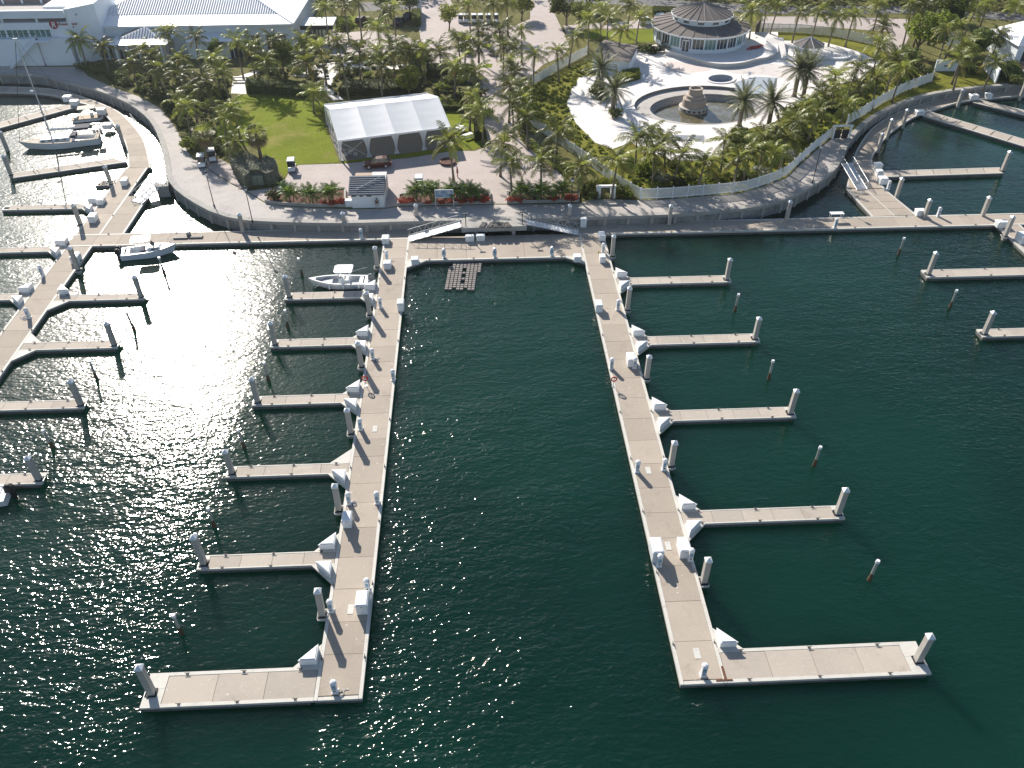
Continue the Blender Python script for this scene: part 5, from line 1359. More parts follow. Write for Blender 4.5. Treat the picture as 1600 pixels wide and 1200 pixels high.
MB().lathe([(PR, 0), (PR, 0.7)], NS, cap=False, a0=-pi / 2 + pi / NS, a1=-pi / 2 + pi / NS + 2 * pi).build('plinth_wall', STUCCO, t)
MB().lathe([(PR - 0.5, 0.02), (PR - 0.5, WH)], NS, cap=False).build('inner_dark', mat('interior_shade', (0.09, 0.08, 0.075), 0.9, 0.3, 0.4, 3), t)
MB().lathe([(PR + 0.03, WH - 0.35), (PR + 0.03, WH)], NS, cap=False, a0=-pi / 2 + pi / NS, a1=-pi / 2 + pi / NS + 2 * pi).build('lintel_band', STUCCO, t)
for k in range(NS):
    if not (k <= 8 or k >= NS - 9): continue
    A, B = Vector(ringpt(PR, k - 1, 0)), Vector(ringpt(PR, k, 0)); d = B - A; az = atan2(d.y, d.x); mid_ = (A + B) / 2; L = d.length
    nrm = Vector((mid_.x, mid_.y, 0)).normalized()
    MB().box((B.x, B.y, WH / 2), (0.28, 0.28, WH), az).build('column', STUCCO, t)
    wn_ = thing_part('window', t, (0, 0, 0)); q = mid_ - nrm * 0.06
    wn_.data = mesh_of(MB().box((q.x, q.y, (0.7 + WH - 0.35) / 2), (L - 0.3, 0.04, WH - 1.05), az), 'window', GLASS if k % 3 else GLASSG)
    fm = MB()
    for i in (1, 2):
        p = A + d * (i / 3); fm.box((p.x, p.y, (0.7 + WH - 0.35) / 2), (0.07, 0.08, WH - 1.05), az)
    fm.box((mid_.x, mid_.y, 0.74), (L - 0.3, 0.1, 0.08), az); fm.build('mullion', STUCCO, wn_)
ER, CR, UR = 10.9, 6.3, 6.75; Z1, Z2, Z3 = WH + 0.02, WH + 1.15, WH + 2.35
for k in range(NS):
    a = [ringpt(ER, k - 1, Z1), ringpt(ER, k, Z1), ringpt(CR, k, Z2), ringpt(CR, k - 1, Z2)]
    MB().add(a, [(0, 1, 2, 3)]).build('roof_segment', SHING, t)
    p, q = Vector(ringpt(ER, k, Z1 + 0.03)), Vector(ringpt(CR, k, Z2 + 0.03)); MB().tube([p, q], 0.09, 4).build('hip_ridge', mat('ridge_cap', (0.24, 0.215, 0.2), 0.8, 0.15), t)
    b = [ringpt(UR, k - 1, Z3), ringpt(UR, k, Z3), (0, 0, Z3 + 2.35)]
    MB().add(b, [(0, 1, 2)]).build('roof_segment', SHING, t)
    MB().tube([Vector(ringpt(UR, k, Z3 + 0.03)), (0, 0, Z3 + 2.38)], 0.08, 4).build('hip_ridge', MATS['ridge_cap'], t)
    p, q = Vector(ringpt(CR - 0.1, k - 1, 0)), Vector(ringpt(CR - 0.1, k, 0)); d = q - p; mm_ = (p + q) / 2
    if k % 2 and (k <= 8 or k >= NS - 8):
        MB().box((mm_.x * 1.022, mm_.y * 1.022, (Z2 + Z3) / 2 - 0.02), (d.length * 0.85, 0.05, 0.5), atan2(d.y, d.x)).build('clerestory_window', GLASS, t)
MB().lathe([(CR, Z2 - 0.05), (CR, Z3 + 0.02)], NS, cap=False, a0=-pi / 2 + pi / NS, a1=-pi / 2 + pi / NS + 2 * pi).build('clerestory_wall', STUCCO, t)
for r, z in ((ER, Z1), (UR, Z3)):
    MB().lathe([(r - 0.9, z - 0.28), (r + 0.03, z - 0.26), (r + 0.06, z + 0.03), (r - 0.05, z + 0.04)], NS, cap=False, a0=-pi / 2 + pi / NS, a1=-pi / 2 + pi / NS + 2 * pi).build('fascia', WHITEP, t)
MB().lathe([(0.35, Z3 + 2.3), (0.25, Z3 + 2.6), (0.05, Z3 + 2.75)], 10).build('finial', MATS['ridge_cap'], t)
dr = Vector(ringpt(PR + 0.02, -2, 0)); dl = Vector(ringpt(PR + 0.02, -3, 0)); md = (dr + dl) / 2
dd = thing_part('door', t, (0, 0, 0)); dd.data = mesh_of(MB().box((md.x, md.y, 1.25), (1.7, 0.16, 2.5), atan2(dr.y - dl.y, dr.x - dl.x)), 'door', STUCCO)
for s in (-0.4, 0.4):
    q = md + (dr - dl).normalized() * s; MB().box((q.x * 1.008, q.y * 1.008, 1.25), (0.6, 0.1, 2.1), atan2(dr.y - dl.y, dr.x - dl.x)).build('pane', GLASS, dd)
# red loungers stacked beside the pavilion
x, y, _ = W(1176, 78, TZ)
for i in range(4):
    e = thing('folded_lounger', '%s dark red folded lounger in the pile beside the pavilion' % ORD[i], 'lounger', (x - 1.2 + i * 0.75, y + i * 0.25, TZ + 0.0), 0.5, group='folded red loungers')
    MB().add([(0, -0.3, 0.1), (1.7, -0.3, 0.55), (1.7, 0.3, 0.55), (0, 0.3, 0.1), (0, -0.3, 0.2), (1.7, -0.3, 0.65), (1.7, 0.3, 0.65), (0, 0.3, 0.2)], [(3, 2, 1, 0), (4, 5, 6, 7), (0, 1, 5, 4), (1, 2, 6, 5), (2, 3, 7, 6), (3, 0, 4, 7)]).build('sling', RED, e)
    for j in (0.25, 1.5): MB().box((j, 0, 0.14 + 0.13 * j), (0.06, 0.62, 0.28 + 0.26 * j)).build('leg', METAL, e)
# service building left of pavilion with dark brown fence screens
t = thing('service_building', 'low brown-roofed service building with white end wall behind the date palms', 'building')
P = W2([(925, 92), (984, 98), (998, 72), (945, 62)], LZ + 2.6)
MB().prism(offset_ring(P, -0.4), LZ + 0.02, LZ + 2.6).build('wall', STUCCO, t)
v = [Vector((*p, LZ + 2.62)) for p in P]; r0, r1 = (v[0] + v[3]) / 2 + Vector((0, 0, 1.1)), (v[1] + v[2]) / 2 + Vector((0, 0, 1.1))
MB().add([*v, r0, r1], [(0, 1, 5, 4), (2, 3, 4, 5), (1, 2, 5), (3, 0, 4), (3, 2, 1, 0)]).build('roof', SHING, t)
q = W(983, 104); MB().box((q.x, q.y + 0.1, LZ + 1.2), (1.2, 0.1, 2.2)).build('door', DARKM, t)
for a, b, lab in (((1020, 52), (1034, 62), 'brown timber screen left of the pavilion'), ((1178, 60), (1186, 50), 'brown timber screen right of the pavilion')):
    A, B = W(*a), W(*b); t = thing('timber_screen', lab, 'screen'); d = B - A; k = max(4, int(d.length / 0.25))
    for i in range(k): p = A + d * ((i + 0.5) / k); MB().box((p.x, p.y, LZ + 1.5), (0.22, 0.06, 3.0), atan2(d.y, d.x)).build('plank', mat('brown_plank', (0.13, 0.1, 0.085), 0.9, 0.2, 1, 8, rnd=0.3), t)

# gazebo on the far side of the pool
gx, gy, _ = W(1260, 88)
t = thing('gazebo', 'small open white gazebo with dark hipped roof beside the drained pool', 'gazebo', (gx, gy, LZ + 0.05))
for k in range(8):
    a = 2 * pi * k / 8; MB().cyl((2.9 * cos(a), 2.9 * sin(a), 0), (2.9 * cos(a), 2.9 * sin(a), 2.5), 0.12, n=8).build('post', WHITEP, t)
    b = 2 * pi * (k + 1) / 8
    MB().add([(3.4 * cos(a), 3.4 * sin(a), 2.52), (3.4 * cos(b), 3.4 * sin(b), 2.52), (0, 0, 4.0)], [(0, 1, 2)]).build('roof_segment', SHING, t)
    MB().tube([(3.4 * cos(a), 3.4 * sin(a), 2.56), (0, 0, 4.03)], 0.06, 4).build('hip_ridge', WHITEP, t)
MB().lathe([(3.0, 2.3), (3.42, 2.3), (3.42, 2.51), (3.0, 2.51)], 8, cap=False).build('fascia', WHITEP, t)
# curved white pergola bench next to it and angular white slide block
t = thing('curved_bench', 'curved white bench with slatted back on the pool terrace', 'bench')
q = W(1307, 92); m = MB(); m.lathe([(3.6, 0), (3.6, 0.45), (4.2, 0.45), (4.2, 0)], 14, (q.x, q.y + 3, LZ + 0.05), a0=-2.5, a1=-0.65); m.build('seat', WHITEP, t)
for k in range(10):
    a = -2.5 + 1.85 * k / 9; MB().box((q.x + 4.25 * cos(a), q.y + 3 + 4.25 * sin(a), LZ + 0.75), (0.08, 0.12, 1.3), a).build('slat', WHITEP, t)
t = thing('white_ramp', 'wedge-shaped white ramp on the terrace between pavilion and gazebo', 'ramp')
P = W2([(1197, 90), (1230, 92), (1222, 68), (1195, 70)], LZ + 0.05); v = [(*P[0], LZ + 0.05), (*P[1], LZ + 0.05), (*P[2], LZ + 0.05), (*P[3], LZ + 0.05), (*P[2], LZ + 1.4), (*P[3], LZ + 1.4)]
MB().add(v, [(0, 1, 4, 5), (1, 2, 4), (0, 5, 3), (2, 3, 5, 4)]).build('slope', POOLD, t); MB().box((P[0][0], P[0][1], LZ + 0.5), (0.12, 0.12, 0.95)).box((P[1][0], P[1][1], LZ + 0.5), (0.12, 0.12, 0.95)).build('corner_post', WHITEP, t)
# white loungers and bits on the terrace
for i, (a, b) in enumerate(((1007, 126), (996, 100), (1010, 99), (1169, 121), (1182, 66))):
    x, y, _ = W(a, b); e = thing('pool_chair', 'white plastic chair on the terrace, ' + ('beside the yellow hedge', 'at the service building door', 'beside the door of the service building, farther right', 'next to the spa', 'behind the pavilion loungers')[i], 'chair', (x, y, LZ + 0.05), random.uniform(0, 6))
    MB().box((0, 0, 0.42), (0.6, 0.6, 0.06)).build('seat', WHITE, e); MB().box((0, 0.28, 0.75), (0.6, 0.06, 0.62)).build('backrest', WHITE, e)
    for s in (-1, 1):
        for r in (-1, 1): MB().box((s * 0.26, r * 0.26, 0.2), (0.05, 0.05, 0.4)).build('leg', WHITE, e)

# ------------------------------------------------------------------ resort building at upper left
bx1 = W(119, 103).x; by = W(60, 103).y
t = thing('resort_building', 'white modern resort block with ribbon windows, outside stair and red script logo', 'building')
ZB = LZ + height_at((-90, by, LZ), 61)
MB().bbox(-150, bx1, by, by + 20, LZ + 0.02, ZB).build('lower_wall', STUCCO, t)
yb = by + 1.3
def zat(py, yy, xx=-88): return LZ + height_at((xx, yy, LZ), py)
zw0, zw1, zs0, zs1, zp1 = zat(60, yb), zat(46, yb), zat(35, yb), zat(28, yb), zat(17, yb - 0.5)
MB().bbox(-150, bx1 + 0.5, yb + 0.4, by + 19, ZB - 0.01, zs0).build('upper_wall', STUCCO, t)
xw1 = W(88, 55, zw0).x
for k in range(12):
    x1 = xw1 - k * 4.6
    if x1 < -150: break
    wv = thing_part('window', t, (0, 0, 0)); wv.data = mesh_of(MB().bbox(x1 - 4.3, x1, yb + 0.32, yb + 0.45, zw0, zw1), 'window', GLASSG)
    fm = MB()
    for i in range(5): fm.box((x1 - 4.3 + i * 1.075, yb + 0.3, (zw0 + zw1) / 2), (0.12, 0.1, zw1 - zw0))
    fm.build('mullion', STUCCO, wv)
    MB().bbox(x1 - 0.0, x1 + 0.3, yb + 0.1, yb + 0.5, ZB, zw1).build('pier', STUCCO, t)
MB().bbox(-150, bx1 + 0.2, yb - 0.2, yb + 0.35, zw1, zs0).build('fascia_band', STUCCO, t)
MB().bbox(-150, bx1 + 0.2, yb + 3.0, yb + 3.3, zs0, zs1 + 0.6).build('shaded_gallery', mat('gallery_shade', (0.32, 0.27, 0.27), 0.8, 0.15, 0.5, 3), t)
for k in range(9): MB().bbox(bx1 - 6 - k * 7, bx1 - 5.6 - k * 7, yb + 0.1, yb + 0.5, zs0, zs1).build('column', STUCCO, t)
MB().bbox(-150, bx1 + 0.4, yb - 0.4, yb + 0.4, zs1, zp1).build('parapet', STUCCO, t)
MB().bbox(-150, bx1 + 2.5, yb + 0.41, yb + 15, zs1 + 0.3, zs1 + 0.6).build('roof_deck', mat('roof_gravel', (0.4, 0.37, 0.35), 0.9, 0.15, 0.5, 5), t)
MB().bbox(-150, bx1 - 6, yb + 9.0, yb + 12, zs1 + 0.61, zp1 + 0.4).build('plant_enclosure', mat('louvre_brown', (0.2, 0.17, 0.16), 0.8, 0.2, 0.8, 5), t)
for k in range(12): MB().bbox(bx1 - 8 - k * 4, bx1 - 7.6 - k * 4, yb + 8.9, yb + 8.98, zs1 + 0.62, zp1 + 0.4).build('louvre_post', STUCCO, t)
MB().bbox(bx1 - 5.5, bx1 - 0.5, yb + 4, yb + 9, zs1 + 0.61, zp1 - 0.3).build('roof_box', STUCCO, t)
# sign wall and end tower
sx0, sx1 = W(88, 60, ZB).x + 0.3, W(118, 60, ZB).x
MB().bbox(sx0, bx1 + 0.6, yb - 0.35, yb + 1.5, ZB + 0.01, zs0 + 0.05).build('sign_wall', STUCCO, t)
ex1 = W(146, 60, ZB).x
MB().prism([(bx1 + 0.61, yb - 0.6), (bx1 + 1.2, yb - 0.6), (ex1, yb + 3.5), (ex1, yb + 15), (bx1 + 0.61, yb + 15)], LZ + 0.02, zp1 + 0.3).build('end_tower', STUCCO, t)
# ground floor arcade to the right of the white wall
MB().bbox(bx1 + 0.02, W(172, 106).x, by + 3.6, by + 9, LZ + 0.02, LZ + 3.9).build('arcade_wall', mat('cream_wall', (0.5, 0.47, 0.44), 0.8, 0.1, 0.4, 4), t)
for k in range(4):
    xx = bx1 + 1.2 + k * 1.9
    wv = thing_part('window', t, (0, 0, 0)); wv.data = mesh_of(MB().bbox(xx - 0.7, xx + 0.7, by + 3.5, by + 3.62, LZ + 0.4, LZ + 3.4), 'window', GLASS)
    MB().bbox(xx - 0.05, xx + 0.05, by + 3.42, by + 3.5, LZ + 0.4, LZ + 3.4).build('mullion', STUCCO, wv)
    MB().bbox(xx + 0.8, xx + 1.15, by + 3.1, by + 3.6, LZ + 0.02, LZ + 3.8).build('arcade_pier', STUCCO, t)
# terrace rail and diagonal stair on the white wall
m = MB(); m.tube([(-150, by + 0.15, ZB + 1.0), (bx1 - 6, by + 0.15, ZB + 1.0)], 0.05); m.build('terrace_rail', DARKM, t)
st_t, st_b = W(58, 62, ZB), W(20, 105, LZ)
m = MB(); k = 22
for i in range(k):
    f0 = i / k; xx = st_t.x + (st_b.x - st_t.x) * f0; zz = ZB + (LZ - ZB) * f0
    m.box((xx, by - 0.9, zz - 0.12), (0.5, 1.5, 0.12))
m.build('stair_treads', STUCCO, t)
for yy in (by - 1.66, by - 0.1): MB().tube([(st_t.x, yy, ZB - 0.1), (st_b.x, yy, LZ + 0.1)], 0.14, 4).tube([(st_t.x, yy, ZB + 0.9), (st_b.x, yy, LZ + 1.1)], 0.05, 5).build('stair_rail', STUCCO, t)
MB().bbox(st_t.x - 0.2, st_t.x + 2.6, by - 1.7, by, ZB - 0.2, ZB - 0.02).build('stair_landing', STUCCO, t)
# logo and lettering
lz = (zat(43.5, yb - 0.35) + zat(34.5, yb - 0.35)) / 2 + 0.05
ex = W(83, 39, lz).x
def disc(r0, r1, n=28): return MB().lathe([(r0, 0), (r1, 0), (r1, 0.06), (r0, 0.06)], n, cap=False)
em = disc(0.02, 0.86); em.v = [(ex + a, yb - 0.36 - c, lz + b) for a, b, c in em.v]; em.build('logo_disc', LOGOR, t)
def text(body, size, x, z, m, shear, name):
    c = bpy.data.curves.new(name, 'FONT'); c.body = body; c.size = size; c.extrude = 0.02; c.shear = shear; c.offset = 0.025; c.align_x = 'LEFT'; c.space_character = 0.93
    o = bpy.data.objects.new(name, c); COL.objects.link(o); o.parent = t; o.location = (x, yb - 0.44, z); o.rotation_euler = (pi / 2, 0, 0); c.materials.append(m)
    bpy.context.view_layer.update(); me = bpy.data.meshes.new_from_object(o.evaluated_get(bpy.context.evaluated_depsgraph_get())); me.name = name
    q = link_mesh(name, me, t, (x, yb - 0.44, z), (pi / 2, 0, 0)); bpy.data.objects.remove(o); return q
text('R', 1.5, ex - 0.5, lz - 0.52, WHITEP, 0.15, 'logo_letter')
text('Resorts World', 0.66, ex + 0.95, lz - 0.12, LOGOR, 0.35, 'sign_lettering')
text('BIMINI', 0.3, ex + 3.2, lz - 0.6, LOGOR, 0.0, 'sign_lettering')

# ------------------------------------------------------------------ long metal-roofed hall
t = thing('resort_hall', 'long white hall with ribbed metal hip roof and lower porch wings', 'building')
ex0, ex1 = W(148, 40, 8.0).x, W(458, 38, 8.0).x; ey = W(300, 39.5, 8.0).y; EZ = 8.0
sk0, sk1, sy, sz = ex0 + 0.5, W(432, 24, 9.0).x, ey + 4.2, 9.05
bk = ey + 36
def quad(*p): return MB().add(p, [tuple(range(len(p)))])
quad((ex0, ey, EZ), (ex1, ey, EZ), (sk1, sy, sz), (sk0 - 1, sy, sz)).build('skirt_roof', ROOFW, t)
quad((ex1, ey, EZ), (ex1 + 0.6, bk, EZ), (sk1, bk - 4, sz), (sk1, sy, sz)).build('skirt_roof', ROOFW, t)
RD = 15.0; rz_ = sz + RD * 0.34
quad((sk0 - 1, sy, sz), (sk1, sy, sz), (sk1 - RD, sy + RD, rz_), (sk0 - 1 + RD, sy + RD, rz_)).build('main_roof', ROOFW, t)
quad((sk1, sy, sz), (sk1, bk - 4, sz), (sk1 - RD, sy + RD, rz_)).build('main_roof', ROOFW, t)
quad((sk0 - 1, sy, sz), (sk0 - 1 + RD, sy + RD, rz_), (sk0 - 1, bk - 4, sz)).build('main_roof', ROOFW, t)
quad((sk1, bk - 4, sz), (sk0 - 1, bk - 4, sz), (sk0 - 1 + RD, sy + RD, rz_), (sk1 - RD, sy + RD, rz_)).build('main_roof', ROOFW, t)
k = 74
for i in range(k + 1):
    x = sk0 - 1 + (sk1 - sk0 + 1) * i / k; dtop = min(RD, x - sk0 + 1, sk1 - x)
    if dtop < 0.3: continue
    w_ = 0.08; h_ = 0.2
    p0, p1 = Vector((x, sy, sz + 0.01)), Vector((x, sy + dtop, sz + dtop * 0.34 + 0.01)); nz = Vector((0, -0.32, 0.95)) * h_
    sx = Vector((w_, 0, 0))
    MB().add([p0 - sx, p0 + sx, p1 + sx, p1 - sx, p0 - sx * .6 + nz, p0 + sx * .6 + nz, p1 + sx * .6 + nz, p1 - sx * .6 + nz], [(4, 5, 6, 7), (0, 1, 5, 4), (1, 2, 6, 5), (2, 3, 7, 6), (3, 0, 4, 7)]).build('roof_rib', ROOFW, t)
for a, b in (((sk0 - 1, sy, sz + 0.03), (sk0 - 1 + RD, sy + RD, rz_ + 0.03)), ((sk1, sy, sz + 0.03), (sk1 - RD, sy + RD, rz_ + 0.03)), ((ex1, ey, EZ + 0.03), (sk1, sy, sz + 0.03))): MB().tube([a, b], 0.16, 5).build('hip_cap', ROOFW, t)
MB().bbox(ex0 + 0.8, ex1 - 0.8, ey + 0.8, bk - 1, LZ + 0.02, EZ - 0.1).build('wall', STUCCO, t)
MB().bbox(ex0, ex1, ey + 0.02, ey + 0.14, EZ - 0.4, EZ - 0.02).build('eave_fascia', WHITEP, t)
MB().bbox(ex1 - 0.14, ex1 - 0.02, ey + 0.15, bk, EZ - 0.4, EZ - 0.02).build('eave_fascia', WHITEP, t)
for (a, b) in ((393, 405), (416, 428), (436, 446)):
    A, B = W(a, 50, 6), W(b, 50, 6); wv = thing_part('window', t, (0, 0, 0)); wv.data = mesh_of(MB().bbox(A.x, B.x, ey + 0.7, ey + 0.82, 2.6, 5.6), 'window', GLASS)
    for z in (3.4, 4.2, 4.9): MB().bbox(A.x, B.x, ey + 0.62, ey + 0.7, z - 0.04, z + 0.04).build('mullion', STUCCO, wv)
# lower wing with white lean-to roof
wz = 5.6; wy = W(340, 65, wz).y; wx0, wx1 = W(290, 65, wz).x, W(383, 64, wz).x
quad((wx0, wy, wz), (wx1, wy, wz), (wx1 - 1.0, ey + 0.75, wz + 0.75), (wx0, ey + 0.75, wz + 0.75)).build('wing_roof', ROOFW, t)
MB().bbox(wx0, wx1 - 0.6, wy + 0.7, ey + 0.79, LZ + 0.02, wz - 0.05).build('wing_wall', STUCCO, t)
for (a, b) in ((355, 368), (369, 381)):
    A, B = W(a, 90, 3), W(b, 90, 3); wv = thing_part('window', t, (0, 0, 0)); wv.data = mesh_of(MB().bbox(A.x, B.x, wy + 0.6, wy + 0.72, LZ + 0.1, LZ + 2.9), 'window', GLASS)
    for q in (0.0, 0.5, 1.0): MB().bbox(A.x + (B.x - A.x) * q - 0.06, A.x + (B.x - A.x) * q + 0.06, wy + 0.52, wy + 0.6, LZ + 0.1, LZ + 2.9).build('mullion', STUCCO, wv)
# hipped porch with gablet
gz = 5.9; gy_ = W(215, 70, gz).y; gx0, gx1 = W(168, 70, gz).x, W(259, 70, gz).x; gm = (gx0 + gx1) / 2
s0 = 2.2; zk = gz + 0.35
quad((gx0, gy_, gz), (gx1, gy_, gz), (gx1 - s0, gy_ + s0 * 1.2, zk), (gx0 + s0 * 0.6, gy_ + s0 * 1.2, zk)).build('porch_roof', ROOFW, t)
gt = zk + 1.7; gty = gy_ + s0 * 1.2 + 3.2
hx0, hx1 = gx0 + s0 * 0.6, gx1 - s0
quad((hx0, gy_ + s0 * 1.2, zk), (hx1, gy_ + s0 * 1.2, zk), ((hx0 + hx1) / 2 + 1, gty, gt)).build('porch_roof', ROOFW, t)
quad((hx0, gy_ + s0 * 1.2, zk), ((hx0 + hx1) / 2 + 1, gty, gt), ((hx0 + hx1) / 2 + 1, ey + 3, gt), (hx0 - 0.4, ey + 1, zk)).build('porch_roof', ROOFG, t)
quad((hx1, gy_ + s0 * 1.2, zk), (hx1 + 0.4, ey + 1, zk), ((hx0 + hx1) / 2 + 1, ey + 3, gt), ((hx0 + hx1) / 2 + 1, gty, gt)).build('porch_roof', ROOFW, t)
quad((gx1, gy_, gz), (gx1 + 0.3, ey + 0.7, gz), (hx1 + 0.4, ey + 0.75, zk), (hx1, gy_ + s0 * 1.2, zk)).build('porch_roof', ROOFW, t)
quad((gx0, gy_, gz), (hx0, gy_ + s0 * 1.2, zk), (hx0 - 0.4, ey + 0.75, zk), (gx0 - 0.3, ey + 0.7, gz)).build('porch_roof', ROOFW, t)
for i in range(15):
    f0 = (i + 0.5) / 15; xb = hx0 + (hx1 - hx0) * f0; fm_ = ((hx0 + hx1) / 2 + 1 - hx0) / (hx1 - hx0)
    kk = f0 / fm_ if f0 < fm_ else (1 - f0) / (1 - fm_)
    p0, p1 = (xb, gy_ + s0 * 1.2, zk + 0.04), (xb, gy_ + s0 * 1.2 + 3.2 * kk, zk + 0.04 + 1.7 * kk); MB().tube([p0, p1], 0.06, 4).build('roof_rib', ROOFG, t)
MB().bbox(gx0 + 0.7, gx1 - 0.7, gy_ + 0.9, ey + 0.78, LZ + 0.02, gz - 0.05).build('porch_wall', MATS['cream_wall'], t)
for i in range(5):
    xx = gx0 + 1.4 + i * (gx1 - gx0 - 2.8) / 4; MB().bbox(xx - 0.2, xx + 0.2, gy_ + 0.3, gy_ + 0.7, LZ + 0.02, gz - 0.03).build('porch_column', STUCCO, t)
    if i < 4:
        xm = xx + (gx1 - gx0 - 2.8) / 8; wv = thing_part('window', t, (0, 0, 0)); wv.data = mesh_of(MB().bbox(xm - 0.7, xm + 0.7, gy_ + 0.8, gy_ + 0.92, LZ + 0.3, LZ + 2.8), 'window', GLASS); MB().bbox(xm - 0.05, xm + 0.05, gy_ + 0.72, gy_ + 0.8, LZ + 0.3, LZ + 2.8).build('mullion', STUCCO, wv)
# porte-cochere canopy at the right end
cz = 6.2; A, B = W(468, 40, cz), W(520, 40, cz)
t2 = thing('entrance_canopy', 'flat white entrance canopy on posts at the right end of the long hall', 'canopy')
MB().bbox(A.x, B.x, A.y, A.y + 6.5, cz - 0.45, cz).build('canopy_roof', mat('canopy_white', (0.7, 0.7, 0.7), 0.6, 0.05), t2)
MB().bbox(A.x + 0.05, B.x - 0.05, A.y - 0.06, A.y - 0.005, cz - 0.9, cz - 0.02).build('dark_fascia', DARKM, t2)
for xx in (A.x + 2.5, A.x + 4.2, B.x - 2.4, B.x - 0.5):
    for yy in (A.y + 0.5, A.y + 6): MB().cyl((xx, yy, LZ), (xx, yy, cz - 0.46), 0.1, n=8).build('post', WHITEP, t2)
# terrace steps in the lawn path
st = thing('garden_steps', 'three pale broad steps in the path above the lawn', 'steps')
for i, py_ in enumerate((122, 126.5, 131)):
    a, b = W(364, py_), W(385, py_); MB().bbox(a.x, b.x, a.y, a.y + 0.5, LZ + 0.03, LZ + 0.3 - 0.06 * (2 - i) ).build('step', POOLD, st)

# ------------------------------------------------------------------ white house at the right edge
t = thing('beach_house', 'white gable-roofed house with verandah at the upper right edge', 'house')
hz = LZ + 4.2; a = W(1536, 38, hz); b = W(1580, 70, hz); c = W(1660, 55, hz)
hx0_, hx1_, hy0, hy1 = a.x - 0.5, a.x + 26, b.y - 1, b.y + 11
MB().bbox(hx0_ + 0.6, hx1_, hy0 + 0.6, hy1 - 0.6, LZ + 0.02, hz).build('wall', STUCCO, t)
ym_ = (hy0 + hy1) / 2; ridge = hz + 3.6
quad((hx0_, hy0, hz), (hx1_, hy0, hz), (hx1_, ym_, ridge), (hx0_ + 4.5, ym_, ridge)).build('roof', ROOFW, t); quad((hx1_, hy1, hz), (hx0_, hy1, hz), (hx0_ + 4.5, ym_, ridge), (hx1_, ym_, ridge)).build('roof', ROOFW, t); quad((hx0_, hy1, hz), (hx0_, hy0, hz), (hx0_ + 4.5, ym_, ridge)).build('roof', ROOFW, t)
for k in range(3):
    xx = hx0_ + 2.5 + k * 3.0; wv = thing_part('window', t, (0, 0, 0)); wv.data = mesh_of(MB().bbox(xx - 0.55, xx + 0.55, hy0 + 0.5, hy0 + 0.62, LZ + 1.0, LZ + 2.9), 'window', GLASS); MB().bbox(xx - 0.65, xx + 0.65, hy0 + 0.44, hy0 + 0.5, LZ + 0.9, LZ + 1.0).build('sill', WHITEP, wv)
vx = W(1583, 84).x; vy = hy0 - 5
MB().bbox(vx, hx1_, vy, hy0 + 0.59, LZ + 0.02, LZ + 0.4).build('verandah_floor', WHITEP, t)
quad((vx - 0.4, vy - 0.4, LZ + 3.3), (hx1_, vy - 0.4, LZ + 3.3), (hx1_, hy0 + 0.55, LZ + 4.0), (vx + 0.5, hy0 + 0.55, LZ + 4.0)).build('verandah_roof', ROOFG, t)
for k in range(5): MB().cyl((vx + k * 2.6, vy, LZ + 0.4), (vx + k * 2.6, vy, LZ + 3.3), 0.1, n=8).build('verandah_post', WHITEP, t)
m = MB()
for k in range(40): m.box((vx + k * 0.25, vy, LZ + 0.9), (0.05, 0.05, 0.9))
m.box((vx + 5, vy, LZ + 1.4), (10, 0.08, 0.08)); m.build('balustrade', WHITEP, t)
# freestanding white walls near the right quay
for pts_, h_, lab in (([(1459, 111), (1494, 111)], 2.1, 'white garden wall with a dark slot in the shade of the right trees'), ([(1536, 104), (1555, 130)], 2.6, 'white end wall beside the steps at the right quay'), ([(1478, 70), (1496, 76)], 3.0, 'sunlit white wall seen between the trees at upper right')):
    A, B = W(*pts_[0]), W(*pts_[1]); d = B - A
    t = thing('garden_wall', lab, 'wall'); c = (A + B) / 2
    MB().box((c.x, c.y, LZ + h_ / 2 + 0.01), (d.length, 0.25, h_), atan2(d.y, d.x)).build('wall_body', STUCCO, t)
    MB().box((c.x, c.y, LZ + h_ + 0.065), (d.length + 0.1, 0.36, 0.1), atan2(d.y, d.x)).build('coping', WHITEP, t)
    if h_ == 2.1: MB().box((c.x, c.y - 0.14, LZ + 1.1), (1.3, 0.05, 0.25), atan2(d.y, d.x)).build('slot', DARKM, t)
# row of barrels at the far right path
for i in range(5):
    x, y, _ = W(1586 + i * 4, 99 + i * 2.6); e = thing('clay_urn', '%s terracotta urn in the row at the far right path' % ORD[i], 'urn', (x, y, LZ + 0.02), group='terracotta urns by the right path')
    MB().lathe([(0.25, 0), (0.42, 0.3), (0.45, 0.65), (0.3, 0.9), (0.36, 1.0)], 14).build('body', mat('terracotta', (0.5, 0.36, 0.28), 0.85, 0.1), e, smooth=True); MB().lathe([(0.37, 0.97), (0.4, 1.0), (0.4, 1.06), (0.3, 1.06)], 14, cap=False).build('rim', mat('terracotta', (0.5, 0.36, 0.28)), e)

# ------------------------------------------------------------------ vehicles
def wheel(t, x, y, r, w=0.22):
    o = thing_part('wheel', t, (x, y, r)); o.data = mesh_of(MB().cyl((0, -w / 2, 0), (0, w / 2, 0), r, n=18), 'wheel', BLACK)
    for s in (-1, 1): MB().cyl((0, s * (w / 2 + 0.001), 0), (0, s * (w / 2 + 0.02), 0), r * 0.62, n=14).build('rim', METAL, o)
    return o


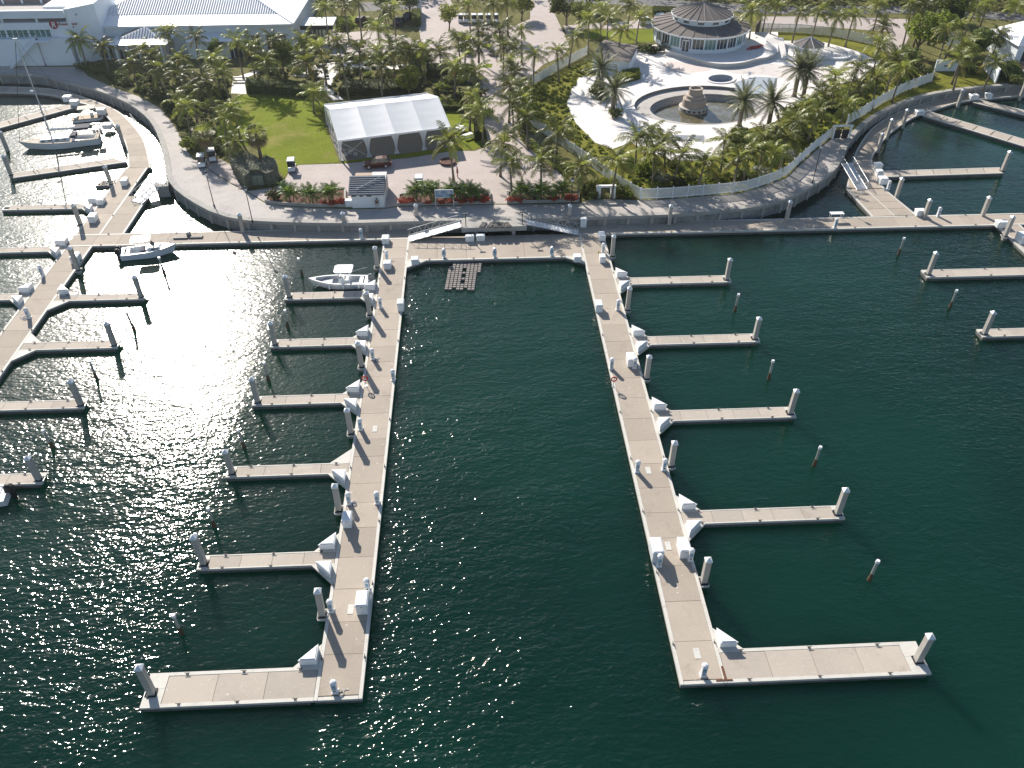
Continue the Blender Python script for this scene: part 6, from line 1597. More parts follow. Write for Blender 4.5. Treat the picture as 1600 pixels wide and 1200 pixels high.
def car(px, py, rz, label, paint, L=4.5, Wd=1.85, H=1.62, name='parked_car', cat='car', z=LZ + 0.03):
    x, y, _ = W(px, py)
    t = thing(name, label, cat, (x, y, z), rz)
    hw = Wd / 2; st = [(-L / 2, 0.55, 0.85, 0.86), (-L / 2 + 0.12, 0.32, 0.98, 0.95), (-L * 0.28, 0.28, 1.0, 1.0), (0, 0.28, 0.97, 1.0), (L * 0.22, 0.28, 0.93, 1.0), (L * 0.40, 0.3, 0.82, 0.95), (L / 2, 0.42, 0.66, 0.82)]
    v = []; f = []
    for (xx, zb, zt, k) in st: v += [(xx, -hw * k * 0.92, zb), (xx, -hw * k, (zb + zt) / 2), (xx, -hw * k * 0.93, zt), (xx, hw * k * 0.93, zt), (xx, hw * k, (zb + zt) / 2), (xx, hw * k * 0.92, zb)]
    for i in range(len(st) - 1):
        a, b = i * 6, (i + 1) * 6; f += [(a + j, b + j, b + j + 1, a + j + 1) for j in range(5)] + [(a + 5, b + 5, b, a)]
    f += [tuple(range(6)), tuple(range((len(st) - 1) * 6, len(st) * 6))[::-1]]
    MB().add(v, f).build('body', paint, t)
    zc = 0.96
    gh = [(-L / 2 + 0.2, zc), (-L * 0.36, H - 0.06), (-L * 0.2, H), (L * 0.03, H - 0.02), (L * 0.2, zc)]
    v = []; 
    for (xx, zz) in gh:
        k = 0.9 - 0.17 * (zz - zc) / (H - zc); v += [(xx, -hw * k, zz), (xx, hw * k, zz)]
    MB().add(v, [(0, 2, 3, 1), (2, 4, 5, 3), (4, 6, 7, 5), (6, 8, 9, 7), (0, 8, 6, 4, 2), (1, 3, 5, 7, 9)]).build('greenhouse', GLASS, t)
    r0, r1 = gh[1], gh[3]
    MB().add([(r0[0], -hw * 0.74, r0[1] + 0.012), (gh[2][0], -hw * 0.74, H + 0.015), (r1[0], -hw * 0.74, r1[1] + 0.012), (r0[0], hw * 0.74, r0[1] + 0.012), (gh[2][0], hw * 0.74, H + 0.015), (r1[0], hw * 0.74, r1[1] + 0.012)], [(0, 1, 4, 3), (1, 2, 5, 4)]).build('roof', paint, t)
    for s in (-1, 1):
        m = MB()
        for (p, q) in ((gh[0], gh[1]), (gh[3], gh[4]), ((-L * 0.08, H - 0.01), (-L * 0.06, zc))):
            kp, kq = [0.905 - 0.17 * (zz - zc) / (H - zc) for zz in (p[1], q[1])]; m.tube([(p[0], s * hw * kp, p[1]), (q[0], s * hw * kq, q[1])], 0.04, 4)
        m.build('pillar', paint, t)
        MB().box((L * 0.17, s * (hw + 0.06), 1.02), (0.12, 0.16, 0.12)).build('mirror', paint, t)
        MB().box((L / 2 - 0.1, s * hw * 0.6, 0.66), (0.16, 0.36, 0.14)).build('headlight', WHITE, t); MB().box((-L / 2 + 0.04, s * hw * 0.66, 0.84), (0.1, 0.3, 0.16)).build('taillight', RED, t)
        for xx in (-L * 0.3, L * 0.31): wheel(t, xx, s * (hw - 0.1), 0.35)
    return t


car(590, 260.5, pi + 0.13, 'dark red car parked in the shade along the tent front', CARRED)
car(1011, 38, 0.2, 'white car on the paving left of the pavilion', WHITE)
car(1036, 32, 0.2, 'dark car behind the brown roof left of the pavilion', GLASS)


def cart(px, py, rz, label, m=WHITE, seat=NAVY, group=None):
    x, y, _ = W(px, py)
    t = thing('golf_cart', label, 'golf cart', (x, y, LZ + 0.03), rz, group=group)
    MB().taper((0.85, 0, 0.3), (0.75, 1.15), (0.45, 1.0), 0.5, (-0.05, 0)).build('front_cowl', m, t); MB().box((0, 0, 0.3), (2.3, 1.1, 0.1)).build('floor', DARKM, t)
    MB().box((-0.55, 0, 0.5), (1.1, 1.15, 0.32)).build('rear_body', m, t); MB().box((-0.2, 0, 0.74), (0.5, 1.05, 0.14)).box((-0.45, 0, 1.0), (0.12, 1.05, 0.45)).build('seat', seat, t)
    MB().taper((-0.02, 0, 1.82), (1.75, 1.2), (1.55, 1.0), 0.08).build('roof', m, t)
    for i in (-0.8, 0.75):
        for s in (-1, 1): MB().tube([(i * 0.98, s * 0.52, 0.55), (i, s * 0.53, 1.83)], 0.025, 5).build('roof_post', DARKM, t)
    MB().add([(0.82, -0.5, 0.85), (0.82, 0.5, 0.85), (0.74, 0.5, 1.78), (0.74, -0.5, 1.78)], [(0, 1, 2, 3)]).build('windscreen', GLASS, t)
    for i in (-0.8, 0.85):
        for s in (-1, 1): wheel(t, i, s * 0.5, 0.24, 0.18)


cart(457, 266, -1.5, 'golf cart with white roof parked at the corner of the lawn')
cart(317, 259, -1.4, 'white golf cart under the left plaza palm'); cart(333, 250, -1.3, 'white cart with navy seats next to the left plaza palm')
cart(656, 293, 1.6, 'golf cart with white roof behind the middle planter')
for i, xx in enumerate((720, 729, 741, 751, 763, 775)): cart(xx, 35, -1.5, '%s golf cart in the row parked at the top of the avenue' % ORD[i], group='golf carts parked in a row')
for i, (a, b) in enumerate(((566, 36), (625, 38), (640, 30))): car(a, b, 1.2, ('maroon car by the garden lawn near the long hall', 'dark car under the palms left of the top avenue', 'dark car nearest the top avenue hedge')[i], CARRED if i == 0 else GLASS)
# low round stone bollard bed in the avenue
x, y, _ = W(770, 86)
t = thing('stone_planter', 'small dark round planter in the middle of the avenue circle', 'planter', (x, y, LZ + 0.03)); MB().lathe([(1.0, 0), (1.1, 0.5), (0.9, 0.55), (0.85, 0.4)], 18, cap=False).build('bowl', mat('dark_stone_wall_shade', (0.1, 0.1, 0.1)), t); MB().lathe([(0.02, 0.42), (0.86, 0.42)], 18, cap=False).build('soil', MULCH, t)
x, y, _ = W(699, 263)
t = thing('stone_planter', 'red brick planter ring around the big palm beside the tent', 'planter', (x, y + 2.0, LZ + 0.03)); MB().lathe([(1.3, 0), (1.35, 0.4), (1.05, 0.42), (1.0, 0.3)], 18, cap=False).build('bowl', mat('brick_red', (0.14, 0.075, 0.06), 0.9, 0.2), t); MB().lathe([(0.02, 0.31), (1.02, 0.31)], 18, cap=False).build('soil', MULCH, t)
# white gate post at the top avenue, low wall sign
x, y, _ = W(656, 20); t = thing('gate_post', 'white gate post at the top of the avenue', 'post', (x, y, LZ)); MB().box((0, 0, 1.6), (1.0, 0.6, 3.2)).build('shaft', STUCCO, t); MB().box((0, 0, 3.26), (1.2, 0.8, 0.12)).build('cap', STUCCO, t)

# ------------------------------------------------------------------ people
def person(px, py, label, top, low, rz, stride=0.12, h=1.74):
    x, y, _ = W(px, py)
    t = thing('person', label, 'person', (x, y, LZ + 0.025), rz)

    def skinned(name, verts, edges, radii, m, root=0):
        me = bpy.data.meshes.new(name); me.from_pydata(verts, edges, []); me.update()
        o = bpy.data.objects.new(name, me); COL.objects.link(o); o.parent = t; me.materials.append(m)
        o.modifiers.new('skin', 'SKIN'); sv = me.skin_vertices[0].data
        for i, r in enumerate(radii): sv[i].radius = r if isinstance(r, tuple) else (r, r)
        sv[root].use_root = True
        s = o.modifiers.new('sub', 'SUBSURF'); s.levels = 1; s.render_levels = 1
        return o
    V = [(0, 0, 0.95), (0, 0, 1.2), (0, 0, 1.42), (0, 0, 1.52), (0, 0.01, 1.62), (0, 0, 1.74),
         (0.19, 0, 1.40), (0.25, 0.03, 1.12), (0.24, -0.08, 0.88), (0.24, -0.1, 0.78), (-0.19, 0, 1.40), (-0.25, 0.03, 1.12), (-0.24, -0.06, 0.88), (-0.24, -0.08, 0.78),
         (0.1, 0, 0.88), (0.11, -stride * 0.5, 0.5), (0.11, -stride * 0.2, 0.08), (0.12, -stride * 0.2 - 0.16, 0.04), (-0.1, 0, 0.88), (-0.11, stride * 0.5, 0.5), (-0.11, stride, 0.08), (-0.12, stride - 0.16, 0.04)]
    E_ = [(0, 1), (1, 2), (2, 3), (3, 4), (4, 5), (2, 6), (6, 7), (7, 8), (8, 9), (2, 10), (10, 11), (11, 12), (12, 13), (0, 14), (14, 15), (15, 16), (16, 17), (0, 18), (18, 19), (19, 20), (20, 21)]
    R_ = [(0.15, 0.1), (0.14, 0.09), (0.16, 0.1), 0.055, 0.095, 0.085, 0.06, 0.045, 0.036, 0.04, 0.06, 0.045, 0.036, 0.04, 0.085, 0.06, 0.045, 0.04, 0.085, 0.06, 0.045, 0.04]
    skinned('body', V, E_, R_, SKIN)
    skinned('shirt', [(0, 0, 0.92), (0, 0, 1.2), (0, 0, 1.43), (0.19, 0, 1.405), (0.245, 0.025, 1.14), (-0.19, 0, 1.405), (-0.245, 0.025, 1.14)], [(0, 1), (1, 2), (2, 3), (3, 4), (2, 5), (5, 6)], [(0.17, 0.12), (0.16, 0.11), (0.175, 0.115), 0.075, 0.06, 0.075, 0.06], top)
    skinned('trousers', [(0, 0, 0.97), V[14], V[15], (0.11, -stride * 0.25, 0.14), V[18], V[19], (-0.11, stride * 0.9, 0.14)], [(0, 1), (1, 2), (2, 3), (0, 4), (4, 5), (5, 6)], [(0.165, 0.115), 0.1, 0.075, 0.065, 0.1, 0.075, 0.065], low)
    MB().lathe([(0.02, 1.56), (0.1, 1.6), (0.112, 1.7), (0.09, 1.79), (0.03, 1.83)], 12, (0, 0.025, 0)).build('hair', HAIR, t, smooth=True)


person(590, 327, 'person in black top and light trousers standing in front of the kiosk', CLOTHD, CLOTHL, 0.3)
person(715, 277, 'person in maroon clothes standing in palm shade near the tent', CLOTHR, CLOTHR, 2.0)

# ------------------------------------------------------------------ palms
def frond_geo(L, up, droop, nleaf, leaf, rnd_, wid=0.05, fold=0.35, flat=False):
    """one palm frond along +X, base at the origin: arching rachis and drooping leaflets"""
    mb_ = MB(); pts = []
    a = up; p = Vector((0, 0, 0)); ns = 7
    for i in range(ns + 1):
        pts.append(p.copy()); p = p + Vector((cos(a), 0, sin(a))) * (L / ns); a -= droop / ns * (0.6 + 0.9 * i / ns)
    for i in range(ns):
        w0, w1 = wid * (1 - i / ns) + 0.012, wid * (1 - (i + 1) / ns) + 0.012
        q0, q1 = pts[i], pts[i + 1]
        mb_.add([q0 + Vector((0, -w0, 0)), q1 + Vector((0, -w1, 0)), q1 + Vector((0, 0, w1)), q0 + Vector((0, 0, w0)), q1 + Vector((0, w1, 0)), q0 + Vector((0, w0, 0))], [(0, 1, 2, 3), (3, 2, 4, 5)])
    for k in range(nleaf):
        f_ = 0.12 + 0.88 * (k + 0.5) / nleaf; s = f_ * ns; i = min(ns - 1, int(s)); q = pts[i].lerp(pts[i + 1], s - i); d = (pts[i + 1] - pts[i]).normalized()
        prof = (sin(pi * min(1, f_ * 0.85 + 0.12))) ** 0.6
        for sd_ in (-1, 1):
            l = leaf * prof * rnd_.uniform(0.8, 1.15)
            out = Vector((d.x * 0.55, sd_ * 0.85, d.z * 0.55 - fold * rnd_.uniform(0.5, 1.5)))
            out.normalize()
            bw = L / nleaf * 0.62
            m1 = q + out * l * 0.5 + Vector((0, 0, 0.03)); tip = q + out * l + Vector((0, 0, -0.14 * l * rnd_.uniform(0.4, 1.8)))
            mb_.add([q - d * bw * 0.5, q + d * bw * 0.5, m1 + d * bw * 0.5, tip, m1 - d * bw * 0.4], [(0, 1, 2, 4), (4, 2, 3)])
    return mb_


def xform(mb_, rz, tilt=0.0, roll=0.0, sc=1.0, off=(0, 0, 0)):
    M = Matrix.Translation(off) @ Matrix.Rotation(rz, 4, 'Z') @ Matrix.Rotation(-tilt, 4, 'Y') @ Matrix.Rotation(roll, 4, 'X') @ Matrix.Scale(sc, 4)
    return [M @ Vector(p) for p in mb_.v], mb_.f


RV = random.Random(11)
COCO_F = [frond_geo(3.3, u_, d_, 15, 0.85, RV) for u_, d_ in ((1.15, 1.5), (0.85, 1.7), (0.5, 1.6), (0.1, 1.3), (-0.35, 1.0))]
COCO_M = [mesh_of(f_, 'frond', FROND) for f_ in COCO_F]; COCO_MY = [mesh_of(f_, 'frond', FRONDY) for f_ in COCO_F]
DATE_F = [frond_geo(3.4, u_, d_, 22, 0.5, RV, 0.06, 0.15) for u_, d_ in ((1.3, 0.5), (1.0, 0.8), (0.65, 0.9), (0.25, 0.9), (-0.2, 0.8), (-0.65, 0.6))]
DATE_M = [mesh_of(f_, 'frond', DATEF) for f_ in DATE_F]


def coco_layout(rv, n=21):
    out = []
    for i in range(n):
        e = i / (n - 1); k = min(4, int(e * 5)); out.append((i * 2.399 + rv.uniform(-0.25, 0.25), k, rv.uniform(-0.14, 0.14), rv.uniform(-0.35, 0.35), rv.uniform(0.82, 1.1)))
    return out


CROWNS = []
for c in range(7):
    rv = random.Random(100 + c); m = MB()
    wind = rv.uniform(0, 6)
    for rz, k, tl, ro, sc in coco_layout(rv, rv.choice((17, 19, 22))):
        v, f_ = xform(COCO_F[k], rz + 0.25 * sin(rz - 2.4), tl, ro, sc); m.add(v, f_)
    for i in range(4):
        a = i * 1.6; m.lathe([(0.02, -0.55), (0.13, -0.48), (0.15, -0.36), (0.04, -0.22)], 6, (0.25 * cos(a), 0.25 * sin(a), 0))
    me = mesh_of(m, 'crown', FROND); me.materials.append(FRONDY)
    # the oldest, lowest fronds are yellowing
    nf = len(me.polygons); mi = [0] * nf
    for i in range(int(nf * 0.80), nf): mi[i] = 1 if c % 2 else 0
    me.polygons.foreach_set('material_index', mi); CROWNS.append(me)


def trunk_mesh(h, lean, r0=0.2, r1=0.11, n=7, seg=7):
    pts = []; rs = []
    for i in range(seg + 1):
        f_ = i / seg; pts.append((lean[0] * f_ ** 1.6, lean[1] * f_ ** 1.6, h * f_ - 0.1 * (i == 0))); rs.append((r0 * 1.5 if i == 0 else r0 + (r1 - r0) * f_) * (1 + 0.05 * (i % 2)))
    return MB().tube(pts, rs, n)


PALMS = []


def palm(px, py, h=6.5, sc=1.0, kind='coco', hero=False):
    """px,py: the heart of the crown in the photo; the trunk stands below it on the ground"""
    heart = W(px, py, LZ + h); PALMS.append((heart.x, heart.y, h, sc, kind, hero))


P_ = palm
# before the resort and around the lawn
for a in ((125, 64, 6.0), (160, 73, 6.0), (222, 78, 6.5), (236, 88, 6.5), (262, 50, 8.5), (305, 58, 8.5), (332, 92, 7.0), (281, 92, 6.5), (252, 108, 6.0), (280, 118, 6.5), (297, 140, 6.0), (291, 166, 6.0), (362, 168, 6.0), (370, 66, 7.5), (368, 222, 4.0), (352, 186, 5.0), (392, 74, 7.0), (415, 97, 6.0), (427, 64, 7.0), (475, 62, 7.0), (477, 97, 6.0), (499, 75, 7.0), (527, 67, 7.0), (535, 101, 7.0), (562, 77, 7.0), (597, 100, 7.0), (590, 80, 7.0), (590, 42, 8.0), (612, 72, 8.0), (640, 82, 6.5), (660, 79, 6.5), (490, 146, 3.6), (318, 125, 6.0), (345, 112, 6.0), (205, 98, 5.0)): P_(*a)
# avenue
for a in ((687, 82, 6.5), (715, 60, 6.5), (728, 66, 6.0), (747, 47, 6.5), (749, 74, 6.0), (780, 47, 6.5), (787, 72, 6.5), (712, 104, 6.5), (742, 112, 6.5), (797, 95, 6.5), (738, 152, 6.0), (750, 170, 6.0), (797, 136, 6.5), (800, 162, 6.0), (812, 132, 6.0), (815, 158, 6.0), (822, 182, 5.5), (805, 112, 6.0), (815, 48, 6.5), (805, 74, 6.0), (836, 85, 6.0), (870, 80, 6.0), (897, 56, 6.5), (787, 224, 5.5), (732, 8, 7), (770, 5, 7), (792, 4, 7), (600, 18, 8), (615, 10, 8), (537, 10, 8), (508, 12, 8), (560, 4, 8)): P_(*a)
for a in ((700, 221, 6.6, 1.25), (796, 254, 5.8, 1.1), (845, 252, 5.2, 1.15), (873, 207, 6.0, 1.15), (906, 263, 5.0, 1.15), (965, 252, 6.0, 1.15), (995, 217, 5.5, 1.1), (1037, 220, 5.5, 1.1), (1022, 238, 5.5, 1.15), (1065, 242, 5.5, 1.15), (1102, 254, 5.0, 1.15), (1132, 220, 5.5, 1.1), (1155, 247, 5.0, 1.1), (1175, 234, 5.5, 1.1), (1192, 212, 5.5, 1.1), (1016, 205, 5.0, 0.9)): P_(a[0], a[1], a[2], a[3], 'coco', True)
# right fence and pool
for a in ((1242, 190, 5.5), (1230, 214, 5.5), (1212, 240, 5.0), (1277, 175, 5.5), (1285, 150, 6.0), (1300, 140, 6.0), (1305, 121, 6.0), (1325, 163, 5.5), (1340, 106, 6.0), (1342, 135, 6.0), (1370, 120, 6.0), (1375, 71, 6.5), (1380, 42, 7.0), (1412, 107, 6.5), (1400, 90, 6.5), (1260, 165, 5.0), (1510, 70, 7.5), (1500, 92, 6), (1555, 98, 5.5), (1562, 54, 7.0), (1500, 40, 7.5), (1525, 14, 8), (1590, 8, 8), (1445, 8, 9), (1425, 8, 9), (1375, 6, 8), (1217, 10, 7), (1250, 18, 6.5), (1280, 18, 6.5), (1307, 27, 6), (1335, 22, 7), (1175, 17, 7), (1000, 26, 7.5), (972, 46, 7), (950, 29, 7), (920, 31, 7), (940, 12, 7), (985, 8, 7), (1200, 4, 7), (1480, 45, 8), (1545, 5, 8)): P_(*a)
for a in ((940, 107, 5.0, 1.25), (960, 140, 4.6, 1.15), (1162, 157, 4.6, 1.15), (1208, 160, 4.8, 1.2), (1250, 108, 5.2, 1.3), (1264, 110, 5.2, 1.2)): P_(*a, 'date', True)
for a in ((317, 210, 4.4, 1.0), (400, 210, 5.0, 1.0)): P_(*a, 'fan', True)

LANDMARKS = [('round pavilion', W(1108, 70)), ('marquee tent', W(612, 190)), ('fountain basin', W(1097, 165)), ('kiosk', W(575, 312)), ('sailing yacht', W(150, 170)), ('beach house', W(1560, 60)), ('lawn steps', W(374, 130)), ('entrance canopy', W(495, 70)), ('golf cart row', W(745, 35)), ('fence corner gate', W(945, 300)), ('small gazebo', W(1260, 88)), ('avenue circle planter', W(770, 86)), ('right promenade frame gate', W(1312, 210)), ('service building', W(960, 85)), ('left gangway', W(240, 280)), ('resort logo', W(100, 100)), ('top avenue gate post', W(656, 30)), ('garden wall slot', W(1476, 111)), ('slanting fence top', W(830, 190))]
byl = {}
for p in PALMS:
    lm = min(range(len(LANDMARKS)), key=lambda i: (LANDMARKS[i][1] - Vector((p[0], p[1], LZ))).length); byl.setdefault((lm, p[4]), []).append(p)
KIND = {'coco': 'coconut palm', 'date': 'bushy date palm with straight grey-green fronds', 'fan': 'fan palm with a brown skirt of dead leaves'}
LAB = {}
for (lm, kd), L_ in byl.items():
    L_.sort(key=lambda p: (LANDMARKS[lm][1] - Vector((p[0], p[1], LZ))).length)
    for i, p in enumerate(L_): LAB[id(p)] = '%s, %s nearest to the %s' % (KIND[kd], ('the' if i == 0 else ORD[i]), LANDMARKS[lm][0])
rv = random.Random(5)


def hero_fronds(t, top, meshes, layout, sc):
    cr = thing_part('crown', t, top); cr.data = mesh_of(MB().lathe([(0.05, -0.5), (0.22, -0.35), (0.2, 0.05), (0.05, 0.35)], 7), 'crown', mat('crown_heart', (0.26, 0.19, 0.07), 0.8, 0.3, 2, 8))
    for rz, me, tl, ro, s in layout: link_mesh('frond', me, cr, (0, 0, 0), (ro, -tl, rz), (s * sc, s * sc, s * sc))


FANL = MB()
for i in range(11):
    a = (i - 5) * 0.27; FANL.add([(0.7, 0, 0), (0.7 + 0.95 * cos(a) - 0.07 * sin(a), 0.95 * sin(a) + 0.07 * cos(a), 0.1), (0.7 + 1.3 * cos(a), 1.3 * sin(a), -0.12), (0.7 + 0.95 * cos(a) + 0.07 * sin(a), 0.95 * sin(a) - 0.07 * cos(a), 0.1)], [(0, 1, 2, 3)])
FANL.add([(0, -0.03, 0), (0.75, -0.03, 0), (0.75, 0.03, 0), (0, 0.03, 0)], [(0, 1, 2, 3)])
FAN_M, FAN_D = mesh_of(FANL, 'frond', FROND), mesh_of(FANL, 'frond', DEADF)
for p in PALMS:
    x, y, h, sc, kd, hero = p
    lean = (rv.uniform(-0.7, 0.7), rv.uniform(-0.7, 0.7)) if kd == 'coco' else (0, 0)
    t = thing('coconut_palm' if kd == 'coco' else 'date_palm' if kd == 'date' else 'fan_palm', LAB[id(p)], 'palm tree', (x - lean[0], y - lean[1], LZ), group={'coco': 'coconut palms', 'date': 'date palms', 'fan': 'fan palms'}[kd])
    if kd == 'coco':
        trunk_mesh(h, lean).build('trunk', TRUNK, t, smooth=True)
        if hero:
            lay = []
            for rz, k, tl, ro, s in coco_layout(rv, 20): lay.append((rz + 0.3 * sin(rz - 2.4), (COCO_MY if k == 4 and rv.random() < 0.6 else COCO_M)[k], tl, ro, s))
            hero_fronds(t, (lean[0], lean[1], h), None, lay, sc * rv.uniform(0.92, 1.05))
        else:
            o = link_mesh('crown', rv.choice(CROWNS), t, (lean[0], lean[1], h), (rv.uniform(-.1, .1), rv.uniform(-.1, .1), rv.uniform(0, 6.28)))
            s = sc * rv.uniform(0.9, 1.28); o.scale = (s, s, s * rv.uniform(0.9, 1.1))
    elif kd == 'date':
        m = MB(); trunk_mesh(h, lean, 0.42, 0.36, 10, 14).build('trunk', TRUNK, t)
        lay = []; n = 46
        for i in range(n): lay.append((i * 2.399, DATE_M[min(5, int(i / n * 6))], rv.uniform(-.12, .12), rv.uniform(-.3, .3), rv.uniform(0.85, 1.1)))
        hero_fronds(t, (0, 0, h), None, lay, sc)
    else:
        trunk_mesh(h, lean, 0.3, 0.24, 9, 9).build('trunk', TRUNK, t); lay = []
        for i in range(34):
            e = i / 33; lay.append((i * 2.399, FAN_M if e < 0.62 else FAN_D, 1.1 - 2.5 * e + rv.uniform(-.1, .1), rv.uniform(-.4, .4), rv.uniform(0.95, 1.25)))
        hero_fronds(t, (0, 0, h), None, lay, sc)


# ------------------------------------------------------------------ broadleaf trees, shrubs, hedges
def leaf_cloud(rvv, blobs, n, size, shell=0.55):
    """many small leaf faces gathered into uneven clumps"""
    m = MB(); tot = sum(b[3] * b[4] * b[5] for b in blobs)
    for (cx, cy, cz, rx, ry, rz) in blobs:
        k = max(6, int(n * rx * ry * rz / tot))
        for _ in range(k):
            d = Vector((rvv.gauss(0, 1), rvv.gauss(0, 1), rvv.gauss(0, 1))).normalized(); q = shell + (1 - shell) * rvv.random() ** 0.7
            if d.z < -0.5: d.z *= 0.4
            p = Vector((cx + d.x * rx * q, cy + d.y * ry * q, cz + d.z * rz * q))
            s = size * rvv.uniform(0.6, 1.35); u_ = Vector((rvv.gauss(0, 1), rvv.gauss(0, 1), rvv.gauss(0, 0.6))).normalized(); w_ = (d + Vector((rvv.gauss(0, .6), rvv.gauss(0, .6), rvv.gauss(0, .6) + 0.4))).cross(u_)
            if w_.length < 0.1: continue
            w_.normalize()
            m.add([p - u_ * s, p + w_ * s * 0.45, p + u_ * s, p - w_ * s * 0.45], [(0, 1, 2, 3)])
    return m


def blob_set(rvv, R, Hh, k):
    out = [(0, 0, Hh * 0.5, R * 0.62, R * 0.62, Hh * 0.5)]
    for i in range(k):
        a = rvv.uniform(0, 2 * pi); r = R * rvv.uniform(0.35, 0.75); z = Hh * rvv.uniform(0.25, 0.85); q = R * rvv.uniform(0.28, 0.5)
        out.append((r * cos(a), r * sin(a), z, q, q, q * rvv.uniform(0.6, 0.9)))
    return out


TREE_M = {}
for nm, mm_ in (('d', LEAF), ('y', LEAFY), ('k', LEAFD)):
    TREE_M[nm] = [mesh_of(leaf_cloud(random.Random(40 + i), blob_set(random.Random(60 + i), 3.0, 3.6, 11), 1700, 0.27), 'crown', mm_) for i in range(2)]


def tree(px, py, label, R=3.0, h=2.2, kind='d'):
    x, y, _ = W(px, py)
    t = thing('broadleaf_tree', label, 'tree', (x, y, LZ), rv.uniform(0, 6), group='broadleaf trees')
    s = R / 3.0; tr = MB(); tr.tube([(0, 0, -0.1), (0.08, 0.05, h * 0.6), (0.1, 0.1, h + 1.2 * s)], [0.22 * s, 0.17 * s, 0.1 * s], 7)
    for i in range(5): a = i * 1.3; tr.tube([(0.08, 0.06, h * 0.6 + 0.1 * i), (1.1 * s * cos(a), 1.1 * s * sin(a), h + 1.0 * s), (1.9 * s * cos(a + .2), 1.9 * s * sin(a + .2), h + 2.2 * s)], [0.1 * s, 0.07 * s, 0.02], 5)
    tr.build('trunk', TRUNK, t, smooth=True)
    link_mesh('crown', rv.choice(TREE_M[kind]), t, (0, 0, h - 0.3), (0, 0, 0), (s, s, s * rv.uniform(0.95, 1.2)))


for a in ((445, 118, 'round bright green tree beside the dark hedge near the long hall', 3.6, 2.5, 'd'), (640, 147, 'yellow-green bushy tree behind the tent', 3.4, 1.5, 'y'), (702, 48, 'yellow-green clipped round tree at the top of the avenue', 3.0, 2.2, 'y'), (815, 32, 'olive-yellow tree at the top right of the avenue', 3.4, 1.8, 'y'), (885, 40, 'broad dark tree left of the service road', 3.8, 2.2, 'd'), (905, 45, 'green tree among the palms above the rough grass', 3.4, 2.2, 'd'), (920, 18, 'dark tree behind the palms at the back road', 4.0, 2.0, 'k'), (1430, 88, 'large dense tree left of the garden wall', 5.2, 3.0, 'd'), (1450, 70, 'large tree behind the dense one by the garden wall', 5.4, 3.5, 'd'), (1400, 118, 'low dark tree at the top of the right fence', 3.4, 1.0, 'k'), (1475, 50, 'tall pale tree farther back at upper right', 5.0, 4.5, 'd'), (1520, 100, 'dark spreading tree between white wall and house', 4.2, 2.6, 'k'), (1478, 30, 'tree nearest the back road at upper right', 4.5, 3.5, 'd'), (655, 113, 'dark clipped tree at the foot of the avenue', 3.0, 1.2, 'k'), (640, 105, 'dark tree beside the clipped one behind the tent', 2.8, 1.2, 'k'), (610, 28, 'dark tree in the palms left of the top avenue', 4.0, 2.5, 'k'), (640, 22, 'reddish dark tree next to the gate post', 3.0, 1.5, 'k'), (520, 20, 'dark tree right of the long hall', 3.6, 2.0, 'k'), (1570, 88, 'dark tree against the white house front', 2.6, 1.5, 'k'), (545, 60, 'green tree by the forecourt', 2.6, 1.2, 'd'), (345, 90, 'bright green bush tree under the palms before the long hall', 2.4, 1.0, 'd')):
    tree(*a)

SHRUB_M = {}
for nm, mm_ in (('d', LEAF), ('y', LEAFY), ('k', LEAFD), ('g', LEAFG), ('r', REDF)):
    SHRUB_M[nm] = [mesh_of(leaf_cloud(random.Random(80 + i), blob_set(random.Random(70 + i), 1.0, 1.1, 6), 420, 0.14), 'foliage', mm_) for i in range(3)]
STEMS = mesh_of(MB().tube([(0, 0, -0.1), (0.1, 0.1, 0.5)], 0.05, 5).tube([(0, 0, -0.1), (-0.15, 0.1, 0.6)], 0.04, 5).tube([(0, 0, -0.1), (0.05, -0.15, 0.55)], 0.04, 5), 'stem', TRUNK)


def shrub(px, py, label, R=1.2, kind='d', z=LZ, hs=1.0, name='shrub'):
    x, y, _ = W(px, py, z)
    t = thing(name, label, 'shrub', (x, y, z), rv.uniform(0, 6), group='garden shrubs')
    link_mesh('foliage', rv.choice(SHRUB_M[kind]), t, (0, 0, -0.1), (0, 0, 0), (R, R, R * hs)); link_mesh('stem', STEMS, t, (0, 0, 0), (0, 0, 0), (R, R, R))


# red flowering shrubs and bushes of the planters
PZ = LZ + 0.34
for i, (a, b, r) in enumerate(((630, 317, 1.1), (641, 316, 1.0), (670, 318, 0.7), (690, 318, 0.8), (703, 317, 0.8), (722, 317, 0.9), (738, 316, 0.8), (757, 316, 1.0))): shrub(a, b, '%s red-flowered bush in the middle planter, from the left' % ORD[i], r, 'r', PZ, 0.8, 'flower_bush')
for i, (a, b, r) in enumerate(((797, 314, 0.9), (810, 314, 0.8), (865, 313, 0.8), (888, 311, 1.1), (898, 312, 0.9))): shrub(a, b, '%s red-flowered bush in the right planter, from the left' % ORD[i], r, 'r', PZ, 0.8, 'flower_bush')
for i, (a, b, r) in enumerate(((505, 318, 0.7), (520, 320, 0.9), (533, 318, 1.0))): shrub(a, b, '%s red-flowered bush at the right end of the left planter' % ORD[i], r, 'r', PZ, 0.8, 'flower_bush')
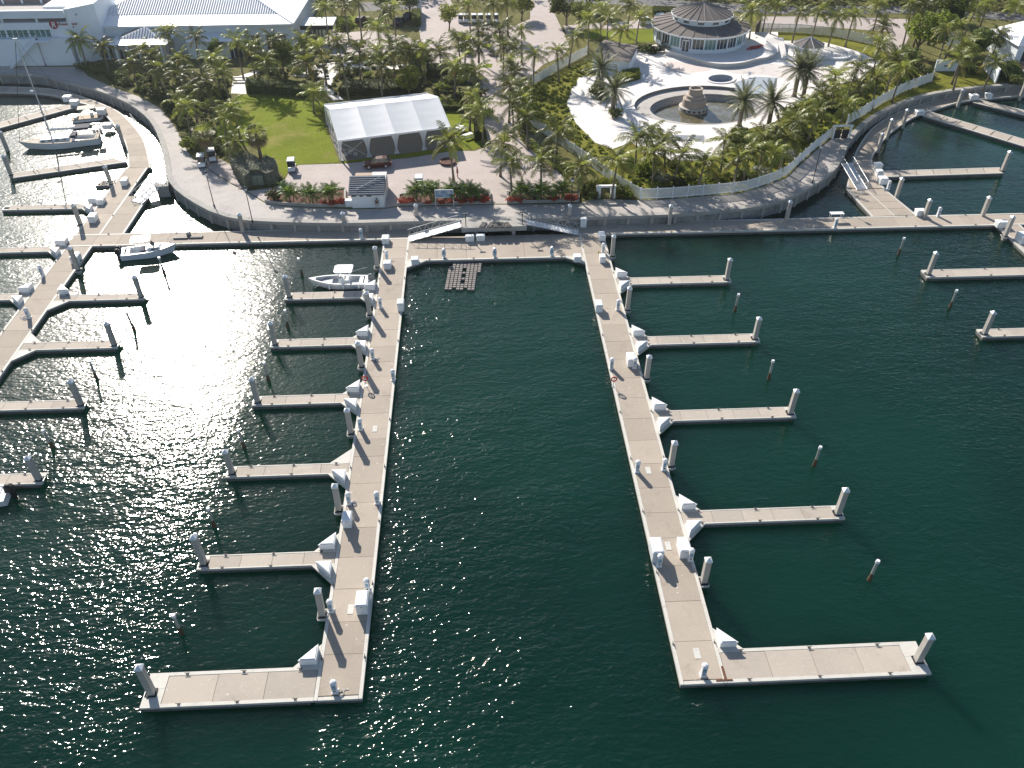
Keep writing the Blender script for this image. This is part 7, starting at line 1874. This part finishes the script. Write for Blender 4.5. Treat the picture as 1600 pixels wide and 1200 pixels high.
for i, (a, b, r, k) in enumerate(((430, 311, 1.4, 'k'), (700, 306, 1.3, 'g'), (720, 304, 1.4, 'g'), (745, 306, 1.2, 'g'), (757, 304, 1.0, 'g'), (862, 306, 1.2, 'g'), (840, 308, 0.9, 'g'), (920, 305, 1.7, 'd'), (926, 310, 1.4, 'k'), (968, 306, 1.7, 'd'), (978, 308, 1.5, 'd'), (945, 290, 1.4, 'y'), (925, 292, 1.2, 'y'), (962, 290, 1.3, 'y'))):
    shrub(a, b, ('dark bush at the left end of the left planter', 'leftmost grey-leaved bush behind the notice board', 'second grey-leaved bush behind the notice board', 'grey-leaved bush near the right end of the middle planter', 'last grey-leaved bush of the middle planter', 'grey-leaved bush behind the red flowers of the right planter', 'small grey bush in the right planter', 'green bush left of the fence corner gate', 'dark bush touching the left pillar of the fence corner gate', 'green bush right of the fence corner gate', 'green bush between the corner gate and the fence', 'yellow-green bush behind the corner gate', 'yellow-green bush behind and left of the corner gate', 'yellow-green bush behind and right of the corner gate')[i], r, k, PZ if b > 301 and a < 910 else LZ)
# sago-like feather palms in the planters
SG = [mesh_of(frond_geo(1.95, u_, d_, 13, 0.55, RV, 0.03, 0.2), 'frond', SAGO) for u_, d_ in ((1.2, 1.2), (0.8, 1.4), (0.35, 1.2))]
for i, (a, b) in enumerate(((455, 314), (487, 316), (517, 315), (650, 312), (675, 311), (712, 312), (737, 312), (817, 311), (845, 312), (877, 310))):
    x, y, _ = W(a, b, PZ); t = thing('feather_palm', 'bushy bright green feather palm in the %s planter, %s from the left' % ('left' if i < 3 else 'middle' if i < 7 else 'right', ORD[i if i < 3 else i - 3 if i < 7 else i - 7]), 'palm', (x, y, PZ), group='feather palms in the planters')
    for q in range(3):
        ox, oy = 0.55 * cos(q * 2.1 + i), 0.4 * sin(q * 2.1 + i); cr = thing_part('crown', t, (ox, oy, 1.0 + 0.25 * q)); cr.data = mesh_of(MB().lathe([(0.03, -0.1), (0.1, 0), (0.03, 0.15)], 5), 'crown', SAGO)
        MB().tube([(ox * 0.5, oy * 0.5, -0.05), (ox, oy, 1.0 + 0.25 * q)], [0.09, 0.06], 6).build('trunk', TRUNK, t)
        for f_ in range(13): link_mesh('frond', SG[min(2, f_ * 3 // 13)], cr, (0, 0, 0), (rv.uniform(-.3, .3), rv.uniform(-.15, .15), f_ * 2.4 + q), (rv.uniform(.85, 1.15),) * 3)

# scattered shrubs along the right fence and under the palms
SPOTS = [('behind the long promenade fence', [(985, 262), (1003, 270), (1020, 276), (1012, 290), (1035, 285), (1055, 262), (1078, 285), (1095, 280), (1110, 286), (1092, 296), (1125, 282), (1142, 284), (1158, 279), (1172, 284), (1187, 272), (1205, 265), (1218, 258), (1232, 250), (1200, 255), (1150, 268), (1060, 292), (1030, 300)], ('d', 'd', 'k', 'd', 'g', 'd')),
         ('among the palms right of the terrace', [(1230, 178), (1245, 172), (1265, 190), (1222, 210), (1215, 225), (1248, 205), (1260, 215), (1275, 200), (1290, 190), (1300, 175), (1310, 165), (1320, 180), (1285, 165), (1345, 150), (1360, 142), (1385, 140), (1350, 165), (1400, 130), (1425, 122), (1375, 150), (1330, 150)], ('d', 'k', 'd', 'k', 'd')),
         ('around the two date palms left of the fountain', [(935, 140), (930, 150), (940, 158), (948, 168), (957, 176), (963, 184), (940, 148), (950, 180)], ('k', 'd', 'k')),
         ('under the palms before the long hall', [(130, 108), (142, 110), (155, 113), (165, 117), (178, 120), (190, 126), (200, 132), (213, 138), (228, 143), (240, 148), (250, 156), (262, 165), (270, 175), (275, 185), (282, 195), (288, 205), (293, 220), (300, 232), (310, 222), (325, 228), (340, 235), (352, 240), (262, 150), (280, 150), (300, 160), (320, 150), (330, 165), (310, 180), (300, 200), (240, 130), (215, 122), (330, 190), (345, 150), (352, 132), (345, 140), (325, 135)], ('k', 'k', 'd', 'k', 'd')),
         ('in the garden behind the tent', [(400, 108), (410, 112), (425, 116), (440, 122), (460, 112), (470, 116), (490, 120), (500, 112), (540, 118), (555, 114), (575, 120), (590, 124), (610, 122), (548, 92), (580, 104), (620, 110), (560, 100), (660, 122), (700, 130), (680, 128), (720, 128), (705, 118), (690, 140), (722, 143), (714, 160), (470, 92), (445, 84), (412, 84), (394, 92)], ('k', 'd', 'k', 'd')),
         ('along the avenue palms', [(745, 130), (752, 150), (757, 180), (745, 210), (820, 205), (826, 218), (838, 228), (850, 238), (815, 145), (822, 160), (812, 175), (826, 130), (780, 62), (758, 62), (722, 78), (765, 50), (730, 85), (862, 248), (875, 262), (888, 250), (898, 268)], ('k', 'k', 'd', 'g')),
         ('around the terrace service building', [(1006, 80), (1014, 82), (1024, 82), (1034, 83), (1042, 82), (995, 78)], ('k', 'k', 'g')),
         ('by the white walls at upper right', [(1440, 112), (1446, 118), (1500, 106), (1510, 112), (1522, 116), (1565, 118), (1572, 126), (1580, 120), (1590, 134), (1560, 108), (1575, 110), (1548, 104), (1420, 118), (1432, 108)], ('k', 'd', 'k'))]
for phrase, pts_, kinds in SPOTS:
    order = sorted([q for j, q in enumerate(pts_) if j % 4 != 3], key=lambda q: -q[1])
    for i, q in enumerate(order):
        k = kinds[i % len(kinds)]
        lab = '%s shrub, %s from the water %s' % ({'d': 'green', 'k': 'dark green', 'g': 'grey-leaved'}[k], ORD[i], phrase)
        shrub(q[0], q[1], lab, rv.uniform(1.2, 2.1), k, LZ, rv.uniform(0.7, 1.0))

# clipped hedges
def hedge(label, px, h, m, dens=80, leaf=0.13):
    t = thing('hedge', label, 'hedge')
    P = W2(px); xs = [p[0] for p in P]; ys = [p[1] for p in P]
    MB().prism(offset_ring(P, -0.12), LZ, LZ + h - 0.1).build('inner_twigs', LEAFD if m is not LEAFG else LEAFG, t)
    rvv = random.Random(int(px[0][0])); mm_ = MB(); n = len(P)
    def put(p, nr):
        s = leaf * rvv.uniform(0.6, 1.4); u_ = Vector((rvv.gauss(0, 1), rvv.gauss(0, 1), rvv.gauss(0, 1))).normalized(); w_ = (nr + Vector((rvv.gauss(0, .5), rvv.gauss(0, .5), rvv.gauss(0, .5)))).cross(u_)
        if w_.length > 0.1: w_.normalize(); mm_.add([p - u_ * s, p + w_ * s * 0.5, p + u_ * s, p - w_ * s * 0.5], [(0, 1, 2, 3)])
    tri = tessellate_polygon([[Vector((p[0], p[1], 0)) for p in P]])
    for tr_ in tri:
        a, b, c = (Vector((*P[i], LZ + h)) for i in tr_); ar = (b - a).cross(c - a).length / 2
        for _ in range(int(min(1600, ar * dens))):
            r1, r2 = rvv.random(), rvv.random()
            if r1 + r2 > 1: r1, r2 = 1 - r1, 1 - r2
            put(a + (b - a) * r1 + (c - a) * r2 + Vector((0, 0, rvv.gauss(-0.03, 0.07))), Vector((0, 0, 1)))
    for i in range(n):
        a, b = Vector((*P[i], LZ)), Vector((*P[(i + 1) % n], LZ)); d = b - a; nr = Vector((d.y, -d.x, 0)).normalized()
        for _ in range(int(min(1200, d.length * h * dens))): put(a + d * rvv.random() + Vector((0, 0, h * rvv.random())) + nr * rvv.gauss(0, 0.06), nr)
    mm_.build('foliage', m, t)


hedge('clipped dark grey-green hedge block around the utility box beside the plaza', [(362, 262), (372, 282), (386, 297), (394, 292), (394, 287), (410, 287), (413, 278), (405, 266), (385, 256)], 2.4, LEAFG)
hedge('rounded grey-green hedge drum right of the utility box', [(411, 287), (420, 291), (430, 287), (436, 277), (432, 268), (420, 263), (412, 270)], 2.2, LEAFG)
hedge('long dark hedge along the top of the lawn', [(386, 146), (440, 148), (482, 153), (480, 141), (440, 136), (388, 134)], 1.6, LEAFD)
hedge('dark hedge behind the tent', [(530, 150), (600, 150), (650, 143), (660, 130), (600, 134), (540, 136)], 1.4, LEAFD)
hedge('bright clipped hedge right of the tent', [(692, 174), (720, 174), (718, 162), (690, 163)], 1.0, LEAF)
hedge('tall dark hedge along the foot of the avenue', [(668, 122), (740, 124), (738, 114), (668, 112)], 1.8, LEAFD)
hedge('dark hedge at the roadside right of the tent', [(742, 222), (757, 216), (752, 196), (742, 200)], 1.8, LEAFD)
hedge('yellow-green clipped hedge beside the date palms', [(965, 134), (1000, 124), (997, 114), (972, 118)], 1.2, LEAFY)
hedge('green hedge strip near the right date palms', [(1142, 222), (1166, 222), (1166, 210), (1142, 210)], 1.2, LEAF)
hedge('dark clipped hedge left of the top avenue', [(645, 42), (657, 42), (657, 28), (645, 28)], 2.2, LEAF)
hedge('long clipped hedge behind the back road lawn', [(1020, 26), (1066, 27), (1066, 20), (1020, 18)], 1.4, LEAF)
hedge('dark hedge bordering the house path at the right edge', [(1576, 132), (1596, 130), (1585, 106), (1568, 108)], 1.6, LEAFD)
hedge('dark hedge strip under the arcade left of the long hall', [(128, 110), (150, 116), (176, 114), (176, 108), (140, 106)], 1.2, LEAFD)
# utility box
x, y, _ = W(403, 290); t = thing('utility_box', 'pale green utility cabinet set into the grey hedge', 'cabinet', (x, y, LZ + 0.02)); MB().box((0, 0.5, 0.75), (2.0, 1.0, 1.5)).build('body', mat('utility_green', (0.2, 0.24, 0.18), 0.6, 0.08), t, bevel=0.03); MB().box((0, -0.02, 0.75), (0.05, 0.04, 1.3)).build('door_seam', DARKM, t); MB().box((0, 0.5, 1.54), (2.1, 1.1, 0.08)).build('lid', MATS['utility_green'], t)

# ------------------------------------------------------------------ far wood and ground cover, too dense to count
def wood(name, label, px, h, n, m, size=0.55, seed=3, group=None):
    rvv = random.Random(seed); P = W2(px); tri = tessellate_polygon([[Vector((p[0], p[1], 0)) for p in P]]); mm_ = MB(); T_ = [[Vector((*P[i], 0)) for i in q] for q in tri]; ar = [(b - a).cross(c - a).length for a, b, c in T_]
    for (a, b, c), A in zip(T_, ar):
        for _ in range(int(n * A / sum(ar))):
            r1, r2 = rvv.random(), rvv.random()
            if r1 + r2 > 1: r1, r2 = 1 - r1, 1 - r2
            q = a + (b - a) * r1 + (c - a) * r2; R = rvv.uniform(0.35, 0.7) * h; hh = h * rvv.uniform(0.55, 1.1)
            for _k in range(46):
                d = Vector((rvv.gauss(0, 1), rvv.gauss(0, 1), abs(rvv.gauss(0, 1)) - 0.2)).normalized(); p = Vector((q.x + d.x * R, q.y + d.y * R, LZ + hh * 0.55 + d.z * hh * 0.45)); s = size * rvv.uniform(0.6, 1.4)
                u_ = Vector((rvv.gauss(0, 1), rvv.gauss(0, 1), rvv.gauss(0, .6))).normalized(); w_ = (d + Vector((0, 0, 0.4))).cross(u_)
                if w_.length > 0.1: w_.normalize(); mm_.add([p - u_ * s, p + w_ * s * 0.5, p + u_ * s, p - w_ * s * 0.5], [(0, 1, 2, 3)])
    o = mm_.build(name, m); tag(o, label, 'woodland', None, 'stuff')


wood('woodland', 'dark mass of trees beyond the back road at upper right', [(1170, 10), (1420, 8), (1600, 22), (1720, 30), (1800, -30), (1100, -60), (1000, -40), (1000, -8)], 8, 420, LEAFD, 0.6, 3)
wood('woodland', 'dark mass of trees beyond the road at the top centre and left', [(480, 3), (655, 0), (860, -6), (990, -10), (980, -60), (300, -60), (-200, -40), (-200, 3), (0, 6), (140, 4)], 7, 430, LEAFD, 0.6, 4)
wood('ground_cover', 'low leafy ground cover under the palms between the left promenade and the lawn', [(135, 112), (175, 130), (217, 146), (250, 162), (275, 190), (293, 222), (330, 232), (350, 238), (345, 222), (335, 205), (350, 165), (360, 150), (360, 122), (250, 112)], 0.6, 260, LEAFD, 0.3, 5)
wood('ground_cover', 'low leafy ground cover in the garden between hall and tent', [(395, 106), (480, 100), (505, 95), (560, 86), (655, 78), (665, 112), (735, 120), (742, 160), (700, 150), (530, 152), (500, 140), (480, 130), (400, 130)], 0.6, 220, LEAFD, 0.3, 6)
wood('ground_cover', 'tufted low growth in the strip behind the promenade fence', [(970, 240), (1050, 258), (1110, 256), (1155, 215), (1215, 200), (1260, 165), (1330, 140), (1400, 112), (1450, 122), (1370, 160), (1300, 208), (1240, 258), (1190, 282), (1090, 302), (1005, 306), (965, 285)], 0.6, 210, LEAF, 0.28, 7)
wood('rough_tufts', 'patchy yellow-green tufts on the rough slope inside the slanting fence', [(915, 96), (935, 116), (903, 122), (884, 160), (898, 194), (932, 226), (955, 245), (940, 262), (878, 220), (835, 194), (822, 150), (838, 134)], 0.45, 300, LEAFY, 0.22, 8)

# ------------------------------------------------------------------ thin haze box added to stand in for lens glare from the sun
hz_m = bpy.data.materials.new('glare_haze'); hz_m.use_nodes = True
hn = hz_m.node_tree.nodes; hn.remove(hn['Principled BSDF'])
pv = hn.new('ShaderNodeVolumePrincipled'); pv.inputs['Color'].default_value = (0.86, 0.92, 1.0, 1); pv.inputs['Density'].default_value = HAZE_D; pv.inputs['Anisotropy'].default_value = 0.7
hz_m.node_tree.links.new(pv.outputs[0], hn['Material Output'].inputs['Volume'])
hz = MB().bbox(-1600, 1600, -1000, 2700, -4.0, 62.0).build('haze', hz_m); tag(hz, 'thin pale haze over the whole marina, added to stand in for lens glare', 'haze', None, 'stuff')
